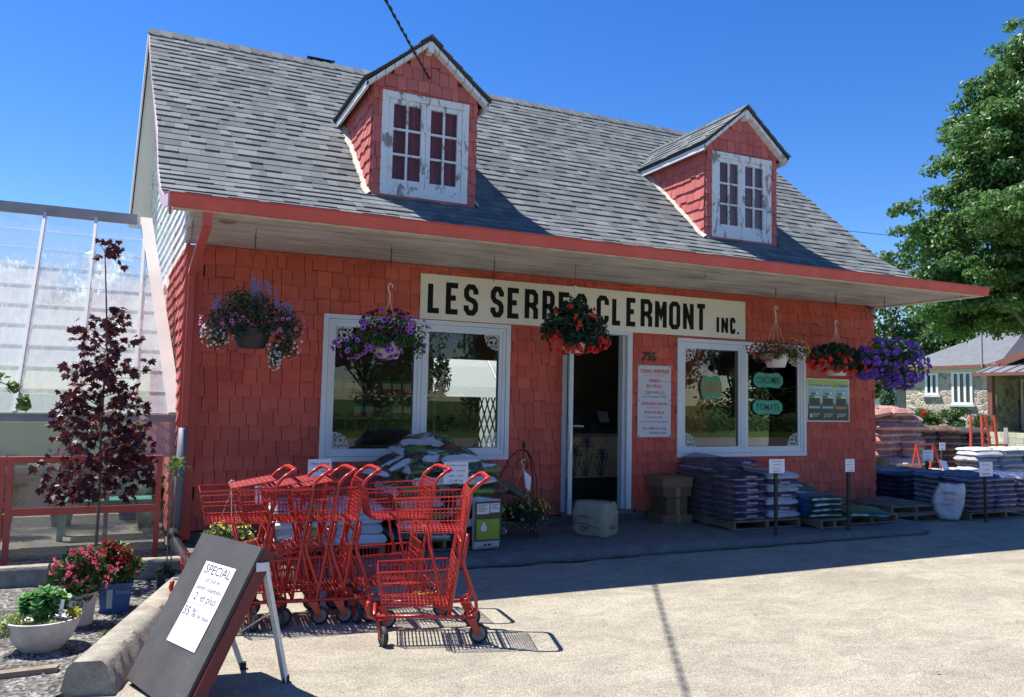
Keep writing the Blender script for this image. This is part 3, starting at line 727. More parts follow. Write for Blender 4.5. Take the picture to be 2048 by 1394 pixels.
b.build('iris_painting', m_iris, t); b2.build('iris_stems', m_irisg, t)
t = thing('cash_register', 'small dark cash register standing on the sales counter', 'register', (5.42, 1.5, .84))
b = MB(); b.hexa([(-.14, -.15, 0), (.14, -.15, 0), (.14, .15, 0), (-.14, .15, 0), (-.14, -.12, .06), (.14, -.12, .06), (.14, .15, .16), (-.14, .15, .16)]); b.build('register_body', simple('dark plastic', (.03, .03, .035), .4), t)
b = MB(); b.hexa([(-.08, .02, .15), (.08, .02, .15), (.08, .04, .15), (-.08, .04, .15), (-.08, .09, .30), (.08, .09, .30), (.08, .11, .30), (-.08, .11, .30)]); b.build('screen', simple('grey screen', (.25, .27, .3), .2), t)
# ------------------------------------------------------------------ shop sign
t = thing('shop_sign', 'long cream board lettered LES SERRES CLERMONT INC. above the door', 'sign')
def signm():
    q = NT('cream sign board'); c = q.ramp(q.noise(3, 6, .6), [(.3, (.72, .69, .60)), (.7, (.82, .79, .70))]); s = q.ramp(q.noise(14, 7, .8), [(.68, 0), (.72, .55)]); c = q.mix(s, c, (.30, .26, .2))
    q.bump(q.noise(60, 4), .15, .003); return q.fin(c, .7, 0, .3)
m_sign = signm()
b = MB(); b.box(2.178, 4.518, -.040, -.018, 2.125, 2.616); b.box(4.521, 6.603, -.040, -.018, 2.122, 2.614); b.build('sign_board', m_sign, t)
LET = {'L': [([(0, 1), (0, 0), (1, 0)], 0)], 'E': [([(1, 1), (0, 1), (0, 0), (1, 0)], 0), ([(0, .52), (.78, .52)], 0)],
 'S': [([(1, .72), (1, .86), (.72, 1), (.28, 1), (0, .86), (0, .66), (.2, .545), (.8, .455), (1, .34), (1, .14), (.72, 0), (.28, 0), (0, .14), (0, .28)], 0)],
 'C': [([(1, .72), (1, .88), (.75, 1), (.25, 1), (0, .88), (0, .12), (.25, 0), (.75, 0), (1, .12), (1, .28)], 0)],
 'O': [([(.75, 1), (.25, 1), (0, .88), (0, .12), (.25, 0), (.75, 0), (1, .12), (1, .88)], 1)],
 'R': [([(0, -.06), (0, 1), (.75, 1), (1, .88), (1, .60), (.75, .48), (.1, .48)], 0), ([(.62, .46), (1, .30), (1, -.06)], 0)],
 'M': [([(0, -.06), (0, 1.06)], 0), ([(1, -.06), (1, 1.06)], 0), ([(.04, 1), (.5, .45), (.96, 1)], 0)], 'N': [([(0, -.06), (0, 1.06)], 0), ([(1, -.06), (1, 1.06)], 0), ([(.03, .98), (.97, .02)], 0)],
 'T': [([(-.12, 1), (1.12, 1)], 0), ([(.5, .96), (.5, -.06)], 0)], 'I': [([(.5, -.06), (.5, 1.06)], 0)]}
b = MB(); LY = -.042
def letter(ch, x0, x1, zb, zt, tw):
    w = x1-x0-tw; h = zt-zb-tw
    for k, (pts, cl) in enumerate(LET[ch]):
        b.stroke([(x0+tw/2+px*w, zb+tw/2+py*h) for px, py in pts], tw*(.86 if (ch in 'MN' and k == 2) else 1), lambda x, z, k=k: (x, LY-.0008*k, z), closed=bool(cl))
for ch, a, c in [('L', 2.26, 2.42), ('E', 2.465, 2.635), ('S', 2.675, 2.845), ('S', 2.995, 3.155), ('E', 3.20, 3.37), ('R', 3.415, 3.585), ('R', 3.64, 3.80), ('E', 3.85, 4.02), ('S', 4.07, 4.23), ('C', 4.36, 4.53), ('L', 4.575, 4.72), ('E', 4.775, 4.935), ('R', 4.98, 5.15), ('M', 5.19, 5.365), ('O', 5.40, 5.57), ('N', 5.61, 5.775), ('T', 5.81, 5.97)]: letter(ch, a, c, 2.19, 2.54, .060)
for ch, a, c in [('I', 6.13, 6.18), ('N', 6.21, 6.32), ('C', 6.35, 6.44)]: letter(ch, a, c, 2.18, 2.395, .042)
b.box(6.465, 6.495, LY-.001, LY, 2.18, 2.21)
b.build('sign_lettering', simple('black sign paint', (.012, .012, .014), .85, spec=.2), t)
b = MB(); b.text('795', .15, lambda x, z: (x, -.036, z), 5.115, 1.785, .20, bold=.03); o = b.build('house_number', simple('rusty black metal', (.03, .018, .014), .5), None)
tag(o, 'black metal house number 795 on the red shingles', 'house number')
# earth sign
m_red_t = simple('red lettering', (.62, .03, .03), .6); m_grey_t = simple('grey lettering', (.12, .12, .13), .6); m_lgt = simple('pale red lettering', (.60, .30, .30), .6)
t = thing('soil_sign', 'tall white price sign headed TERRE PRÉPARÉ beside the door', 'sign')
m_wsign = simple('white corrugated plastic', (.58, .58, .63), .5, .04, 4)
b = MB(); b.box(4.957, 5.44, -.034, -.024, .855, 1.728); b.build('sign_panel', m_wsign, t)
b = MB(); b2 = MB(); b3 = MB(); mp = lambda x, z: (x, -.0362, z)
for s, sz, z, w in (('TERRE PRÉPARÉ', .062, 1.635, .43), ('VENDU', .058, 1.525, .18), ('EN VRAC', .058, 1.455, .23), ('PREPARED EARTH', .046, 1.245, .37), ('SOLD IN BULK', .046, 1.14, .30)): b.text(s, sz, mp, 5.198, z, w, bold=.015)
for s, sz, z, w in (('DISPONIBLE ICI', .042, 1.385, .28), ('OU POUR FAIRE LIVRER', .030, 1.335, .36), ('AVAILABLE HERE', .030, 1.085, .24), ('OR TO HAVE IT DELIVERED', .028, 1.03, .40), ('TÉL.: 450-455-8406', .044, .945, .36), ('450-456-3594', .044, .89, .25)): b2.text(s, sz, mp, 5.198+(.05 if s.startswith('450-456') else 0), z, w)
for s, sz, z, w in (('QUALITÉ SUPÉRIEUR', .030, 1.595, .30), ('HIGHER QUALITY', .028, 1.205, .24)): b3.text(s, sz, mp, 5.198, z, w)
b.build('red_lettering', m_red_t, t); b2.build('grey_lettering', m_grey_t, t); b3.build('pale_lettering', m_lgt, t)
b = MB()
for (x, z) in ((4.975, 1.71), (5.422, 1.71), (4.975, .87), (5.422, .87), (4.975, 1.30), (5.422, 1.30)): b.box(x-.006, x+.006, -.037, -.034, z-.006, z+.006)
b.build('screws', m_black, t)
# poster
t = thing('seed_poster', 'green and blue poster of three seed bags right of the window', 'poster')
x0, x1, z0, z1 = 7.662, 8.445, 1.062, 1.65
b = MB(); b.box(x0, x1, -.036, -.022, z0, z1); b.build('poster_board', simple('poster edge', (.75, .75, .72), .4), t)
def poster_m():
    q = NT('poster print'); sp = q.n('SeparateXYZ'); q.l(q.co(), sp.inputs[0]); z = q.math('MULTIPLY_ADD', sp.outputs['Z'], 1/(z1-z0)); z.node.inputs[2].default_value = -z0/(z1-z0)
    w = q.math('ADD', z, q.math('MULTIPLY', q.noise(5, 3), .06))
    c = q.ramp(w, [(0, (.012, .02, .012)), (.40, (.02, .06, .025)), (.44, (.05, .10, .04)), (.48, (.30, .50, .55)), (.84, (.45, .62, .70)), (.92, (.38, .60, .12))]); return q.fin(c, .35)
b = MB(); b.box(x0+.015, x1-.015, -.0375, -.0362, z0+.015, z1-.015); b.build('poster_print', poster_m(), t)
mp = lambda x, z: (x, -.0392, z)
mg = [simple('print '+n, c, .4, .02) for n, c in (('sky', (.25, .48, .60)), ('dark', (.02, .05, .03)), ('green', (.08, .25, .07)), ('white', (.7, .72, .68)), ('red', (.62, .14, .04)), ('yellow', (.55, .60, .06)), ('ink', (.02, .06, .08)))]
for k in range(3):
    xa = x0+.035+k*.245; b = MB(); b.box(xa, xa+.20, -.0386, -.0376, z0+.18, z0+.44, 0); b.box(xa+.005, xa+.195, -.0392, -.0387, z0+.21, z0+.32, 1); b.box(xa+.005, xa+.195, -.0392, -.0387, z0+.185, z0+.209, 4 if k == 2 else 0)
    b.box(xa+.005, xa+.10, -.0392, -.0387, z0+.322, z0+.36, 2); b.box(xa+.10, xa+.195, -.0392, -.0387, z0+.322, z0+.345, 3); b.box(xa+.13, xa+.18, -.0392, -.0387, z0+.37, z0+.41, 3); b.box(xa+.04, xa+.12, -.0392, -.0387, z0+.37, z0+.39, 6); b.build('pictured_bag', mg, t)
b = MB(); b.text('Une magnifique pelouse en', .042, mp, x0+.265, z0+.485, .44); b.text('étapes', .07, mp, x0+.655, z0+.48, .19, bold=.01); b.build('dark_lettering', mg[6], t)
b = MB(); b.lathe([(0, 0), (.045, .0005)], 20, (x0+.515, -.0385, z0+.505), axis='y'); b.build('yellow_disc', mg[5], t)
b = MB(); b.text('3', .085, lambda x, z: (x, -.0402, z), x0+.515, z0+.475, .035, bold=.02); b.build('numeral', mg[2], t)
b = MB()
for k in range(3):
    b.text(str(k+1), .075, mp, x0+.07+k*.245, z0+.055, .03)
    for q in range(3): b.box(x0+.095+k*.245, x0+.235+k*.245-.02*q, -.0388, -.0378, z0+.105-q*.017, z0+.110-q*.017)
b.build('pale_lettering', mg[3], t)
# hanging name boards inside the glass
m_teal = simple('teal painted wood', (.05, .36, .27), .6, .2, 9, .2, 40); m_teal2 = simple('green painted wood', (.10, .30, .17), .6)
def nameboard(x, z, w, h, txt, lab, m, tm, y=-.022, drop=.12):
    t = thing('hanging_board', lab, 'sign'); b = MB(); n = []
    for i in range(28):
        a = 2*pi*i/28; n.append((abs(cos(a))**.55*(1 if cos(a) > 0 else -1)*w/2, abs(sin(a))**.7*(1 if sin(a) > 0 else -1)*h/2*(1+.10*cos(6*a))))
    N = len(n); b.poly([(x+p, y, z+q) for p, q in n]); b.poly([(x+p, y+.008, z+q) for p, q in n][::-1])
    for i in range(N): p, q = n[i], n[(i+1) % N]; b.poly([(x+p[0], y+.008, z+p[1]), (x+q[0], y+.008, z+q[1]), (x+q[0], y, z+q[1]), (x+p[0], y, z+p[1])])
    b.build('board', m, t); b = MB(); b.text(txt, h*.62, lambda u, v: (u, y-.0015, v), x, z-h*.21, w*.82, bold=.015); b.build('lettering', tm, t)
    b = MB(); b.tube([(x-w*.3, y, z+h*.42), (x, y, z+h/2+drop), (x+w*.3, y, z+h*.42)], .0035, 5); b.build('string', simple('jute string', (.12, .10, .06), .9), t)
m_ink = simple('dark ink', (.01, .03, .025), .5); m_oink = simple('orange ink', (.45, .16, .05), .6)
nameboard(7.005, 1.60, .50, .20, 'CONCOMBRE', 'teal board lettered CONCOMBRE in the right-hand window', m_teal, m_ink)
nameboard(6.995, 1.245, .50, .19, 'TOMATE', 'teal board lettered TOMATE in the right-hand window', m_teal, m_ink, drop=.10)
nameboard(6.07, 1.48, .33, .30, 'OUVERT', 'green board lettered OUVERT in the right-hand window', m_teal2, m_oink, drop=.26)
# security camera by the right end of the eave
t = thing('security_camera', 'small round security camera under the eave at the right wall corner', 'camera', (8.80, -.14, 2.60))
b = MB(); b.lathe([(0, -.05), (.03, -.04), (.045, 0), (.045, .05), (.02, .06)], 14); b.build('camera_body', simple('camera shell', (.30, .31, .33), .4), t, smooth=True)
b = MB(); b.lathe([(0, -.058), (.02, -.055), (.026, -.045)], 12, (0, -.02, 0)); b.build('lens', m_black, t); b = MB(); b.bar((0, 0, .05), (0, .1, .105), .02); b.build('bracket', m_black, t)
# ------------------------------------------------------------------ greenhouse attached to the left gable
gh = thing('greenhouse', 'whitewashed glass lean-to greenhouse with sloping panes at the left gable', 'greenhouse')
m_ghframe = simple('greenhouse white bars', (.70, .70, .67), .5, .1, 4); m_ghgrey = simple('grey gutter beam', (.30, .31, .33), .6, .15, 4)
def white_glass():
    t = NT('limewashed glass'); v = t.co('Object'); tr = t.n('BsdfTransparent'); tr.inputs[0].default_value = (.90, .95, .97, 1); gl = t.n('BsdfGlossy'); gl.inputs['Roughness'].default_value = .04
    fr = t.n('Fresnel'); fr.inputs['IOR'].default_value = 1.5; m1 = t.n('MixShader'); t.l(fr.outputs[0], m1.inputs[0]); t.l(tr.outputs[0], m1.inputs[1]); t.l(gl.outputs[0], m1.inputs[2])
    sp = t.n('SeparateXYZ'); t.l(v, sp.inputs[0]); z = sp.outputs['Z']
    st = t.noise(14, 8, .78, t.co('Object', (1.6, .5, .5)), .8); big = t.noise(2.2, 4, .6)
    hgt = t.math('MULTIPLY', t.math('SUBTRACT', 2.75, z), 1.5)                       # wash is missing only near the ridge
    k = t.math('ADD', t.math('ADD', hgt, t.math('MULTIPLY', t.math('SUBTRACT', big, .5), 2.6)), t.math('MULTIPLY', t.math('SUBTRACT', st, .5), 2.2))
    cov = t.ramp(k, [(.15, .10), (.6, .88)]); str_ = t.ramp(st, [(.3, .62), (.62, 1)]); cov = t.math('MULTIPLY', cov, str_)
    df = t.n('BsdfDiffuse'); df.inputs[0].default_value = (.80, .83, .84, 1); tl = t.n('BsdfTranslucent'); tl.inputs[0].default_value = (.85, .90, .92, 1)
    m2 = t.n('MixShader'); m2.inputs[0].default_value = .5; t.l(df.outputs[0], m2.inputs[1]); t.l(tl.outputs[0], m2.inputs[2])
    m3 = t.n('MixShader'); t.l(cov, m3.inputs[0]); t.l(m1.outputs[0], m3.inputs[1]); t.l(m2.outputs[0], m3.inputs[2]); t.l(m3.outputs[0], t.out.inputs['Surface']); return t.mat
m_wglass = white_glass()
GY0, GZ0, GY1, GZ1 = .2, 1.07, 1.53, 3.16; gx = [-6.3, -5.82, -5.34, -4.86, -4.38, -3.90, -3.42, -2.94, -2.46, -1.98, -1.50, -1.02, -.54, -.20]
gl_ = math.hypot(GY1-GY0, GZ1-GZ0); gd = ((GY1-GY0)/gl_, (GZ1-GZ0)/gl_); gn = (-gd[1], gd[0])
def gp(x, s, o): return (x, GY0+gd[0]*s+gn[0]*o, GZ0+gd[1]*s+gn[1]*o)
random.seed(8)
b = MB(); lap = .245
for xa, xb in zip(gx, gx[1:]):
    s = 0; off = random.uniform(-.02, .02)
    while s < gl_-.02:
        e = min(gl_, s+lap+.02)
        cx1 = lambda q: min(xb-.006, max(xa+.008, -.225-.34*q/gl_))
        b.poly([gp(xa+.006, s, .012), gp(cx1(s), s, .012), gp(cx1(e), e, .003), gp(xa+.006, e, .003)]); s += lap
b.build('roof_glass', m_wglass, gh)
for xa, xb in zip(gx, gx[1:]):
    s = 0; b = MB()
    while s < gl_-.02:
        xq = min(xb-.014, max(xa+.02, -.225-.34*s/gl_)); b.hexa([gp(xa+.014, s, .012), gp(xq, s, .012), gp(xq, s+.006, .012), gp(xa+.014, s+.006, .012), gp(xa+.014, s, .015), gp(xq, s, .015), gp(xq, s+.006, .015), gp(xa+.014, s+.006, .015)]); s += lap
    tag(b.build('glass_laps', m_ghframe, gh))
for x in gx[:-1]:
    b = MB(); w = .014; b.hexa([gp(x-w, 0, -.05), gp(x+w, 0, -.05), gp(x+w, gl_, -.05), gp(x-w, gl_, -.05), gp(x-w, 0, .028), gp(x+w, 0, .028), gp(x+w, gl_, .028), gp(x-w, gl_, .028)]); b.build('glazing_bar', m_ghframe, gh)
b = MB(); b.hexa([gp(-.235, 0, -.05), gp(-.115, 0, -.05), gp(-.47, gl_+.05, -.05), gp(-.59, gl_+.05, -.05), gp(-.235, 0, .035), gp(-.115, 0, .035), gp(-.47, gl_+.05, .035), gp(-.59, gl_+.05, .035)]); b.build('end_trim', simple('cream end board', (.80, .74, .66), .6, .08, 3), gh)
b = MB(); b.box(-6.3, -.62, 1.50, 1.60, 3.14, 3.24); b.build('ridge_beam', m_ghgrey, gh)
b = MB(); b.box(-6.3, -.15, .12, .22, 1.045, 1.068); b.box(-6.3, -.15, .13, .20, .99, 1.044); b.build('eave_gutter', m_ghgrey, gh)
b = MB()
for xa, xb in zip(gx, gx[1:]): b.poly([(xa, GY1+.06, GZ1), (xb, GY1+.06, GZ1), (xb, 3.3, 1.6), (xa, 3.3, 1.6)])
b.build('rear_glass', m_wglass, gh)
# vertical wall below the eave: translucent film top strip over clear glass
m_pfilm = glassmat('clear glazing', (.86, .87, .86), .03, 1.5, .35)
t2 = NT('hazy plastic strip'); dfx = t2.n('BsdfTransparent'); dfx.inputs[0].default_value = (.8, .78, .8, 1); t2.fin((.42, .40, .40), .35); mxx = t2.n('MixShader'); mxx.inputs[0].default_value = .72; t2.l(dfx.outputs[0], mxx.inputs[1]); t2.l(t2.b.outputs[0], mxx.inputs[2]); t2.l(mxx.outputs[0], t2.out.inputs['Surface'])
b = MB(); b.poly([(-6.3, .16, .66), (-.15, .16, .66), (-.15, .16, .985), (-6.3, .16, .985)]); b.build('plastic_strip', t2.mat, gh)
b = MB(); b.poly([(-6.3, .165, G), (-.15, .165, G), (-.15, .165, .655), (-6.3, .165, .655)]); b.build('wall_glass', m_pfilm, gh)
for x in (-6.2, -5.2, -4.2, -3.2, -2.2, -1.62, -.72): b = MB(); b.box(x-.02, x+.02, .17, .21, G, 1.04); b.build('wall_post', m_ghgrey, gh)
b = MB(); b.box(-6.3, -.15, 3.3, 3.36, G, .3); b.build('rear_wall', m_concd, gh)
b = MB(); b.poly([(-6.3, .1, G+.03), (-.2, .1, G+.03), (-.2, 3.3, G+.03), (-6.3, 3.3, G+.03)]); b.build('greenhouse_floor', concrete('greenhouse path', (.2, .18, .15), (.38, .34, .28)), gh)
# bench and plants inside
t = thing('plant_bench', 'turquoise plant bench inside the greenhouse behind the red frame', 'bench', (-.75, 1.0, G+.03))
m_turq = simple('turquoise paint', (.10, .42, .33), .6, .2)
b = MB()
for k in range(5): b.box(-.42, .42, -.2+k*.085, -.13+k*.085, .36, .385)
b.build('bench_top', m_turq, t)
for sx in (-.38, .38):
    for sy in (-.17, .17): b = MB(); b.box(sx-.025, sx+.025, sy-.025, sy+.025, 0, .36); b.build('leg', m_turq, t)
b = MB()
for k in range(4): b.box(-.42, .42, .23, .25, .40+k*.07, .455+k*.07)
b.build('backrest', m_turq, t)
m_leaf = leafmat('garden leaf', (.055, .12, .025), (.14, .25, .05))
m_leafd = leafmat('dark leaf', (.02, .05, .018), (.05, .10, .03))
random.seed(14); tomi = 0
for (x, y, h) in ((-1.7, 1.3, .9), (-1.2, 1.9, 1.0), (-.55, 2.2, .9), (-2.3, 1.2, .8), (-.35, 1.4, .65), (-2.9, 2, 1.0)):
    t = thing('greenhouse_plant', ['leafy', 'tall leafy', 'bushy', 'low leafy', 'small leafy', 'broad leafy'][tomi]+' green potted plant in the greenhouse, '+['behind the left half of the red frame', 'behind the maple stem', 'behind the turquoise bench', 'at the far left', 'nearest the shop wall', 'beyond the left edge'][tomi], 'plant', (x, y, G+.03)); tomi += 1
    b = MB(); b.lathe([(0, 0), (.09, 0), (.12, .2), (.125, .2), (.11, .18), (0, .18)], 14); b.build('pot', m_black, t, smooth=False)
    b = MB(); V, F = leafcloud([(0, 0, h*.55, .22, .22, h*.4), (.1, 0, h*.7, .15, .15, h*.2)], 420, .09, tomi); addcloud(b, V, F); b.build('foliage', m_leaf, t)
# rolled plastic sheet lying on the staging
t = thing('rolled_sheet', 'long roll of pale plastic sheet behind the red frame', 'plastic roll', (-1.15, .45, .52))
b = MB(); b.tube([(-.45, 0, 0), (0, .01, .015), (.45, 0, -.01)], .05, 12); b.build('roll', simple('pale plastic roll', (.45, .44, .42), .4, .2, 12, .3, 20), t, smooth=True)
b = MB(); b.box(-.5, .6, -.12, .3, -.09, -.052); b.build('staging_board', simple('staging board', (.25, .2, .15), .8), t)
# red sash frames standing in front
for k, (xa, xb, lab) in enumerate(((-2.62, -1.475, 'red painted glazed frame cut off by the left edge of the picture'), (-1.46, -.275, 'red painted glazed frame with two panes standing before the greenhouse'))):
    t = thing('glazed_frame', lab, 'window frame', (0, 0, 0), 0, 'red glazed frames'); y0, y1 = -.32, -.285
    for (p, q, r, s) in ((xa, xb, .655, .71), (xa, xb, .215, .275)): b = MB(); b.box(p, q, y0-.003, y1, r, s); b.build('rail', m_redpaint, t)
    for (p, q) in ((xa, xa+.045), (xb-.045, xb)): b = MB(); b.box(p, q, y0, y1, G, .655); b.build('stile', m_redpaint, t)
    b = MB(); b.box(xa+.045, xb-.045, -.305, -.301, .275, .655); b.box(xa+.045, xb-.045, -.305, -.301, -.17, .215); b.build('pane', m_pfilm, t)
# low concrete edging wall
bx = [(-4.5, -2.0), (-1.98, -1.05), (-1.03, -.10)]
for k, (xa, xb) in enumerate(bx):
    t = thing('concrete_block', 'low grey concrete edging block '+['cut off by the left picture edge', 'below the middle of the red frame', 'beside the black drain pipe'][k], 'edging', ((xa+xb)/2, -1.12, 0))
    w = (xb-xa)/2; b = MB(); n = 14
    for i in range(n+1):
        x = -w+2*w*i/n; e = .006*noise.noise(Vector((x*9+k*7, 0, 0)))
        b.v += [(x, -.07+e, G), (x, -.06+e, -.075+e), (x, -.045, -.055+e), (x, .05, -.055-e), (x, .07, -.075), (x, .07, G)]
    for i in range(n):
        for j in range(5): b.f.append((i*6+j, (i+1)*6+j, (i+1)*6+j+1, i*6+j+1)); b.m.append(0)
    b.poly([b.v[j] for j in range(6)]); b.poly([b.v[n*6+j] for j in range(6)][::-1]); b.build('block', m_conc2, t, auto=40)
# big parking curb
t = thing('parking_curb', 'long weathered concrete parking curb behind the black sign board', 'curb')
A, Bq = Vector((-.645, -3.78, 0)), Vector((-.10, -1.75, 0)); dd = (Bq-A).normalized(); nn_ = Vector((dd.y, -dd.x, 0)); prof = [(-.125, G), (-.10, -.09), (-.070, -.062), (.060, -.060), (.085, -.085), (.135, G)]
b = MB(); n = 60; L_ = (Bq-A).length
for i in range(n+1):
    for q, z in prof:
        p = A+dd*L_*i/n+nn_*q; e = noise.noise(Vector((p.x*14, p.y*14, z*10)))*.007; e2 = .02 if i in (0, n) and z > G else 0
        b.v.append((p.x+nn_.x*e+(dd.x*e2 if i == 0 else -dd.x*e2), p.y+nn_.y*e+(dd.y*e2 if i == 0 else -dd.y*e2), z+(e if z > G else 0)))
for i in range(n):
    for j in range(5): b.f.append((i*6+j, (i+1)*6+j, (i+1)*6+j+1, i*6+j+1)); b.m.append(0)
b.poly([b.v[j] for j in range(6)]); b.poly([b.v[n*6+j] for j in range(6)][::-1]); b.build('curb_block', m_conc2, t, auto=50)
t = thing('edging_plank', 'worn wooden plank edging the gravel at the lower left corner', 'plank')
b = MB(); b.hexa([(-3.2, -3.50, G), (-.80, -3.42, G), (-.79, -3.36, G), (-3.2, -3.44, G), (-3.2, -3.50, -.165), (-.80, -3.42, -.17), (-.79, -3.36, -.17), (-3.2, -3.44, -.165)]); b.build('plank', simple('grey worn plank', (.24, .19, .14), .9, .3, 8, .4, 30), t)
# corrugated drain pipe
t = thing('drain_pipe', 'black corrugated drain pipe running from the downspout over the curb', 'pipe')
pts = [(-.15, -.20, -.0), (-.15, -.55, -.03), (-.11, -.95, -.06), (-.05, -1.35, -.11), (.0, -1.75, -.165), (.03, -2.1, -.17)]
P = []
for i in range(len(pts)-1):
    for k in range(12): a = k/12; P.append(tuple(pts[i][j]*(1-a)+pts[i+1][j]*a for j in range(3)))
b = MB(); cnt = [0]
N = len(P); b.tube(P, lambda a: .050+.005*(1 if int(a*(N-1)+.5) % 2 else -1), 14); b.build('pipe', simple('black plastic pipe', (.02, .021, .026), .35, .1), t, smooth=True)
# ------------------------------------------------------------------ garden pots
m_black_pl = simple('black plastic pot', (.016, .017, .02), .4)
def flower_cluster(b, P, n, r, seed, mi=0, size=.012):
    rg = random.Random(seed)
    for _ in range(n):
        c = Vector(P)+Vector((rg.gauss(0, r), rg.gauss(0, r), rg.gauss(0, r*.7))); s = size*rg.uniform(.7, 1.3); nrm = Vector((rg.gauss(0, 1), rg.gauss(-.5, 1), rg.gauss(.6, .8))).normalized(); a = nrm.orthogonal().normalized(); e = nrm.cross(a)
        pts = []
        for k in range(10):
            q = s*(1 if k % 2 == 0 else .45); pts.append(c+a*cos(k*pi/5)*q+e*sin(k*pi/5)*q)
        for k in range(10): b.poly([c-nrm*s*.35, pts[k], pts[(k+1) % 10]], mi)
def shrub(name, lab, loc, pot, R, H, seed, fcol, nf, leafm):
    t = thing(name, lab, 'shrub', loc); rg = random.Random(seed); pm, r0, r1, h, sq = pot
    b = MB()
    if sq: b.hexa([(-r0, -r0, 0), (r0, -r0, 0), (r0, r0, 0), (-r0, r0, 0), (-r1, -r1, h), (r1, -r1, h), (r1, r1, h), (-r1, r1, h)]); b.box(-r1-.006, r1+.006, -r1-.006, r1+.006, h-.02, h+.001)
    else: b.lathe([(0, .001), (r0, .001), (r1, h-.015), (r1+.008, h-.015), (r1+.008, h), (r1-.008, h), (r1-.015, h-.03), (0, h-.03)], 28)
    b.build('pot', pm, t, auto=35)
    bl = []; b = MB(); fb = MB()
    for k in range(22):
        a = rg.uniform(0, 6.28); q = rg.uniform(.2, 1); e = Vector((cos(a)*R*q, sin(a)*R*q*.8, h+H*rg.uniform(.45, 1.0)*(1-.35*q*q))); m = e*.5+Vector((0, 0, .05))
        b.tube([(rg.uniform(-.02, .02), rg.uniform(-.02, .02), h-.02), (m.x*.7, m.y*.7, m.z), tuple(e)], .0035, 4, r2=.0015); bl.append((e.x*.9, e.y*.9, e.z-.03, .055, .055, .05, 1)); bl.append((m.x, m.y, m.z, .06, .06, .06, .8))
        if k < nf: flower_cluster(fb, tuple(e+Vector((0, -.02, .01))), 13, .020, seed*31+k, 0, .015)
    for k in range(nf): 
        a = rg.uniform(3.6, 5.9); q = rg.uniform(.5, 1.0); flower_cluster(fb, (cos(a)*R*q, sin(a)*R*q*.8, h+H*rg.uniform(.15, .85)*(1-.4*q*q)), 8, .018, seed*77+k, 0, .015)
    b.build('stems', simple('twig', (.10, .07, .04), .8), t); b = MB(); V, F = leafcloud(bl, 2000, .042, seed, .5); addcloud(b, V, F); b.build('foliage', leafm, t); fb.build('blossom', fcol, t)
    return t
m_pink = leafmat('pink weigela', (.80, .10, .20), (.90, .26, .36), .2, .3); m_dred = leafmat('crimson weigela', (.42, .02, .03), (.60, .05, .07), .2, .3)
m_wpot = simple('dusty white pot', (.52, .50, .48), .5, .12, 4); m_bpot = simple('blue pot', (.03, .12, .32), .4, .15, 5)
w = shrub('flowering_shrub', 'pink flowered shrub in a white nursery pot', (-.765, -2.42, G+.02), (m_wpot, .085, .10, .20, 0), .21, .28, 5, m_pink, 10, m_leaf)
b = MB(); b.text('W', .09, lambda x, z: (x, -.088-z*.07-abs(x)*abs(x)*-4.5-.006, z), -.0, .09, .06, bold=.01); b.build('pot_lettering', simple('black print', (.02, .02, .02), .5), w)
w = shrub('flowering_shrub', 'crimson flowered shrub in a square blue pot', (-.565, -2.12, G+.02), (m_bpot, .085, .102, .19, 1), .20, .30, 6, m_dred, 9, m_leaf)
b = MB(); b.hexa([(-.05, -.0935, .03), (-.015, -.0935, .03), (-.015, -.0915, .03), (-.05, -.0915, .03), (-.05, -.1055, .155), (-.015, -.1055, .155), (-.015, -.1035, .155), (-.05, -.1035, .155)]); b.build('pot_label', simple('pale pot label', (.4, .5, .55), .5), w)
b = MB(); b.text('bloom', .035, lambda x, z: (x, -.0895-z*.098, z), .045, .125, .075); b.build('pot_lettering', simple('pale blue print', (.35, .5, .7), .5), w)
# sedum bowl
t = thing('planter_bowl', 'cracked white bowl planter of green sedum and yellow stonecrop', 'planter', (-.915, -2.92, G+.02))
def bowl_m():
    q = NT('stained white bowl'); c = q.ramp(q.noise(6, 6, .7), [(.35, (.40, .36, .31)), (.62, (.60, .57, .52))]); k = q.ramp(q.noise(5, 8, .75, None, 1.5), [(.495, 0), (.5, .6), (.505, 0)]); c = q.mix(k, c, (.2, .18, .15)); q.bump(q.noise(30, 4), .2, .004); return q.fin(c, .8, 0, .3)
b = MB(); b.lathe([(0, .0), (.10, .0), (.145, .05), (.178, .115), (.192, .165), (.195, .175), (.185, .178), (.172, .15), (0, .145)], 40); b.build('bowl', bowl_m(), t, auto=40)
m_sed = leafmat('sedum green', (.14, .34, .10), (.30, .52, .20), .2, .3); m_yel = leafmat('yellow stonecrop', (.55, .55, .04), (.75, .70, .08), .2, .3)
rg = random.Random(3); b = MB()
for k in range(44):
    a = rg.uniform(0, 6.28); q = rg.uniform(0, 1)**.6; tip = Vector((-.0+.11*q*cos(a), .10*q*sin(a), .20+.10*(1-q*.5)+rg.uniform(0, .03))); base = Vector((tip.x*.3, tip.y*.3, .14)); b.tube([tuple(base), tuple(tip)], .004, 5)
    ax = (tip-base).normalized(); u = ax.orthogonal().normalized(); v = ax.cross(u)
    for lv in range(4):
        for j in range(4):
            an = j*pi/2+lv*.8+k; dr = (u*cos(an)+v*sin(an)); c0 = tip-ax*lv*.018; L = .050+.010*lv; e = c0+dr*L*.75+ax*(.034-.003*lv); s = dr.cross(ax)*L*.34; m1 = c0+(e-c0)*.6
            b.poly([c0, m1-s, e, m1+s+ax*.002])
b.build('sedum', m_sed, t)
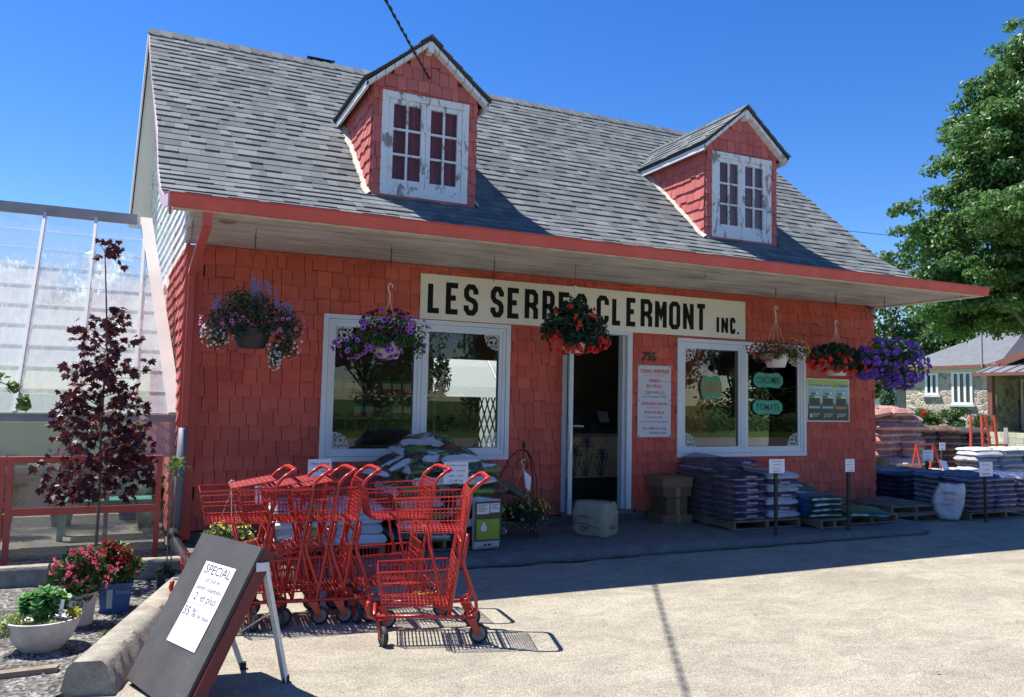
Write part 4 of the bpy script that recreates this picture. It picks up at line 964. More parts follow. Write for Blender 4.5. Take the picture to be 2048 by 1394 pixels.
b = MB(); V, F = leafcloud([(-.13, -.03, .18, .10, .09, .05), (-.16, -.07, .14, .06, .06, .05), (.05, -.13, .17, .07, .05, .02)], 1300, .014, 4, .8); addcloud(b, V, F); b.build('creeping_foliage', leafmat('pale creeping leaf', (.22, .32, .08), (.42, .50, .14), .2, .3), t)
b = MB(); V, F = leafcloud([(.155, -.02, .19, .045, .05, .035)], 500, .012, 9, .8); addcloud(b, V, F); b.build('stonecrop_flowers', m_yel, t)
b = MB(); b.hexa([(.072, -.10, .12), (.09, -.10, .12), (.09, -.097, .12), (.072, -.097, .12), (.094, -.125, .29), (.112, -.125, .29), (.112, -.122, .29), (.094, -.122, .29)]); b.build('plant_tag', m_white, t)
b = MB(); b.text('VIVACE', .02, lambda x, z: (.0815+x*0+(z)*0-.0+.0225*((x+.06)/.17)+z*.9, -.1015-(x+.07)*.147, .13+(x+.06)*1.0), 0, -.006, .10); b.build('tag_lettering', m_ink, t)
# black pot with grassy plant and tall palm-like houseplant
t = thing('palm_plant', 'thin stemmed plant with a spiky green tuft in a black pot', 'plant', (-.225, -1.62, G+.02))
b = MB(); b.lathe([(0, .001), (.07, .001), (.085, .12), (.092, .12), (.092, .135), (.078, .135), (.07, .11), (0, .11)], 24); b.build('pot', m_black_pl, t, auto=35)
b = MB(); b.box(-.02, .02, -.088, -.082, .075, .095); b.build('pot_label', m_white, t)
b = MB()
for s in (-1, 1): b.tube([(.012*s, 0, .1), (.018*s, .0, .4), (.012*s+.01, 0, .75), (.02+.004*s, 0, .90)], .006, 6, r2=.004)
b.build('stem', simple('pale stem', (.22, .17, .11), .8), t)
def blades(b, c, n, L, rg, w=.008, mi=0, flat=.3):
    for k in range(n):
        a = rg.uniform(0, 6.28); el = rg.uniform(flat, 1.3); d = Vector((cos(a)*cos(el), sin(a)*cos(el), sin(el))); s = d.cross(Vector((0, 0, 1))).normalized()*w; p0 = Vector(c); p1 = p0+d*L*.5+Vector((0, 0, .01)); p2 = p0+d*L*rg.uniform(.8, 1)-Vector((0, 0, L*.22))
        b.poly([p0-s*.4, p0+s*.4, p1+s, p1-s], mi); b.poly([p1-s, p1+s, p2], mi)
b = MB(); rg = random.Random(2); blades(b, (.02, 0, .90), 46, .14, rg, .007, 0, -.1); blades(b, (.01, 0, .84), 20, .12, rg, .007, 0, -.4); b.build('leaf_tuft', leafmat('spiky leaf', (.16, .28, .05), (.45, .50, .14), .25), t)
b = MB(); blades(b, (-.02, 0, .12), 40, .13, rg, .006, 0, .1); b.build('lower_leaves', leafmat('lower leaf', (.06, .13, .05), (.18, .28, .12), .25), t)
# weeds
for k, (x, y, s) in enumerate(((-.60, -2.75, .6), (-.95, -2.0, .8), (-.42, -2.25, .7), (-1.1, -1.7, 1.0), (-.35, -1.35, .6), (-.75, -3.1, .5))):
    t = thing('weed', 'small green weed '+['near the white pot', 'behind the planter bowl', 'right of the blue pot', 'by the concrete edging at left', 'beside the black pot', 'right of the planter bowl'][k]+' in the gravel', 'weed', (x, y, G+.02)); b = MB(); blades(b, (0, 0, 0), 26, .07*s, random.Random(k), .004); b.build('blades', m_leaf, t)
# ------------------------------------------------------------------ crimson maple sapling
t = thing('maple_sapling', 'slender young maple with dark crimson leaves before the greenhouse', 'tree', (-.735, -1.22, G))
def mleaf_pts():
    L = [(0, -.10), (.10, -.04), (.30, -.16), (.27, .02), (.50, .10), (.30, .20), (.40, .40), (.16, .34), (.12, .46), (.0, .70)]
    return L+[(-x, y) for x, y in L[-2:0:-1]]
ML = mleaf_pts()
def mleaf(b, c, s, dirv, nrm, mi=0):
    d = dirv.normalized(); n = (nrm-d*nrm.dot(d)).normalized(); u = d.cross(n); pts = [c+u*x*s+d*(y+.1)*s-n*(abs(x)*.25)*s for x, y in ML]
    o = c+d*.25*s; 
    for i in range(len(pts)): b.poly([o, pts[i], pts[(i+1) % len(pts)]], mi)
b = MB(); st = [(0, 0, 0), (.005, 0, .6), (-.01, .01, 1.2), (-.005, 0, 1.9), (-.045, 0, 2.45), (-.06, 0, 2.62)]; b.tube(st, .013, 8, r2=.003); b.build('trunk', simple('maple bark', (.13, .11, .10), .8, .2, 30), t, smooth=True)
rg = random.Random(12); b = MB(); lb = MB()
def stx(z):
    for (a, _, c), (d, _, e) in zip(st, st[1:]):
        if z <= e: return a+(d-a)*(z-c)/(e-c)
    return st[-1][0]
def env(z):      # half width of the narrow crown with height
    for (a, c), (d, e) in zip([(.72, .30), (.95, .44), (1.2, .40), (1.5, .27), (1.8, .26), (2.05, .17), (2.25, .05)], [(.95, .44), (1.2, .40), (1.5, .27), (1.8, .26), (2.05, .17), (2.25, .05), (2.62, .12)]):
        if z <= d: return c+(e-c)*max(0, (z-a))/(d-a)
    return .1
for k in range(62):
    z = .74+1.5*(k/62)**1.05+rg.uniform(-.03, .03) if k < 58 else 2.60; R = env(z)*rg.uniform(.7, 1.05); a = rg.uniform(0, 6.28) if k % 3 else rg.choice((0, pi))+rg.uniform(-.4, .4)
    p0 = Vector((stx(z-.1), 0, z-.1*min(1, R*3))); p2 = Vector((stx(z)+cos(a)*R, sin(a)*R*.9, z+rg.uniform(-.03, .05))); pm = (p0+p2)/2+Vector((0, 0, .02)); b.tube([p0, pm, p2], .004, 4, r2=.0015)
    nl = max(5, int(R*52)) if k < 58 else 6
    for j in range(nl):
        q = rg.uniform(.25, 1.05); c = p0.lerp(p2, q)+Vector((rg.gauss(0, .035), rg.gauss(0, .04), rg.gauss(0, .045))); dv = Vector((rg.gauss(0, .6)+cos(a)*.5, rg.gauss(-.25, .5), -.75+rg.gauss(0, .4))); nr = Vector((rg.gauss(0, .5), -1+rg.gauss(0, .4), .5+rg.gauss(0, .4)))
        mleaf(lb, c, .085*rg.uniform(.7, 1.15), dv, nr)
b.build('twigs', simple('crimson twig', (.08, .04, .04), .7), t); lb.build('foliage', leafmat('crimson maple leaf', (.055, .010, .014), (.20, .028, .02), .45, .35, .4), t)
# green branch reaching in at the left edge
t = thing('overhanging_branch', 'thin green leafy branch reaching in from the left picture edge', 'branch', (-1.30, -2.0, 1.33))
b = MB(); b.tube([(-.7, 0, -.1), (-.3, 0, .02), (-.05, 0, 0), (.08, 0, -.06), (.14, 0, -.16)], .006, 5, r2=.002); b.tube([(-.06, 0, 0), (0, 0, .05)], .003, 4); b.build('twig', simple('green twig', (.10, .11, .05), .7), t)
b = MB(); V, F = leafcloud([(-.06, 0, .01, .09, .06, .05), (.05, 0, -.04, .06, .05, .04), (.12, 0, -.14, .05, .04, .07), (-.4, 0, 0, .3, .2, .2)], 150, .05, 6, .6, .6); addcloud(b, V, F); b.build('foliage', leafmat('fresh leaf', (.12, .22, .05), (.28, .42, .10), .25), t)
# ------------------------------------------------------------------ black sign board on an easel frame
t = thing('special_board', 'black sandwich board with taped paper reading SPECIAL, leaning on a white folding easel', 'sign board')
E0 = Vector((-.48, -3.68, G+.005)); E1 = Vector((-.24, -4.25, G+.005)); ex_ = (E1-E0); wB = ex_.length; ex_.normalize(); th = radians(62.16); up_ = Vector((-ex_.y, ex_.x, 0))*cos(th)+Vector((0, 0, 1))*sin(th); nB = ex_.cross(up_).normalized(); LB = .815
def bp(u, v, o=0): p = E0+ex_*u+up_*v+nB*o; return (p.x, p.y, p.z)
def board_m():
    q = NT('chalk black board'); c = q.ramp(q.noise(4, 6, .7), [(.3, (.048, .045, .044)), (.7, (.085, .08, .078))]); s = q.ramp(q.noise(90, 2, .5), [(.74, 0), (.77, .6)]); c = q.mix(s, c, (.5, .5, .48)); return q.fin(c, .6, 0, .4)
b = MB(); b.hexa([bp(.0, .03, -.02), bp(wB-.02, 0, -.02), bp(wB, LB, -.02), bp(0, LB, -.02), bp(.0, .03, 0), bp(wB-.02, 0, 0), bp(wB, LB, 0), bp(0, LB, 0)]); b.build('board', board_m(), t)
m_mar = simple('maroon frame paint', (.13, .018, .022), .6, .2, 9)
b = MB()
for (u0, u1, v0, v1) in ((-.004, .03, .02, LB), (wB-.026, wB+.004, .0, LB), (.03, wB-.026, LB-.03, LB+.004), (.03, wB-.026, .02, .05)): b.hexa([bp(u0, v0, -.085), bp(u1, v0, -.085), bp(u1, v1, -.085), bp(u0, v1, -.085), bp(u0, v0, -.0205), bp(u1, v0, -.0205), bp(u1, v1, -.0205), bp(u0, v1, -.0205)])
b.build('board_frame', m_mar, t)
m_paper = simple('taped white paper', (.78, .78, .82), .6, .03)
b = MB(); cw = .27; rot = lambda u, v: (u, v)

def sheet(P, o): b = MB(); b.hexa([bp(*p, o) for p in P]+[bp(*p, o+.0015) for p in P]); b.build('paper_sheet', m_paper, t)
sheet([(.200, .465), (.495, .472), (.494, .681), (.188, .680)], .001); sheet([(.193, .265), (.492, .264), (.499, .470), (.205, .462)], .003)
b = MB()
tm = lambda o: (lambda x, y: bp(x, y, o))
for s, sz, y, w_, x in (('SPECIAL', .066, .622, .26, .345), ('sur tout les', .034, .583, .15, .345), ('paniers suspendus', .034, .540, .25, .345), ('2  et plus', .055, .485, .22, .352)): b.text(s, sz, tm(.0030), x, y, w_, bold=.010)
for s, sz, y, w_, x in (('35 %', .062, .405, .13, .275), ('de rabais', .030, .408, .12, .42)): b.text(s, sz, tm(.0050), x, y, w_, bold=.010)
b.build('sign_lettering', simple('marker ink', (.06, .055, .07), .6), t)
m_leg = simple('chipped white steel', (.60, .62, .62), .5, .1, 8); m_leg2 = peel('rusty white leg', (.10, .05, .03), .56)
hp = E0+ex_*(wB+.0)+up_*(LB*.90)-nB*.05; hp2 = E0+ex_*.06+up_*(LB*.80)-nB*.05
f1 = Vector((.28, -3.94, G)); f2 = Vector((.10, -3.64, G)); f1b = f1+Vector((0, 0, 0))
b = MB(); b.bar(f1, (hp.x+.015, hp.y+.02, hp.z), .026, .026); b.build('leg', m_leg, t); b = MB(); b.bar(f2, (hp2.x+.03, hp2.y+.0, hp2.z), .024, .024); b.build('leg', m_leg2, t)
for f in (f1, f2): b = MB(); b.box(f.x-.016, f.x+.016, f.y-.016, f.y+.016, G, G+.035); b.build('rubber_foot', m_black, t)
b = MB(); b.bar(f1.lerp(hp, .40), bp(.10, .30, -.05), .014, .005); b.bar(f1.lerp(hp, .62), f2.lerp(hp2, .30), .012, .005); b.build('brace', m_leg, t)
b = MB(); q = Vector(bp(wB-.0, 0, -.05)); b.hexa([(q.x-.02, q.y-.03, G), (q.x+.04, q.y-.03, G), (q.x+.06, q.y+.03, G), (q.x, q.y+.03, G), bp(wB-.03, .10, -.09), bp(wB+.006, .10, -.09), bp(wB+.006, .10, -.04), bp(wB-.03, .10, -.04)]); b.build('foot_bracket', m_leg, t)
b = MB(); b.hexa([(hp.x-.03, hp.y-.02, hp.z-.02), (hp.x+.035, hp.y-.02, hp.z-.02), (hp.x+.035, hp.y+.03, hp.z-.02), (hp.x-.03, hp.y+.03, hp.z-.02), (hp.x-.03, hp.y-.02, hp.z+.022), (hp.x+.03, hp.y-.02, hp.z+.022), (hp.x+.03, hp.y+.03, hp.z+.022), (hp.x-.03, hp.y+.03, hp.z+.022)]); b.build('hinge', m_leg, t)
# ------------------------------------------------------------------ hanging baskets
m_chain = simple('rusty chain', (.05, .035, .028), .6, metal=.5)
def chain(x, y, L, lab, hook=False):
    t = thing('hanging_chain' if not hook else 'hanging_hook', lab, 'chain' if not hook else 'hook', (x, y, 2.71)); b = MB()
    b.tube([(0, 0, .0), (0, 0, -.02), (.008, 0, -.03), (0, 0, -.04)], .0025, 5); z = -.04; k = 0
    if hook: b.tube([(0, 0, -.03), (0, 0, -L)], .002, 5)
    else:
        while z > -L:
            h = .017; pts = []
            for i in range(8):
                a = 2*pi*i/8; q = .0075*cos(a); pts.append((q if k % 2 else 0, 0 if k % 2 else q, z-h+sin(a)*h))
            b.tube(pts, .0025, 5, closed=True); z -= .026; k += 1
        zz = z
    b.build('links' if not hook else 'wire', m_chain, t); return t
def hanger(b, z0, z1, R, n=4):       # z0 = rim, z1 = hook eye
    for k in range(n):
        a = 2*pi*k/n+.5; b.tube([(R*cos(a), R*sin(a), z0), (0, 0, z1)], .0022, 4)
def hookshape(b, z1, H):   # S hook rising from z1
    P = [(0, 0, z1-.02), (0, 0, z1+H*.35), (-.015, 0, z1+H*.55), (-.02, 0, z1+H*.8), (0, 0, z1+H), (.022, 0, z1+H*.88), (.022, 0, z1+H*.74)]
    b.tube(P, .0055, 8)
def petunia(b, c, nrm, s, rim, eye, rg):
    a = nrm.orthogonal().normalized(); e = nrm.cross(a); N = 10; ph = rg.uniform(0, 6.28); outer = []; inner = []
    for k in range(N):
        q = s*(1 if k % 2 else .86); an = ph+2*pi*k/N; outer.append(c+a*cos(an)*q+e*sin(an)*q+nrm*s*.05); inner.append(c+a*cos(an)*s*.42+e*sin(an)*s*.42-nrm*s*.14)
    for k in range(N):
        j = (k+1) % N; b.poly([inner[k], outer[k], outer[j], inner[j]], rim); b.poly([c-nrm*s*.55, inner[k], inner[j]], eye)
def surf_pts(blobs, n, rg, zlo=-9, zhi=9, front=True):
    out = []
    while len(out) < n:
        c = rg.choice(blobs); d = Vector((rg.gauss(0, 1), rg.gauss(0, 1), rg.gauss(0, 1))).normalized()
        if front and d.y > .35: continue
        p = Vector((c[0]+d.x*c[3]*1.0, c[1]+d.y*c[4]*1.0, c[2]+d.z*c[5]*1.0))
        if zlo < p.z < zhi: out.append((p, (d+Vector((rg.gauss(0, .3), rg.gauss(-.4, .3), rg.gauss(.1, .3)))).normalized()))
    return out
def basket(x, y, zrim, lab, seed, blobs, nleaf, lsize, lm, flowers, potm, hook_m, z_eye, hookH, R=.15, ph=.13, ar=.5, droop=.5, tagc=None):
    t = thing('hanging_basket', lab, 'hanging basket', (x, y, zrim), 0, 'hanging baskets under the eave'); rg = random.Random(seed)
    b = MB(); R *= .92; b.lathe([(0, -ph), (R*.66, -ph), (R*.97, -.01), (R*1.04, -.01), (R*1.04, .008), (R*.95, .008), (R*.9, -.02), (0, -.02)], 26); b.build('pot', potm, t, auto=35)
    b = MB(); hanger(b, 0, z_eye-zrim, R); hookshape(b, z_eye-zrim, hookH); b.build('hanger', hook_m, t)
    b = MB(); V, F = leafcloud(list(blobs)+[(-.11, -.15, .0, .10, .06, .07, .7), (.10, -.15, .01, .10, .06, .06, .6)], int(nleaf*1.35), lsize, seed, ar, droop); addcloud(b, V, F); b.build('foliage', lm, t)
    for name, mats, n, size, bl, kw in flowers:
        b = MB()
        for p, nr in surf_pts(bl, int(n*1.25), rg, **kw):
            s = size*rg.uniform(.75, 1.25)*1.08
            if name == 'drooping_blossom':
                for _ in range(3): petunia(b, p+Vector((rg.gauss(0, .008), rg.gauss(0, .008), rg.gauss(0, .01))), (nr+Vector((rg.gauss(0, .5), -.4, rg.gauss(-.3, .5)))).normalized(), s, 0, 0, rg)
            else: petunia(b, p, nr, s, 0, 1, rg)
        b.build(name, mats, t)
    if tagc: b = MB(); b.box(tagc[0]-.02, tagc[0]+.02, -.005, -.003, tagc[1]-.03, tagc[1]+.03); b.build('price_tag', m_white, t)
    return t
PM = lambda n, c, k=.25: leafmat(n, c, None, .18, k)
m_fp = PM('violet petunia', (.42, .16, .58)); m_fpd = PM('dark violet throat', (.10, .008, .14)); m_fpk = PM('magenta rim', (.78, .22, .52)); m_fpkd = PM('magenta throat', (.22, .01, .09)); m_fw = PM('white bacopa', (.72, .74, .70)); m_fwc = PM('white bacopa centre', (.5, .5, .35))
m_fred = PM('scarlet begonia', (.66, .035, .025)); m_fdp = PM('deep purple petunia', (.16, .06, .46)); m_fdpd = PM('purple throat', (.24, .12, .50)); m_fcop = PM('copper calibrachoa', (.55, .09, .05)); m_fcopd = PM('dark copper throat', (.25, .02, .02)); m_fyel = PM('yellow calibrachoa', (.65, .50, .05)); m_fyd = PM('yellow throat', (.35, .16, .02)); m_lav = PM('lavender spike', (.24, .24, .45)); m_mar2 = PM('maroon petunia', (.09, .006, .02))
m_lgrey = leafmat('grey green leaf', (.045, .085, .05), (.10, .16, .10)); m_lg = leafmat('basket leaf', (.05, .12, .04), (.12, .23, .07)); m_lbeg = leafmat('begonia leaf', (.022, .055, .028), (.06, .12, .055))
m_potw = simple('cream basket pot', (.58, .54, .46), .5, .06, 4); m_potg = simple('dark basket pot', (.018, .02, .026), .45); m_hw = simple('white plastic hook', (.62, .6, .55), .4); m_hb = simple('dull wire', (.22, .14, .13), .5)
Yb = -.92
# 1 lavender, magenta and white, dark pot
bl = [(-.05, 0, .20, .25, .20, .17, 3), (.14, 0, .13, .24, .2, .16, 2), (-.24, 0, .06, .14, .15, .14, 1.2), (.30, 0, .04, .13, .15, .13, 1.2), (-.28, 0, -.08, .10, .1, .10, .5), (.26, -.02, -.12, .14, .1, .14, .8), (.20, -.03, -.22, .05, .05, .10, .3)]
t1 = basket(.35, -1.07, 1.82, 'lavender, magenta and white flowered basket in a dark pot, nearest the downspout', 41, bl, 3000, .034, m_lgrey,
 [('magenta_blossom', [m_fpk, m_fpkd], 70, .017, [(-.25, 0, .07, .17, .15, .11), (.30, 0, .05, .16, .15, .12), (.17, -.04, .03, .14, .12, .08), (-.12, -.04, .05, .12, .12, .08)], {}),
  ('white_blossom', [m_fw, m_fwc], 120, .011, [(-.29, 0, -.05, .12, .1, .12), (.27, -.02, -.10, .16, .1, .16), (.20, -.03, -.24, .05, .05, .10), (-.18, 0, -.03, .14, .1, .06)], {})], m_potg, m_hb, 2.24, .10, .19, .15)
b = MB(); rg = random.Random(9)
for k in range(34):
    px, pz = rg.uniform(-.32, .34), 0; zz = .12+.24*(1-(px/.36)**2)+rg.uniform(-.10, .04); c = Vector((px, rg.uniform(-.2, .05), zz))
    for j in range(14): petunia(b, c+Vector((rg.gauss(0, .010), rg.gauss(0, .010), -.025+j*.006)), Vector((rg.gauss(0, 1), -1, rg.gauss(0, .5))).normalized(), .0075, 0, 0, rg)
b.build('lavender_spikes', m_lav, t1)
# 2 violet petunias
bl = [(0, 0, .16, .24, .2, .13, 2), (-.16, 0, .08, .16, .16, .14, 1), (.20, 0, .10, .17, .16, .14, 1), (-.34, -.02, -.06, .14, .1, .08, .35), (.29, 0, -.02, .08, .08, .12, .4)]
t2_ = basket(1.58, -.99, 1.78, 'violet petunia basket in a cream pot before the left window', 42, bl, 1700, .034, m_lg,
 [('petunia_blossom', [m_fp, m_fpd], 88, .026, [(0, 0, .17, .26, .2, .14), (-.18, 0, .08, .18, .16, .16), (.22, 0, .10, .19, .16, .16), (-.36, -.02, -.06, .16, .1, .10), (-.05, -.08, -.07, .16, .08, .08)], {'zlo': -.20}),
  ('maroon_blossom', [m_mar2, m_mar2], 22, .026, [(0, 0, .18, .26, .2, .14)], {'zlo': .08})], m_potw, m_hw, 2.19, .15, .15, .15)
# 3 scarlet begonia at the door
bl = [(0, 0, .30, .17, .17, .16, 1.6), (-.14, 0, .17, .20, .18, .15, 1.5), (.16, 0, .16, .21, .18, .15, 1.5), (.3, 0, .05, .12, .12, .10, .6), (-.28, 0, .08, .12, .12, .12, .6)]
basket(3.58, -.94, 1.91, 'scarlet begonia basket with dark leaves before the door', 43, bl, 1350, .075, m_lbeg,
 [('drooping_blossom', [m_fred], 62, .026, [(-.12, 0, .0, .22, .16, .08), (.18, 0, -.02, .22, .16, .09), (0, 0, -.08, .3, .15, .06)], {'zlo': -.17}), ('drooping_blossom', [m_fred], 12, .018, [(0, 0, .20, .3, .2, .18)], {})], m_potw, m_hw, 2.38, .10, .15, .14, .45, .9, (.03, .38))
# 4 copper / yellow
bl = [(0, 0, .08, .26, .2, .11, 2), (-.24, 0, .02, .14, .14, .12, 1), (.26, 0, .04, .18, .16, .13, 1.2)]
basket(6.33, -.91, 1.87, 'copper and yellow flowered basket in a cream pot before the right window', 44, bl, 1500, .028, m_lg,
 [('copper_blossom', [m_fcop, m_fcopd], 120, .017, [(-.2, 0, .04, .22, .2, .13), (.15, 0, .07, .3, .2, .13)], {}), ('yellow_blossom', [m_fyel, m_fyd], 42, .017, [(.28, 0, .06, .18, .18, .15)], {})], m_potw, m_hw, 2.30, .16, .17, .15)
# 5 red begonia
bl = [(-.02, 0, .14, .26, .2, .12, 2), (-.28, 0, .08, .18, .16, .13, 1), (.30, 0, .04, .24, .16, .15, 1.3)]
basket(7.29, -.92, 1.80, 'red begonia basket in a cream pot above the poster', 45, bl, 1100, .075, m_lbeg,
 [('drooping_blossom', [m_fred], 74, .026, [(-.28, 0, -.0, .20, .16, .10), (.30, 0, -.03, .30, .16, .10), (.0, -.1, .0, .2, .1, .10)], {'zlo': -.15})], m_potw, m_hw, 2.22, .12, .17, .15, .45, .9)
# 6 deep purple ball
bl = [(0, 0, .05, .44, .36, .20, 3), (.25, 0, -.1, .32, .3, .18, 1.5), (-.3, 0, -.05, .3, .26, .14, 1.2), (.15, 0, -.28, .26, .2, .10, .6)]
basket(8.22, -.92, 1.90, 'deep purple petunia basket at the far right end of the eave', 46, bl, 2600, .04, m_lg,
 [('petunia_blossom', [m_fdp, m_fdpd], 330, .034, [(0, 0, .05, .46, .38, .22), (.25, 0, -.1, .34, .32, .20), (-.3, 0, -.06, .32, .28, .16), (.15, 0, -.26, .26, .2, .13), (-.42, 0, -.20, .13, .12, .07)], {})], m_potg, m_hb, 2.42, .06, .2, .16)
for x, y, L, lab in ((.35, -1.07, .16, 'rusty chain above the lavender basket'), (1.58, -.99, .22, 'rusty chain above the violet petunia basket'), (2.67, -.90, .24, 'empty rusty chain hanging before the sign board'), (6.33, -.91, .10, 'rusty chain above the copper and yellow basket'), (7.29, -.92, .24, 'rusty chain above the poster'), (8.14, -.92, .18, 'rusty chain above the deep purple basket')):
    c = chain(x, y, L, lab); c['group'] = 'rusty chains hung from the soffit'
chain(3.58, -.94, .20, 'thin wire hook above the scarlet begonia basket', True)
# overhead service cable running to the left dormer
t = thing('service_cable', 'twisted black overhead cable running down to the left dormer', 'cable'); b = MB(); P0 = Vector((-.6, -5.1, 4.5)); P1 = Vector((2.20, -.06, 4.77)); n = 90
A0 = []; A1 = []
for i in range(n+1):
    k = i/n; p = P0.lerp(P1, k)-Vector((0, 0, .25*4*k*(1-k)*.12)); A0.append(p+Vector((cos(k*120)*.010, 0, sin(k*120)*.010))); A1.append(p-Vector((cos(k*120)*.010, 0, sin(k*120)*.010)))
b.tube(A0, .009, 5); b.tube(A1, .007, 5); b.build('cable', m_black, t, smooth=True)
# ------------------------------------------------------------------ shopping carts
def cartred():
    t = NT('glossy red cart enamel'); c = t.ramp(t.noise(9, 4), [(.3, (.36, .014, .010)), (.7, (.46, .022, .014))]); sc = t.ramp(t.noise(16, 8, .8, t.co('Object', (1, 1, .6))), [(.64, 0), (.67, .8)]); c = t.mix(sc, c, (.10, .035, .03)); t.b.inputs['Coat Weight'].default_value = .3; t.b.inputs['Coat Roughness'].default_value = .2; return t.fin(c, .38, 0, .5)
m_cart = cartred(); m_tyre = simple('dark rubber tyre', (.03, .03, .032), .7); m_hub = simple('grey wheel hub', (.22, .22, .22), .5)
def grid(b, fr, nu, nv, r, us=None):
    """wire panel on the quad fr(u, v)"""
    for i in range(nu+1): b.tube([fr(i/nu, 0), fr(i/nu, .5), fr(i/nu, 1)], r, 4, cap=False)
    for j in range(nv+1): b.tube([fr(0, j/nv), fr(.5, j/nv), fr(1, j/nv)], r*1.35, 4, cap=False)
def lerp3(p, q, k): return tuple(p[i]+(q[i]-p[i])*k for i in range(3))
def bil(a, b_, c, d): return lambda u, v: lerp3(lerp3(a, b_, u), lerp3(d, c, u), v)
def make_cart(gate_up, lab, cat='shopping cart'):
    t = thing('shopping_cart', lab, cat, (0, 0, G), 0, 'red two tier shopping carts')
    b = MB(); T = .0115
    for s in (-1, 1):
        y = .205*s
        b.tube([(-.615, y*.82, .168), (-.30, y*.93, .163), (-.05, y, .158), (-.012, y, .166), (0, y, .20), (-.006, y, .26), (-.085, y, .47), (-.088, y, .50), (-.064, y, .62)], T, 8)
        b.tube([(-.165, y*.93, .163), (-.145, y*.93, .30), (-.105, y*.97, .56), (-.072, y, .76), (-.052, y, .90), (-.035, y, .93), (-.01, y, .955), (.035, y*.98, .985)], T, 8)
        b.bar((-.093, y, .53), (-.065, y, .66), .020, .03, (0, 1, 0))
        b.tube([(-.30, y*.8, .66), (-.26, y*.9, .45), (-.20, y*.95, .165)], T*.8, 6)
    b.tube([(-.615, -.168, .168), (-.615, .168, .168)], T, 8); b.tube([(-.16, -.19, .168), (-.16, .19, .168)], T*.7, 6); b.tube([(-.07, -.2, .16), (-.02, -.2, .20), (-.02, .2, .20), (-.07, .2, .16)], T*.6, 6)
    b.tube([(-.10, -.2, .60), (-.10, .2, .60)], T*.7, 6)
    b.build('frame', m_cart, t, smooth=True)
    b = MB()
    for s in (-1, 1): b.tube([(-.60, s*.165, .155), (-.645, s*.165, .172), (-.655, s*.165, .215), (-.648, s*.165, .255)], .015, 8)
    b.build('bumper', m_cart, t, smooth=True)
    b = MB(); b.tube([(.035, -.201, .985), (.055, -.185, .992), (.062, -.15, .995), (.062, .15, .995), (.055, .185, .992), (.035, .201, .985)], .0150, 10); b.build('handle', m_cart, t, smooth=True)
    # upper basket
    def tub(name, xt0, xt1, zt0, zt1, xb0, xb1, zb0, zb1, yt, yb, nx, ny):
        b = MB(); r = .0021
        TL = [(xt0, -yt, zt0), (xt0, yt, zt0), (xt1, yt, zt1), (xt1, -yt, zt1)]; BL = [(xb0, -yb, zb0), (xb0, yb, zb0), (xb1, yb, zb1), (xb1, -yb, zb1)]
        grid(b, bil(BL[0], BL[3], TL[3], TL[0]), nx, 3, r); grid(b, bil(BL[1], BL[2], TL[2], TL[1]), nx, 3, r); grid(b, bil(BL[0], BL[1], TL[1], TL[0]), ny, 3, r)
        F = bil(BL[0], BL[3], BL[2], BL[1]); grid(b, F, nx, 4, r)
        for i in range(nx+1): p, q = F(i/nx, 0), F(i/nx, 1); b.bar((p[0], p[1], p[2]+.006), (q[0], q[1], q[2]+.006), .002, .014)
        b.tube([TL[3], TL[0], TL[1], TL[2]], .0052, 6); b.tube([BL[3], BL[0], BL[1], BL[2]], .004, 6)
        for k in (0, 1, 2, 3): b.tube([BL[k], TL[k]], .0042, 5)
        b.build(name, m_cart, t)
    tub('upper_basket', -.515, -.075, .868, .885, -.475, -.09, .665, .66, .19, .175, 16, 13)
    tub('lower_basket', -.605, -.155, .425, .44, -.57, -.17, .225, .21, .178, .165, 17, 12)
    def gate(name, p, q, w, nx, nz):
        b = MB(); A = (p[0], -w, p[2]); B_ = (p[0], w, p[2]); C_ = (q[0], w, q[2]); D_ = (q[0], -w, q[2]); grid(b, bil(A, B_, C_, D_), nx, nz, .0019); b.tube([A, B_, C_, D_], .0042, 6, closed=True); b.build(name, m_cart, t)
    if gate_up: gate('rear_gate', (-.06, 0, .93), (-.33, 0, .885), .185, 14, 9); gate('lower_rear_gate', (-.14, 0, .50), (-.40, 0, .455), .165, 12, 8)
    else: gate('rear_gate', (-.088, 0, .665), (-.052, 0, .925), .185, 15, 10); gate('lower_rear_gate', (-.168, 0, .215), (-.13, 0, .50), .168, 13, 9)
    for (x, y, ca) in ((-.575, -.165, 1.2), (-.575, .165, -.4), (-.03, -.20, 0), (-.03, .20, .15)):
        w = bpy.data.objects.new('wheel', None); col.objects.link(w); w.parent = t
        rr = .058; ox, oy = .045*cos(ca), -.045*sin(ca); cx_, cy_ = x+ox, y+oy; ax = Vector((sin(ca), cos(ca), 0)); fw = Vector((cos(ca), -sin(ca), 0))
        def ring(b, prof, n=26):
            st0 = len(b.v)
            for r0, o in prof:
                for k in range(n): a = 2*pi*k/n; p = Vector((cx_, cy_, rr))+fw*cos(a)*r0+Vector((0, 0, 1))*sin(a)*r0+ax*o; b.v.append(tuple(p))
            for i in range(len(prof)-1):
                for k in range(n): k2 = (k+1) % n; b.f.append((st0+i*n+k, st0+i*n+k2, st0+(i+1)*n+k2, st0+(i+1)*n+k)); b.m.append(0)
        b = MB(); ring(b, [(.041, -.013), (.052, -.015), (.058, -.010), (.058, .010), (.052, .015), (.041, .013)]); b.build('tyre', m_tyre, w, smooth=True)
        b = MB(); ring(b, [(.0, -.014), (.012, -.014), (.016, -.006), (.034, -.008), (.0409, -.012), (.0409, .012), (.034, .008), (.016, .006), (.012, .014), (.0, .014)]); b.build('hub', m_hub, w, auto=30)
        b = MB()
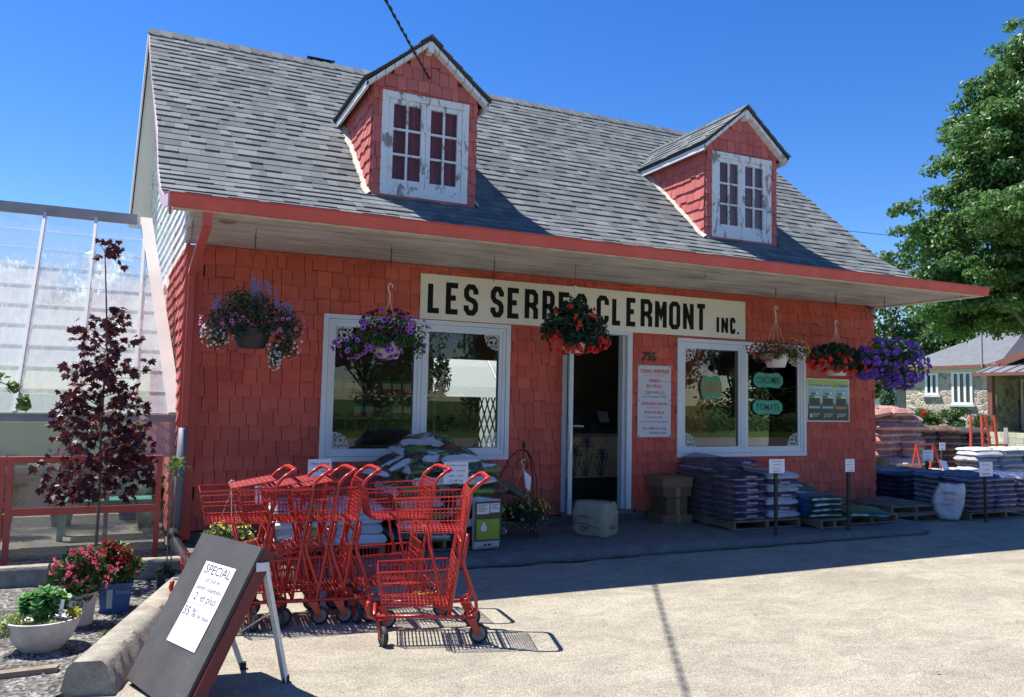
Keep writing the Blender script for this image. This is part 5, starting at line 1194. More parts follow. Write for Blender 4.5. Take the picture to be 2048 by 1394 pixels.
        for s in (-1, 1):
            o = ax*.021*s; p = Vector((x, y, .148)); c = Vector((cx_, cy_, rr))
            b.hexa([p-fw*.030+o-ax*.0015, p+fw*.028+o-ax*.0015, p+fw*.028+o+ax*.0015, p-fw*.030+o+ax*.0015][0:0] or [c-fw*.014+o-ax*.0015-Vector((0,0,.012)), c+fw*.014+o-ax*.0015-Vector((0,0,.012)), c+fw*.014+o+ax*.0015-Vector((0,0,.012)), c-fw*.014+o+ax*.0015-Vector((0,0,.012)), p-fw*.032+o-ax*.0015, p+fw*.026+o-ax*.0015, p+fw*.026+o+ax*.0015, p-fw*.032+o+ax*.0015])
        b.bar((x-.03*fw.x, y-.03*fw.y, .149), (x+.027*fw.x, y+.027*fw.y, .149), .046, .006); b.tube([(x, y, .150), (x, y, .163)], .014, 8); b.tube([tuple(Vector((cx_, cy_, rr))-ax*.024), tuple(Vector((cx_, cy_, rr))+ax*.024)], .006, 6); b.build('fork', m_cart, w)
    return t
cA = make_cart(True, 'red cart at the left end of the nested row, nearest the black sign board')
RY = -2.66
cA.location = (.415, RY, G); cA.rotation_euler.z = radians(-2)
cB = dup(cA, (.645, RY-.05, G), radians(-3), 'second cart from the left in the nested row'); cC = dup(cA, (.80, RY-.07, G), radians(-2), 'third cart from the left in the nested row')
cD = make_cart(False, 'fourth cart from the left in the nested row'); cD.location = (.965, RY-.10, G); cD.rotation_euler.z = radians(-4)
cE = dup(cD, (1.455, RY-.15, G), radians(-5), 'rightmost cart of the nested row, behind the loose cart'); cF = dup(cD, (1.50, -3.475, G), radians(-15.5), 'loose red cart standing apart in front of the nested row')
# few dry petals in the loose cart
t = thing('leaf_litter', 'few yellow petals lying in the lower basket of the loose cart', 'petals', (1.24, -3.26, G+.235)); b = MB(); V, F = leafcloud([(0, 0, .0, .09, .07, .006)], 26, .016, 5); addcloud(b, V, F); b.build('petals', m_yel, t)
# ------------------------------------------------------------------ bags, pallets, boxes
def bagmesh(L, Wd, T, seed, nx=20, ny=12, sag=.0, wr=1.0):
    b = MB(); N = noise.noise; o = seed*13.7
    for side in (1, -1):
        for i in range(nx+1):
            u = -1+2*i/nx
            for j in range(ny+1):
                v = -1+2*j/ny; h = (1-abs(u)**7)**.5*(1-abs(v)**6)**.5; k = h*T/2*(1 if side > 0 else .92)
                w = wr*(.16*T*N(Vector((u*2.2+o, v*2.2, side*3)))+.07*T*N(Vector((u*7+o, v*6, side))))*h
                ends = abs(u)**6; x = u*L/2*(1+.018*N(Vector((v*4+o, u, 2)))); y = v*Wd/2*(1-.06*ends+.03*N(Vector((u*3+o, 5, v))))
                z = T/2+side*k+w+.12*T*ends*N(Vector((v*3+o, side*.0, 9)))-sag*(u*u*.8+v*v*.3)
                b.v.append((x, y, max(z, -sag*2)))
    S2 = (nx+1)*(ny+1)
    for i in range(nx):
        for j in range(ny):
            a = i*(ny+1)+j; b.f.append((a, a+ny+1, a+ny+2, a+1)); b.m.append(0); a += S2; b.f.append((a, a+1, a+ny+2, a+ny+1)); b.m.append(0)
    for i in range(nx):
        for j, fl in ((0, 0), (ny, 1)):
            a = i*(ny+1)+j; q = [a, a+S2, a+S2+ny+1, a+ny+1]; b.f.append(tuple(q if not fl else q[::-1])); b.m.append(0)
    for j in range(ny):
        for i, fl in ((0, 1), (nx, 0)):
            a = i*(ny+1)+j; q = [a, a+S2, a+S2+1, a+1]; b.f.append(tuple(q if not fl else q[::-1])); b.m.append(0)
    return b
def bagmat(name, kind, cols, rough=.38):
    t = NT(name); g = t.co('Generated'); sp = t.n('SeparateXYZ'); t.l(g, sp.inputs[0]); X, Y_, Z_ = sp.outputs
    rnd = t.n('ObjectInfo').outputs['Random']
    if kind == 'patch':      # busy printed artwork
        v = t.n('TexVoronoi'); v.distance = 'CHEBYCHEV'; v.inputs['Scale'].default_value = 1; v.inputs['Randomness'].default_value = .75; m = t.n('Mapping'); m.inputs['Scale'].default_value = (3.6, 8, 1.6); t.l(g, m.inputs[0]); cb = t.n('CombineXYZ'); t.l(t.math('MULTIPLY', rnd, 30), cb.inputs[0]); t.l(cb.outputs[0], m.inputs['Location']); t.l(m.outputs[0], v.inputs['Vector'])
        st = []; n = len(cols)
        for i, c in enumerate(cols): st.append((i/n, c))
        sc = t.n('SeparateXYZ'); t.l(v.outputs['Color'], sc.inputs[0]); c = t.ramp(sc.outputs[0], st); c.node.color_ramp.interpolation = 'CONSTANT'
        e = t.ramp(X, [(.045, 1), (.05, 0), (.95, 0), (.955, 1)]); c = t.mix(e, c, (.62, .64, .68))
        ln = t.ramp(t.noise(46, 2, .5, t.co('Generated', (1, .35, 1))), [(.60, 0), (.62, .7)]); c = t.mix(ln, c, (.55, .58, .55))
    elif kind == 'band':     # cols: lower, upper
        w = t.math('ADD', Z_, t.math('MULTIPLY', t.math('SUBTRACT', t.noise(4, 3), .5), .35)); c = t.ramp(w, [(.24, cols[0]), (.30, cols[1])])
        e = t.ramp(X, [(.008, 1), (.012, 0), (.985, 0), (.99, 1)]); c = t.mix(e, c, cols[0])
        lg = t.ramp(t.noise(6, 2, .4, t.co('Generated', (1.2, 1.2, 2))), [(.66, 0), (.67, .55)]); c = t.mix(lg, c, cols[2])
    elif kind == 'stripe':
        w = t.math('ADD', Y_, t.math('MULTIPLY', t.noise(3, 2), .12)); c = t.ramp(w, [(i/len(cols), k) for i, k in enumerate(cols)]); c.node.color_ramp.interpolation = 'CONSTANT'
        e = t.ramp(w, [(.085, 1), (.10, 0), (.98, 0), (.99, 1)]); c = t.mix(e, c, (.6, .62, .64))
    else:
        k = t.noise(5, 5, .6); c = t.ramp(k, [(.3, cols[0]), (.7, cols[1])])
        if len(cols) > 2: s = t.ramp(t.noise(3.5, 3, .5), [(.60, 0), (.63, .8)]); c = t.mix(s, c, cols[2])
    hv = t.ramp(rnd, [(0, .82), (1, 1.12)]); c = t.mix(1, c, hv, 'MULTIPLY')
    h = t.noise(9, 5, .65, t.co('Object', (1, 2.2, 2)), 1.2); t.bump(h, .8, .018); return t.fin(c, rough, 0, .5)
white, offw = (.60, .62, .66), (.50, .50, .48)
bm_feed = bagmat('green feed bag print', 'patch', [(.015, .045, .022), (.20, .34, .02), (.02, .055, .03), (.62, .64, .66), (.02, .06, .03), (.10, .20, .03), (.015, .04, .03), (.02, .05, .04), (.5, .52, .56), (.30, .03, .02)])
bm_wht = bagmat('white bag', 'plain', [(.46, .48, .52), (.62, .64, .68), (.22, .36, .04)])
bm_pur = bagmat('purple soil bag', 'band', [(.50, .52, .60), (.060, .035, .105), (.28, .30, .30)])
bm_pw = bagmat('pale purple banded bag', 'band', [(.46, .48, .54), (.56, .58, .64), (.07, .05, .14)])
bm_blu = bagmat('blue and green bag', 'stripe', [(.02, .07, .035), (.03, .09, .24), (.035, .11, .27), (.20, .24, .03)])
bm_grn = bagmat('green fertiliser bag', 'stripe', [(.02, .11, .07), (.03, .16, .10), (.10, .16, .03), (.03, .13, .08)])
bm_nav = bagmat('navy bag', 'band', [(.07, .08, .13), (.018, .022, .055), (.14, .16, .22)]); bm_nav2 = bagmat('striped navy bag', 'band', [(.46, .46, .44), (.05, .065, .15), (.35, .38, .44)])
bm_bei = bagmat('beige sack', 'plain', [(.30, .29, .20), (.40, .38, .28)], .7)
bm_pk = bagmat('red mulch bag', 'plain', [(.36, .16, .13), (.50, .27, .23), (.55, .48, .46)]); bm_br = bagmat('brown mulch bag', 'plain', [(.10, .055, .04), (.19, .11, .08), (.28, .24, .20)]); bm_dk = bagmat('dark soil bag', 'plain', [(.055, .05, .045), (.11, .10, .09)])
bm_gr = bagmat('silver grey bag', 'band', [(.50, .50, .50), (.30, .31, .34), (.12, .12, .16)]); bm_sil = bagmat('pale mulch bag', 'plain', [(.42, .38, .36), (.60, .56, .52)]); bm_royal = bagmat('royal blue bag', 'plain', [(.02, .07, .30), (.06, .16, .50), (.45, .5, .55)]); bm_or = bagmat('orange bag', 'plain', [(.55, .16, .06), (.60, .42, .32)])
BAG = {}
def bag(kind, mat_, L, Wd, T, loc, rz, lab, group, var=0, rot=None, name='soil_bag', text=None, sag=.012):
    key = (kind, var)
    if key not in BAG:
        b = bagmesh(L, Wd, T, var+hash_(kind), sag=sag); o = b.build(name, mat_, None, smooth=True)
        if text:
            tb = MB(); s_, w_, side, mcol = text
            tb.text(s_, T*.42, (lambda x, z: (x, -Wd/2-.004+.0*z, T*.50+z)) if side == 'long' else (lambda x, z: (L/2*1.0+.008, x, T*.5+z)), 0, -T*.12, w_); tb.build('print', mcol, o)
        BAG[key] = o; o.location = loc; o.rotation_euler = rot or (0, 0, rz)
    else: o = dup(BAG[key], loc, rz, rot=rot)
    return tag(o, lab, 'bag', group)
def hash_(s): return sum(ord(c) for c in s) % 97
m_wood = simple('weathered pallet wood', (.16, .125, .09), .85, .3, 6, .4, 30); m_woodd = simple('dark stake wood', (.045, .035, .03), .85, .3, 8)
def pallet(x0, x1, y0, y1, z, lab):
    t = thing('wooden_pallet', lab, 'pallet', ((x0+x1)/2, (y0+y1)/2, z), 0, 'wooden pallets'); w, d = (x1-x0)/2, (y1-y0)/2
    n = 7
    for i in range(n):
        yy0 = -d+i*(2*d-.09)/(n-1); b = MB(); b.box(-w, w, yy0, yy0+.085, .085, .105); b.build('deck_board', m_wood, t)
    for x in (-w+.02, 0, w-.02): b = MB(); b.box(x-.02, x+.02, -d+.003, d-.003, .018, .0845); b.build('stringer', m_wood, t)
    for y in (-d, 0, d-.09): b = MB(); b.box(-w, w, y, y+.085, 0, .0175); b.build('bottom_board', m_wood, t)
    return t
rg = random.Random(77)
# --- feed bag mound before the left window
pallet(1.62, 2.62, -1.18, -.18, WK, 'pallet under the mound of green feed bags')
G1 = 'green feed bags in the mound below the left window'; L1 = 'printed green and white feed bag in the mound below the left window'
z = WK+.105
for lay in range(8):
    th = .098; sh = max(0, lay-4)*.07
    pos = [(1.92+sh, -.95+sh*.5, 90), (2.40-sh*.6, -.95+sh*.5, 90), (1.92+sh, -.45, 90), (2.40-sh*.6, -.45, 90)] if lay % 2 else [(1.90+sh, -1.00+sh*.5, 0), (1.90+sh, -.60, 0), (2.46-sh*.5, -1.00+sh*.5, 0), (2.46-sh*.5, -.60, 0)]
    if lay % 2: pos = [(x, y, 90) for x, y, _ in pos]
    for k, (x, y, a) in enumerate(pos[:4 if lay < 6 else 3]):
        bag('feed', bm_feed, .60, .44, .115, (x+rg.uniform(-.03, .03), y+rg.uniform(-.03, .03), z), radians(a+rg.uniform(-7, 7)), L1, G1, (lay*4+k) % 4, name='feed_bag', sag=.02)
    z += th
for k, (x, y, a, zz, rx, ry) in enumerate(((2.06, -.72, 4, z-.01, .05, -.05), (2.32, -.62, -12, z-.05, .1, .22), (1.80, -.80, 20, z-.12, 0, -.32), (2.70, -.80, 12, z-.32, .1, .42), (2.12, -.60, 60, z+.055, 0, 0))):
    bag('feedtop', bm_feed, .66, .46, .10, (x, y, zz), 0, 'printed green and white feed bag slumped over the top of the mound', 'slumped bags on top of the feed mound', k % 3, rot=(rx, ry, radians(a)), name='feed_bag', sag=.03)
# upright bag standing against the front right of the mound
t = thing('feed_bag', 'upright feed bag with a yellow green picture panel at the right front of the mound', 'bag', (2.50, -1.245, WK+.0), radians(4))
o = bagmesh(.46, .30, .05, 5, sag=0); o.v = [(y*.98, -z+.015, x+.235) for x, y, z in o.v]; o.build('bag_body', bm_wht, t, smooth=True)
dk, lm, wm, rm = mg[1], simple('lime print', (.24, .36, .03), .4), mg[3], mg[4]
b = MB(); b.box(-.138, .138, -.046, -.0435, .085, .45); b.build('dark_panel', dk, t); b = MB(); b.box(-.118, .118, -.0485, -.0465, .10, .285); b.build('picture_panel', lm, t); b = MB(); b.box(-.118, .01, -.0485, -.0465, .335, .43); b.box(.02, .118, -.0485, -.0465, .345, .43); b.build('text_panel', wm, t)
b = MB(); b.lathe([(0, 0), (.032, .0006)], 18, (-.045, -.0508, .205), axis='y'); b.box(-.062, -.03, -.0506, -.0498, .215, .26); b.build('hen_picture', wm, t); b = MB(); b.box(-.058, -.036, -.0524, -.0514, .155, .175); b.box(-.066, -.048, -.0524, -.0514, .255, .268); b.build('red_marks', rm, t)
b = MB(); [b.box(-.11, -.01-.02*(q % 2), -.0506, -.0498, .415-q*.018, .420-q*.018) for q in range(4)]; [b.box(.03, .11-.02*(q % 2), -.0506, -.0498, .415-q*.018, .420-q*.018) for q in range(3)]; b.box(-.10, .10, -.0488, -.0478, .30, .318); b.build('small_print', dk, t)
b = MB(); b.box(-.035, -.012, -.0465, -.0435, .040, .058); b.box(.01, .033, -.0465, -.0435, .040, .058); b.build('handle_slots', m_black, t)
# --- white bags low on the left
pallet(.62, 1.52, -1.30, -.45, WK, 'pallet under the low white bags behind the carts')
z = WK+.105
for lay in range(4):
    for k, (x, y) in enumerate(((.84, -1.08), (1.30, -1.08), (.84, -.68), (1.30, -.68))):
        bag('white', bm_wht, .50, .42, .10, (x+rg.uniform(-.03, .03), y+rg.uniform(-.02, .02), z), radians(rg.uniform(-5, 5)+(180 if k % 2 else 0)), 'white feed bag in the low stack behind the red carts', 'white bags stacked behind the carts', (lay+k) % 3, name='feed_bag')
    z += .085
# price cards on stakes
def stake_sign(x, y, zc, w, h, lines, lab, base, rz=0, post=m_woodd, pw=.035):
    t = thing('price_sign', lab, 'sign', (x, y, 0), rz)
    b = MB(); b.box(-pw/2, pw/2, .004, .004+pw*.8, base, zc+h*.3); b.build('stake', post, t)
    b = MB(); b.box(-w/2, w/2, -.004, .002, zc-h/2, zc+h/2); b.build('card', m_paper, t)
    b = MB(); n = len(lines)
    for k, (s, sz, wd) in enumerate(lines): b.text(s, sz, lambda u, v: (u, -.0055, v), 0, zc+h/2-h*(k+.78)/n, wd)
    b.build('lettering', m_ink2, t); return t
m_ink2 = simple('blue black ink', (.03, .035, .12), .6)
stake_sign(1.0, -.95, .61, .21, .19, (('Chaux agricole', .036, .17), ('50 lb  20 kg', .030, .13), ('4.75 $', .042, .09)), 'white price card left of the feed bag mound, partly behind cart handles', WK, .05)
stake_sign(2.10, -1.48, .61, .23, .19, (('Nourriture de poule', .026, .18), ('cubes   moulée', .022, .17), ('18%  16%', .026, .13), ('12.49 ch', .034, .13)), 'white price card in front of the green feed bag mound', WK, -.03)
stake_sign(5.80, -1.50, .61, .215, .15, (('Terre mélange', .022, .14), ('VÉRANDA', .022, .10), ('biologique', .016, .10), ('$9.99 ch', .032, .11)), 'white price card before the purple soil bag stack', WK)
stake_sign(6.88, -1.50, .60, .14, .145, (('Engrais', .020, .08), ('gazon vert', .020, .11), ('22-3-8', .018, .08), ('19.99', .026, .08)), 'small white price card between the blue and green bags', WK, 0, m_woodd, .04)
stake_sign(9.72, -1.15, .48, .26, .19, (('Terre noire', .030, .17), ('tourbeuse', .026, .14), ('4/10.00 $', .042, .17)), 'white price card at the right before the striped navy bags', G)
stake_sign(10.65, .48, .54, .24, .165, (('Fumier mouton', .028, .19), ('30 l', .022, .06), ('3.99 ch', .036, .13)), 'white price card behind the navy bag stack', .0)
stake_sign(12.95, 2.0, .58, .15, .14, (('Paillis', .03, .1), ('cèdre', .03, .08)), 'small tilted white card on the small red rack', .3)
# --- beige sack by the door
t = thing('paper_sack', 'beige sack of soil standing on the walk before the open door', 'sack', (3.93, -.82, WK), radians(-58))
o = MB(); n1, n2, n3 = 14, 8, 10
def sackpt(a, v):      # rounded box around
    ca, sa = cos(a), sin(a); q = 7; r = (abs(ca)**q+abs(sa)**q)**(-1/q); hx_, hy_ = .20, .155
    bulge = 1+.05*sin(v*pi)-(.0 if v < .75 else (v-.75)*.12); e = .012*noise.noise(Vector((ca*2, sa*2, v*4)))+.006*noise.noise(Vector((ca*7, sa*7, v*9)))
    return (ca*r*hx_*bulge+ca*e, sa*r*hy_*(bulge if v < .72 else bulge*(1-(v-.72)*.75))+sa*e, v*.345+(.014*noise.noise(Vector((ca*3, sa, 4))) if v > .5 else 0))
nA = 56; nV = 14
for j in range(nV+1):
    for i in range(nA): o.v.append(sackpt(2*pi*i/nA, j/nV))
for j in range(nV):
    for i in range(nA): k = (i+1) % nA; o.f.append((j*nA+i, j*nA+k, (j+1)*nA+k, (j+1)*nA+i)); o.m.append(0)
o.f.append(tuple(nV*nA+i for i in range(nA))); o.m.append(0); o.f.append(tuple(range(nA))[::-1]); o.m.append(0)
o.build('sack_body', bm_bei, t, smooth=True)
b = MB(); b.stroke([(-.17, .12), (-.06, .135), (.02, .12), (.15, .09)], .006, lambda x, z: (x, -.176, z)); b.stroke([(-.12, .21), (.04, .20)], .004, lambda x, z: (x, -.1755, z)); b.stroke([(-.12, .195), (.02, .187)], .004, lambda x, z: (x, -.1755, z)); b.stroke([(-.08, .08), (-.05, .10), (-.02, .075), (-.05, .05)], .008, lambda x, z: (x, -.1775, z), closed=True); b.stroke([(-.02, .08), (.0, .105), (.03, .07)], .008, lambda x, z: (x, -.1765, z)); b.build('leaf_print', simple('green print', (.03, .09, .05), .6), t)
b = MB(); b.text('Safari', .06, lambda x, z: (.222, x, z), 0, .08, .17); b.build('print', simple('dark green print', (.02, .07, .05), .6), t)
# --- iron plant stand with a yellow basket
t = thing('plant_stand', 'black wrought iron stand with curled feet and a finial, left of the door', 'plant stand', (3.17, -.62, WK))
b = MB(); b.tube([(0, 0, .70), (0, 0, .96)], .008, 8); b.lathe([(0, .90), (.016, .905), (.022, .93), (.014, .955), (.006, .97), (0, .985)], 10)
b.build('finial', m_black, t)
for k in range(3):
    a = radians(-80+120*k); c, s = cos(a), sin(a); b = MB()
    b.tube([(c*r, s*r, z) for r, z in ((.0, .88), (.07, .87), (.16, .78), (.235, .60), (.26, .40), (.24, .20), (.20, .08), (.215, .02), (.26, .005), (.29, .035), (.27, .075), (.24, .08))], .0065, 6); b.tube([(c*r, s*r, z) for r, z in ((.0, .80), (.05, .78), (.085, .73), (.07, .69), (.045, .70))], .005, 6); b.tube([(c*r, s*r, z) for r, z in ((.0, .12), (.06, .16), (.12, .15), (.20, .14))], .006, 6); b.build('leg', m_black, t, smooth=True)
def lowbasket(loc, lab, R, H, seed, fm, nf, fs, hookz, potm):
    t = thing('flower_basket', lab, 'flower basket', loc); b = MB(); b.lathe([(0, 0), (R*.55, 0), (R*.75, .12), (R*.72, .12), (0, .10)], 24); b.build('pot', potm, t, auto=35)
    bl = [(0, 0, .14, R*.9, R*.9, H*.5, 2), (-.1, 0, .10, R*.7, R*.7, H*.5, 1), (.1, -.02, .08, R*.75, R*.7, H*.5, 1)]
    b = MB(); V, F = leafcloud(bl, 1900, .024, seed, .6, .3); addcloud(b, V, F); b.build('foliage', m_lg, t); rr_ = random.Random(seed); b = MB()
    for p, nr in surf_pts([q[:6] for q in bl], nf, rr_): petunia(b, p, nr, fs*rr_.uniform(.7, 1.2), 0, 1, rr_)
    b.build('blossom', fm, t); b = MB()
    for k in range(3): a = 2.1*k+.6; b.tube([(R*.6*cos(a), R*.6*sin(a), .13), (0, 0, hookz-.08)], .0022, 4)
    hookshape(b, hookz-.09, .10); b.build('hanger', m_hw, t); return t
o = lowbasket((3.15, -.66, WK+.16), 'yellow flowered basket hanging in the black iron stand', .27, .34, 51, [m_fyel, m_lgrey], 90, .016, .62, m_potg)
b = MB(); b.hexa([(.03, -.006, .33), (.08, -.006, .30), (.08, -.003, .30), (.03, -.003, .33), (.00, -.006, .52), (.09, -.006, .44), (.09, -.003, .44), (.0, -.003, .52)]); b.build('care_tag', m_paper, o)
o = lowbasket((.245, -1.10, WK+.09), 'yellow and maroon pansy basket standing behind the black sign board', .21, .24, 52, [m_fyel, m_mar2], 70, .020, .58, m_potg)
b = MB(); b.box(.16, .28, -.22, -.217, .42, .56); b.build('care_card', m_paper, o)
# --- cardboard boxes right of the door
m_card = simple('brown cardboard', (.20, .125, .065), .85, .12, 3, .15, 30); m_card2 = simple('dark cardboard', (.13, .085, .05), .85, .15, 3)
def carton(x0, x1, y0, y1, z0, z1, lab, m, lid=0):
    t = thing('cardboard_box', lab, 'box', ((x0+x1)/2, (y0+y1)/2, z0), radians(-3)); w, d, h = (x1-x0)/2, (y1-y0)/2, z1-z0
    b = MB(); b.box(-w, w, -d, d, 0, h); b.build('carton', m, t)
    if lid: b = MB(); b.box(-w-.012, w+.012, -d-.012, d+.012, h*.5, h+.004); b.build('lid', m_card, t)
    b = MB(); b.box(-.03, .03, -d-.0145, -d-.0125, .0, h*.48 if lid else h*.9); b.build('tape', simple('tan tape', (.26, .18, .09), .4), t); return t
carton(5.06, 5.46, -.46, -.10, WK, WK+.10, 'flat cardboard box at the bottom of the stack right of the door', m_card)
carton(5.12, 5.40, -.44, -.14, WK+.1005, WK+.31, 'dark cardboard box in the middle of the stack right of the door', m_card2)
carton(5.06, 5.44, -.46, -.10, WK+.3105, WK+.53, 'lidded cardboard box on top of the stack right of the door', m_card2, 1)
# --- purple bag stack
m_vt = simple('pale bag print', (.72, .73, .78), .5)
pallet(5.52, 6.50, -1.12, -.12, WK, 'pallet under the purple soil bag stack')
z = WK+.105
GV = 'purple soil bags stacked below the right window'; LV = 'purple soil bag printed VÉRANDA in the stack below the right window'
for lay in range(7):
    for k, (x, y) in enumerate(((5.77, -.93), (6.26, -.93), (5.77, -.55), (6.26, -.55), (5.77, -.22), (6.26, -.22))):
        pale = (k % 2 == 1 and lay % 2 == 0)
        kk = 'purp' if not pale else 'palep'
        zz = z+(.06 if (lay >= 5 and k in (2, 4)) else 0)
        bag(kk, bm_pur if not pale else bm_pw, .50, .40, .088, (x+rg.uniform(-.012, .012), y+rg.uniform(-.012, .012), zz), radians(rg.uniform(-2.5, 2.5)), LV if not pale else 'pale soil bag showing its white side in the purple stack', GV if not pale else 'pale bags in the purple stack', (lay+k) % 3, text=('VÉRANDA', .16, 'long', m_vt) if not pale else None, sag=.006)
    z += .073
bag('purp', bm_pur, .5, .4, .088, (5.98, -.55, z+.055), radians(14), 'purple soil bag lying loose on top of the stack', None, 5, text=('VÉRANDA', .16, 'long', m_vt))
del BAG[('purp', 5)]
# torn plastic wrap over the left half
tn = NT('clear dusty wrap'); a_ = tn.n('BsdfTransparent'); a_.inputs[0].default_value = (.72, .70, .72, 1); tn.fin((.22, .20, .20), .22); tn.bump(tn.noise(14, 5, .7, None, 1.5), 1, .03); mx_ = tn.n('MixShader'); k_ = tn.ramp(tn.noise(6, 5, .7), [(.35, .12), (.7, .55)]); tn.l(k_, mx_.inputs[0]); tn.l(a_.outputs[0], mx_.inputs[1]); tn.l(tn.b.outputs[0], mx_.inputs[2]); tn.l(mx_.outputs[0], tn.out.inputs['Surface'])
b = MB(); prof = [(5.488, -.02), (5.485, .15), (5.487, .30), (5.50, .44), (5.58, .53), (5.75, .585), (5.98, .56), (6.2, .52)]; ny = 16
for i, (x, z_) in enumerate(prof):
    for j in range(ny+1):
        y = -1.17+j*1.1/ny; dz = (-.16*(1 if y < -.95 else 0) if i > 4 else 0); b.v.append((x+.012*noise.noise(Vector((y*6, z_*5, 1))), y, z_+(.075 if (i > 3 and y > -.75) else 0)*min(1, (y+.75)/.3)+.018*noise.noise(Vector((x*9, y*9, 0)))+(-.05 if i > 4 and y < -1.0 else 0)))
for i in range(len(prof)-1):
    for j in range(ny): a = i*(ny+1)+j; b.f.append((a, a+1, a+ny+2, a+ny+1)); b.m.append(0)
tag(b.build('plastic_wrap', tn.mat, None, smooth=True), 'torn clear plastic wrap draped over the purple bag stack', 'plastic wrap')
# --- blue and green piles
pallet(6.60, 7.05, -1.33, -.62, WK, 'small pallet under the blue fertiliser bags')
z = WK+.105
for lay in range(4): bag('blue', bm_blu, .50, .36, .085, (6.78, -1.10, z), radians(rg.uniform(-6, 6)), 'blue and green fertiliser bag in the short pile right of the purple stack', 'blue fertiliser bags in the short pile', lay % 3, name='fertiliser_bag'); z += .062
for k, (x, y, zz, ry, a) in enumerate(((6.72, -.80, z+.0, .10, 8), (6.84, -.66, z+.05, .28, -6))): bag('green', bm_grn, .56, .38, .085, (x, y, zz), 0, ['green fertiliser bag draped over the back of the blue pile', 'green fertiliser bag slumping right from the top of the blue pile'][k], None, k, rot=(.12, ry, radians(a)), name='fertiliser_bag')
pallet(7.12, 8.0, -1.20, -.42, WK, 'low pallet under the single green bag at the wall end')
bag('green', bm_grn, .56, .38, .085, (7.50, -1.10, WK+.10), 0, 'green fertiliser bag lying alone on the low pallet', None, 1, rot=(.14, .04, radians(-16)), name='fertiliser_bag'); bag('green', bm_grn, .56, .38, .085, (7.30, -.62, WK+.20), 0, 'green fertiliser bag behind the lone bag, against the wall', None, 0, rot=(0, .12, radians(-6)), name='fertiliser_bag')
bag('blue', bm_blu, .5, .36, .085, (7.62, -.66, WK+.11), 0, 'pale blue backed bag behind the lone green bag', None, 1, rot=(.05, .12, radians(12)), name='fertiliser_bag')
bag('green', bm_grn, .56, .38, .085, (7.25, -.62, WK+.11), 0, 'lowest green fertiliser bag against the wall end', None, 1, rot=(0, .03, radians(3)), name='fertiliser_bag')
# --- right-hand yard
pallet(8.25, 9.25, -.85, .10, G, 'empty pallet lying beyond the right wall corner'); pallet(8.35, 9.3, -.80, .12, G+.1055, 'second empty pallet lying on the first beyond the wall corner')
pallet(9.78, 10.88, .35, 1.35, G, 'pallet under the navy bag stack')
z = G+.105
def stack(kind, m, x0, y0, nxn, nyn, L, Wd, T, step, nl, z, lab, group, name='soil_bag', jit=.02, var=3, rz=0, taper=0):
    for lay in range(nl):
        for i in range(nxn):
            for j in range(nyn):
                bag(kind, m, L, Wd, T, (x0+(i+.5)*L*.96+rg.uniform(-jit, jit)+taper*lay, y0+(j+.5)*Wd*.97+rg.uniform(-jit, jit)+taper*lay, z+lay*step), radians(rz+rg.uniform(-4, 4)), lab, group, (lay+i+j) % var, name=name)
stack('navy', bm_nav, 9.75, .30, 2, 2, .58, .50, .095, .070, 6, z, 'dark navy soil bag in the shaded stack beyond the wall corner', 'navy bags beyond the wall corner')
pallet(9.62, 11.1, -.98, -.02, G, 'pallet under the striped navy bag stack')
stack('nav2', bm_nav2, 9.60, -1.02, 3, 2, .52, .48, .088, .068, 7, G+.105, 'navy and pale striped soil bag in the stack at the right edge', 'striped navy bags at the right edge')
# white woven sack leaning on the stacks
t = thing('woven_sack', 'white woven sack with faint red print slumped against the navy bags', 'sack', (9.30, -.90, G), radians(-48))
o = bagmesh(.52, .40, .17, 61, sag=0); 
o.v = [(y*(1.0-.30*max(0, -x/.26)-.28*max(0, x/.26)**2)+.30*(x+.0)**2+.10*x+.03*noise.noise(Vector((x*6, y*6, 1))), (-z+.10)-(x-.0)*.10+.03*noise.noise(Vector((x*7, y*7, 5))), x*.94+.25+.045*noise.noise(Vector((y*9, 2, 0)))*(1 if x > .15 else 0)) for x, y, z in o.v]; o.build('sack_body', bagmat('white woven sack', 'plain', [(.50, .52, .56), (.62, .64, .68)], .6), t, smooth=True)
b = MB(); b.text('FERTIL', .05, lambda x, z: (x, -.105-(z-.25)*.10, z), 0, .36, .16); b.build('dark_print', mg[6], t); b = MB(); b.text('20 kg', .045, lambda x, z: (x, -.105-(z-.25)*.10, z), 0, .28, .10); b.text('engrais', .04, lambda x, z: (x, -.105-(z-.25)*.10, z), -.02, .22, .15); b.build('red_print', m_red_t, t)
# green sheet covered crates
t = thing('covered_crates', 'crates under a mossy green sheet against the right wall corner', 'covered crates', (10.42, 1.75, G), radians(4))
m_cov = simple('mossy green sheet', (.14, .16, .055), .75, .35, 5, .5, 14)
b = MB(); n = 16
def cov(u, v): 
    return (u*.42*(1+.05*noise.noise(Vector((u*2, v*2, 0)))), v*.40, .62+.03*noise.noise(Vector((u*4, v*4, 1))))
for i in range(n+1):
    for j in range(n+1): b.v.append(cov(-1+2*i/n, -1+2*j/n))
for i in range(n):
    for j in range(n): a = i*(n+1)+j; b.f.append((a, a+n+1, a+n+2, a+1)); b.m.append(0)
b.build('sheet_top', m_cov, t, smooth=True)
b = MB(); nA = 60
for j in range(9):
    for i in range(nA):
        a = 2*pi*i/nA; ca, sa = cos(a), sin(a); r = (abs(ca)**8+abs(sa)**8)**(-1/8); e = 1+.05*noise.noise(Vector((ca*4, sa*4, j*.4)))*j/8; b.v.append((ca*r*.42*e, sa*r*.40*e, .625*(1-j/8)+.002))
for j in range(8):
    for i in range(nA): k = (i+1) % nA; b.f.append((j*nA+i, (j+1)*nA+i, (j+1)*nA+k, j*nA+k)); b.m.append(0)
b.build('sheet_side', m_cov, t, smooth=True)
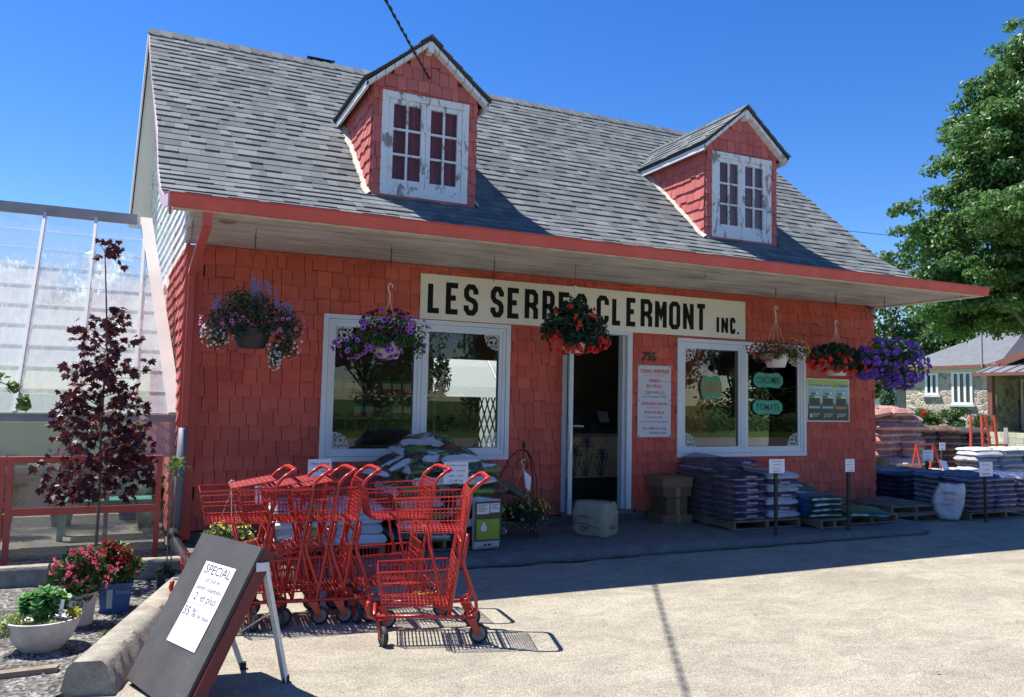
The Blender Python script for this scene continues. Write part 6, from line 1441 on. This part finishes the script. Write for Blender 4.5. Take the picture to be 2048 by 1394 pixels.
bag('dark', bm_dk, .55, .40, .10, (10.45, 1.7, G+.64), 0, 'dark bag lying on the green covered crates', None, 0, rot=(0, .1, .3)); bag('pale', bm_sil, .55, .40, .08, (10.72, 1.8, G+.60), 0, 'pale bag draped over the right edge of the covered crates', None, 0, rot=(0, .35, .1))
# mulch piles
pallet(12.2, 13.7, 2.9, 4.2, G, 'pallet under the pink mulch bags')
stack('pink', bm_pk, 12.3, 2.9, 2, 2, .72, .55, .17, .135, 9, G+.105, 'red mulch bag in the tall sunlit pile by the wall', 'red mulch bags in the tall pile', 'mulch_bag', .06)
for k in range(3): bag('pale2', bm_sil, .78, .55, .16, (12.75+.1*k, 2.86, G+.12+.125*k), radians(5*k-4), 'pale mulch bag at the foot of the tall red pile', 'pale mulch bags', k, name='mulch_bag')
stack('brown', bm_br, 13.8, 3.2, 2, 2, .70, .55, .155, .125, 8, G+.105, 'brown mulch bag in the pile right of the red bags', 'brown mulch bags', 'mulch_bag', .05)
stack('dark2', bm_dk, 15.15, 3.5, 2, 2, .70, .55, .15, .12, 8, G+.105, 'dark soil bag in the pile farthest right of the mulch', 'dark soil bags', 'soil_bag', .05)
for k in range(4): bag('pinktop', bm_pk, .78, .58, .17, (12.65+.36*(k % 3), 3.15+.35*(k//2), G+.105+9*.135-.02+.02*k), 0, 'faded red mulch bag on the rounded top of the tall pile', 'bags on top of the tall red pile', k % 2, rot=(.1*(k-1), .12*(k-1), radians(12*k)), name='mulch_bag')
# low bags in the middle of the yard
stack('orange', bm_or, 11.3, 1.15, 2, 1, .70, .5, .09, .075, 4, G+.02, 'orange printed bag in the low row of the yard', 'orange bags', 'soil_bag', .03)
stack('grey', bm_gr, 13.3, 1.42, 3, 1, .66, .48, .11, .088, 8, G+.06, 'silver grey bag in the sunlit stack at the right edge', 'silver grey bags', 'soil_bag', .03)
stack('sil2', bm_sil, 12.3, 1.75, 2, 1, .8, .5, .09, .07, 5, G+.02, 'pale flat bag in the low row behind the orange bags', 'pale flat bags', 'soil_bag', .03)
stack('royal', bm_royal, 11.55, .35, 3, 1, .62, .5, .10, .08, 5, G+.02, 'glossy blue bag behind the striped navy stack', 'royal blue bags', 'soil_bag', .03)
stack('grey', bm_gr, 12.45, .92, 4, 1, .66, .48, .11, .088, 8, G+.06, 'silver grey bag in the sunlit stack at the right edge', 'silver grey bags', 'soil_bag', .03)
stack('whitetop', bm_wht, 12.5, .95, 3, 1, .68, .48, .07, .06, 1, G+.06+8*.088, 'white bag on top of the silver grey stack', 'white bags on the grey stack', 'soil_bag', .02)
# red racks
m_rack = simple('orange red rack paint', (.50, .06, .03), .45)
t = thing('steel_rack', 'small red steel rack frame before the pink mulch bags', 'rack', (12.55, 2.05, G)); b = MB()
for x in (-.23, .23): b.bar((x*1.12, .18, 0), (x, 0, .83), .028, .028); b.bar((x*1.25+.05, -.2, 0), (x, 0, .83), .028, .028)
b.bar((-.23, 0, .83), (.23, 0, .83), .028, .028); b.build('rack_frame', m_rack, t)
t = thing('steel_rack', 'tall orange red steel rack with splayed uprights before the stone house', 'rack', (15.55, 2.9, G)); b = MB()
for (x0, x1) in ((-.60, -.43), (-.18, -.10), (.18, .02), (.34, .30)): b.bar((x0, 0, 0), (x1, .1, 1.38), .042, .042)
b.bar((-.15, 0, .76), (.62, .05, .76), .035, .035); b.bar((.62, .05, .76), (.62, .05, .45), .035, .035); b.build('rack_frame', m_rack, t)
t = thing('board_sign', 'grey weathered plank standing upright beside the tall red rack', 'plank', (16.1, 3.0, G)); b = MB(); b.bar((.1, 0, 0), (.13, 0, 1.12), .09, .02, (1, 0, 0)); b.build('plank', simple('grey plank', (.35, .34, .32), .8), t)
t = thing('fallen_card', 'white card lying tilted on the orange bags', 'card', (12.0, 1.2, .30), radians(15)); b = MB(); b.hexa([(-.13, -.02, -.09), (.12, -.02, -.12), (.12, -.017, -.12), (-.13, -.017, -.09), (-.11, .06, .10), (.15, .06, .07), (.15, .063, .07), (-.11, .063, .10)]); b.build('card', m_paper, t)
# dry leaves and litter on the asphalt
b = MB(); rg2 = np.random.default_rng(4); 
for k in range(46):
    x, y = rg2.uniform(1.5, 8), rg2.uniform(-6, -1.8); mleaf(b, Vector((x, y, G+.018)), rg2.uniform(.012, .03), Vector((rg2.normal(), rg2.normal(), 0)), Vector((rg2.normal()*.2, rg2.normal()*.2, 1)))
tag(b.build('fallen_leaves', simple('dry leaf bits', (.20, .13, .06), .8, isl=.5)), 'tiny dry leaf scraps scattered across the asphalt', 'leaves', kind='stuff')
# ------------------------------------------------------------------ neighbouring stone house, lawn and trees
b = MB(); b.poly([(17, 6, G+.03), (60, -8, G+.05), (90, 40, G+.05), (17, 60, G+.03)]); tag(b.build('lawn', grass_m('bright lawn', (.10, .19, .03), (.22, .34, .07))), kind='structure')
b = MB(); b.poly([(24, -6, G+.06), (28.5, -7, G+.06), (28.5, 30, G+.06), (24, 32, G+.06)]); tag(b.build('side_road', concrete('pale road', (.36, .35, .32), (.48, .46, .42))), kind='structure')
H = thing('stone_house', 'fieldstone bungalow with brown trim beyond the bag yard', 'building')
def stone_m():
    t = NT('fieldstone wall'); v = t.n('TexVoronoi'); v.feature = 'DISTANCE_TO_EDGE'; v.inputs['Scale'].default_value = 3.4; v2 = t.n('TexVoronoi'); v2.inputs['Scale'].default_value = 3.4
    t.l(t.co(), v.inputs['Vector']); t.l(t.co(), v2.inputs['Vector']); sc = t.n('SeparateXYZ'); t.l(v2.outputs['Color'], sc.inputs[0])
    c = t.ramp(sc.outputs[0], [(0, (.20, .16, .13)), (.3, (.34, .27, .20)), (.6, (.44, .38, .30)), (1, (.50, .44, .35))]); c = t.mix(t.ramp(v.outputs['Distance'], [(.02, 1), (.05, 0)]), c, (.60, .57, .50))
    t.bump(t.ramp(v.outputs['Distance'], [(0, 0), (.12, 1)]), .8, .05); return t.fin(c, .85)
m_stone = stone_m(); m_brown = simple('brown metal trim', (.20, .075, .05), .5); m_hroof = simple('grey bungalow roof', (.13, .137, .15), .9, .15, 3); m_pale = simple('pale siding', (.55, .57, .54), .6)
HX = 34; z0 = .45; ze = 3.30
b = MB(); b.box(HX, HX+9, 15.55, 20.3, G, ze-.30); b.build('stone_wall', m_stone, H)
b = MB(); b.box(HX-.03, HX+9, 15.5, 20.35, ze-.299, ze); b.build('frieze', m_pale, H)
b = MB(); b.box(HX+1.6, HX+9, 11, 15.5, G, ze-.3); b.build('stone_wall', m_stone, H)
b = MB(); e = .30
R0 = [(HX-e, 15.2, ze), (HX-e, 20.9, ze), (HX+9, 20.9, ze), (HX+9, 15.2, ze)]; RT = [(HX+3.4, 16.4, 5.05), (HX+3.4, 18.4, 5.05)]
b.poly([R0[1], R0[0], RT[0], RT[1]]); b.poly([R0[0], R0[3], (HX+9, 16.4, 5.05), RT[0]]); b.poly([R0[2], R0[1], RT[1], (HX+9, 18.4, 5.05)]); b.poly([RT[1], RT[0], (HX+9, 16.4, 5.05), (HX+9, 18.4, 5.05)]); b.poly(R0)
b.build('roof', m_hroof, H)
b = MB(); b.box(HX-e-.06, HX-e, 15.2, 20.9, ze-.12, ze+.03); b.box(HX-e-.06, HX+3, 15.12, 15.2, ze-.12, ze+.03); b.build('gutter', m_brown, H)
b = MB(); b.poly([(HX-.2, 15.19, ze+.02), (HX-.2, 9, 5.3), (HX+9, 9, 5.3), (HX+9, 15.19, ze+.02)]); b.bar((HX-.25, 15.3, ze), (HX-.25, 9, 5.35), .1, .3); b.build('porch_gable', m_brown, H)
b = MB(); b.hexa([(HX-1.4, 9, 2.80), (HX+2, 9, 2.80), (HX+2, 15.6, 2.80), (HX-1.4, 15.6, 2.80), (HX-1.4, 9, 2.88), (HX+2, 9, 3.95), (HX+2, 15.6, 3.95), (HX-1.4, 15.6, 2.88)])
for k in range(12): y = 9.3+k*.55; b.bar((HX-1.4, y, 2.90), (HX+2, y, 3.97), .05, .05)
b.build('porch_roof', simple('grey metal roof', (.26, .26, .28), .35, metal=.3), H)
b = MB(); b.box(HX-1.46, HX-1.4, 9, 15.66, 2.76, 2.90); b.build('porch_gutter', m_brown, H)
b = MB(); b.box(HX-1.2, HX-.95, 14.9, 15.12, .3, 2.80); b.build('porch_post', m_brown, H)
b = MB(); b.tube([(HX-.4, 15.9, 3.2), (HX-.4, 15.9, 5.2)], .05, 8); b.build('service_mast', simple('grey mast', (.3, .3, .32), .5), H); b = MB(); b.tube([(HX-.06, 15.72, ze-.2), (HX-.06, 15.72, .4)], .05, 8); b.box(HX-.2, HX, 15.6, 15.85, 1.2, 1.6); b.build('meter', simple('grey meter', (.4, .4, .4), .5), H)
def hwin(y0, y1, z0_, z1_, n):
    D = bpy.data.objects.new('window', None); col.objects.link(D); D.parent = H; b = MB(); X = HX-.06
    b.box(X, HX, y0-.08, y1+.08, z0_-.10, z0_); b.box(X, HX, y0-.08, y1+.08, z1_, z1_+.08); w = (y1-y0)/n
    for i in range(n+1): y = y0+i*w; b.box(X, HX, y-.06, y+.06, z0_, z1_)
    b.build('window_frame', m_white, D); b = MB(); b.box(HX-.02, HX-.005, y0+.06, y1-.06, z0_, z1_); b.build('pane', simple('dark house glass', (.03, .035, .04), .08), D)
    b = MB(); b.box(HX-.12, HX-.0, y0-.2, y1+.2, z0_-.2, z0_-.101); b.build('sill', m_pale, D)
hwin(18.50, 19.10, 2.06, 2.92, 2); hwin(16.72, 17.66, 1.62, 2.95, 3)
b = MB(); b.box(HX+1.55, HX+1.6, 14.6, 15.3, G, 2.6); b.build('front_door', simple('dark door', (.05, .05, .055), .3), H); b = MB(); b.box(HX+1.52, HX+1.6, 15.3, 15.42, G, 2.7); b.box(HX+1.52, HX+1.6, 14.48, 14.6, G, 2.7); b.box(HX+1.52, HX+1.6, 14.6, 15.3, 2.6, 2.7); b.build('door_frame', m_pale, H)
t = thing('retaining_wall', 'low pale block retaining wall before the stone house', 'wall'); b = MB()
for j in range(3):
    for i in range(34): y = 3+i*.62+(j % 2)*.3; b.box(31.3+j*.03, 31.75, y, y+.60, G+j*.2, G+j*.2+.19)
b.build('wall_blocks', simple('pale wall block', (.50, .45, .37), .85, .15, 2, isl=.15), t)
b = MB(); b.box(31.8, HX+12, 3, 21, G, .35); tag(b.build('raised_bed', m_grass), kind='structure')
t = thing('garage', 'white garage with a brown roof edge far behind the wall corner', 'garage'); b = MB(); b.box(37, 45, 23.5, 32, G, 2.7); b.build('garage_wall', simple('white garage siding', (.62, .66, .70), .6), t)
b = MB(); b.hexa([(36.5, 23, 2.7), (45, 23, 2.7), (45, 32.5, 2.7), (36.5, 32.5, 2.7), (39.5, 26, 4.2), (44, 26, 4.2), (44, 31, 4.2), (39.5, 31, 4.2)]); b.build('roof', m_hroof, t); b = MB(); b.box(36.42, 36.5, 23, 32.5, 2.6, 2.8); b.build('gutter', m_brown, t); b = MB(); b.box(36.95, 36.999, 24.3, 27.2, G, 1.9); b.build('garage_door', simple('pale garage door', (.70, .73, .75), .5), t)
# trees
m_bark = simple('grey brown bark', (.12, .10, .08), .9, .3, 4, .6, 12)
def tree(name, lab, loc, trunk_h, r, blobs, nleaf, lsize, lm, seed, group=None):
    t = thing(name, lab, 'tree', loc, 0, group); rg = random.Random(seed)
    b = MB(); b.tube([(0, 0, 0), (.05, .03, trunk_h*.5), (0, .1, trunk_h)], r, 10, r2=r*.6)
    for (x, y, z, *_) in blobs[:14]: b.tube([(0, .05, trunk_h*.8), (x*.4, y*.4, trunk_h+(z-trunk_h)*.5), (x*.9, y*.9, z)], r*.35, 6, r2=.02)
    b.build('trunk', m_bark, t, smooth=True)
    sub = []
    for (x, y, z, rx, ry, rz, *w) in blobs:
        for _ in range(max(5, int(15*rx*rz**.5))):
            d = Vector((rg.gauss(0, 1), rg.gauss(0, 1), rg.gauss(0, 1))).normalized(); k = rg.uniform(.3, 1.02); s = rg.uniform(.35, .62)*(rx*rz)**.5*.8; sub.append((x+d.x*rx*k, y+d.y*ry*k, z+d.z*rz*k, s*1.15, s*1.15, s*.6, s*s))
    b = MB(); V, F = leafcloud(sub, nleaf, lsize, seed, .62, .5, up=.5); addcloud(b, V, F); b.build('crown', lm, t)
    return t
m_mapl = leafmat('maple tree leaf', (.10, .215, .06), (.20, .35, .10), .35, .42, .42); m_tr2 = leafmat('background leaf', (.045, .105, .028), (.11, .21, .05), .3, .3, .45); m_tr3 = leafmat('pale background leaf', (.09, .17, .05), (.16, .27, .08), .3, .3)
fw2 = lambda u_az, d: (-.46+sin(radians(u_az))*d, -8.39+cos(radians(u_az))*d)
# big maple: trunk stands just past the right picture edge
mx0, my0 = fw2(58.2, 26)
rg = random.Random(4); bl = []
RZ = [(3.3, 1.6), (4.2, 3.3), (6, 4.3), (7, 4.35), (8.2, 3.5), (9.8, 2.5), (10.8, 1.9), (11.6, 1.3), (12.6, .3)]
def Rz(z):
    for (a, c), (d, e) in zip(RZ, RZ[1:]):
        if z <= d: return c+(e-c)*(z-a)/(d-a)
    return .3
for k in range(175):
    zz = rg.uniform(4.0, 12.1); a = rg.uniform(0, 6.28); s = min(rg.uniform(.55, 1.0), Rz(zz)*.7); rr_ = (Rz(zz)-s*.8)*rg.uniform(.5, 1.05); bl.append((cos(a)*rr_, sin(a)*rr_, zz, s*1.15, s*1.15, s*.75))
for zz in (4.5, 6, 7.5, 9): bl.append((0, 0, zz, Rz(zz)*.65, Rz(zz)*.65, 1.1))
tree('maple_tree', 'tall dense green maple rising at the right edge', (mx0, my0, G), 4.0, .34, bl, 230000, .13, m_mapl, 4)
def blobcrown(h0, h1, R, n, seed):
    rg = random.Random(seed); o = []
    for k in range(n): q = rg.random(); zz = h0+(h1-h0)*q; rr_ = R*sin(pi*(q*.8+.15))*rg.uniform(.3, .95); a = rg.uniform(0, 6.28); s = R*rg.uniform(.25, .42); o.append((cos(a)*rr_, sin(a)*rr_, zz, s, s, s*.8))
    return o
BT = [(47.4, 50, 9.5, 4.2, 0, 'background tree with its crown directly above the deep purple basket'), (51.0, 56, 11.5, 4.6, 1, 'background tree showing above the stone house roof, left part'), (54.8, 58, 11, 4.6, 0, 'background tree behind the middle of the stone house roof'), (58.5, 52, 10, 4.2, 1, 'background tree behind the tall maple'), (45.0, 62, 9, 4.5, 1, 'background tree hidden mostly by the shop wall'), (62.5, 55, 12, 5, 0, 'background tree past the right picture edge')]
for k, (azd, d, h, R, kind, lab) in enumerate(BT): x, y = fw2(azd, d); tree('background_tree', lab, (x, y, G), 3, .25, blobcrown(1.6, h, R, 18, k+20), 9000, .30, (m_tr2, m_tr3)[kind], k+20, 'trees behind the stone house')
# conifer column, bushes
def bush(name, lab, loc, rx, rz, n, ls, lm, seed):
    t = thing(name, lab, 'bush', loc); b = MB(); b.tube([(0, 0, 0), (0, 0, rz*.8)], .04, 6); b.build('stem', m_bark, t)
    rg = random.Random(seed); sub = [(rg.gauss(0, rx*.35), rg.gauss(0, rx*.35), rz*(.3+1.2*rg.random()), rx*.5, rx*.5, rz*.35) for _ in range(10)]
    b = MB(); V, F = leafcloud(sub, n, ls, seed); addcloud(b, V, F); b.build('foliage', lm, t); return t
t = thing('cedar_column', 'narrow dark cedar at the left corner of the stone house', 'tree', (32.6, 20.2, G)); b = MB(); b.tube([(0, 0, 0), (0, 0, 1.2)], .08, 8); b.build('trunk', m_bark, t); b = MB(); V, F = leafcloud([(0, 0, 1.0, .40, .40, .7), (0, 0, 1.9, .40, .40, .8), (0, 0, 2.9, .30, .30, .6)], 4200, .12, 7); addcloud(b, V, F); b.build('crown', leafmat('cedar green', (.035, .085, .025), (.07, .14, .04), .3, .15), t)
o = bush('rose_bush', 'leafy rose bush with one red bloom before the stone wall', (32.7, 18.1, .35), .9, .55, 3400, .12, m_tr3, 3)
b = MB(); flower_cluster(b, (-.6, -.3, .75), 30, .07, 5, 0, .10); b.build('bloom', m_fred, o)
bush('round_bush', 'green bush below the service mast of the stone house', (32.7, 16.6, .35), .6, .6, 2400, .11, m_tr2, 5); bush('clipped_bush', 'clipped conical bush by the porch of the stone house', (31.95, 14.9, .35), .5, .48, 2600, .08, m_tr2, 6)
bush('low_bush', 'low dark bush left of the conical bush', (31.95, 15.9, .35), .35, .22, 1200, .08, m_tr2, 8)
# distance wire to the right
m_wire = simple('matt wire', (.02, .02, .02), 1, spec=0)
t = thing('utility_wire', 'thin utility wire passing behind the roof towards the maple', 'wire'); b = MB(); p0 = fw2(43, 45); p1 = fw2(60, 36); b.tube([(p0[0], p0[1], 11.0), ((p0[0]+p1[0])/2, (p0[1]+p1[1])/2, 9.0), (p1[0], p1[1], 7.1)], .013, 5); b.build('wire', m_wire, t)
# across the road, seen mirrored in the shop windows
for k, (x, y, h, R) in enumerate(((-14, -40, 10, 5.5), (-5, -44, 12, 6), (4, -41, 11, 5.5), (13, -46, 12, 6), (22, -40, 10, 5.5), (31, -45, 12, 6), (41, -42, 11, 6), (-24, -44, 12, 6), (52, -46, 12, 6))):
    tree('roadside_tree', 'leafy roadside tree mirrored in the shop windows', (x, y, G), 2.5, .25, blobcrown(1.0, h, R, 16, k+60), 11000, .28, (m_tr2, m_tr3)[k % 2], k+60, 'trees across the road')
b = MB(); V, F = leafcloud([(x, -30+random.uniform(-2, 2), .1, 4.5, 3.5, .5) for x in range(-30, 60, 5)], 16000, .35, 90, .25, 0, up=.1); addcloud(b, V, F); tag(b.build('verge_grass', m_tr3), 'tall rough grass on the verge across the road', 'grass', kind='stuff')
# ------------------------------------------------------------------ small high clouds
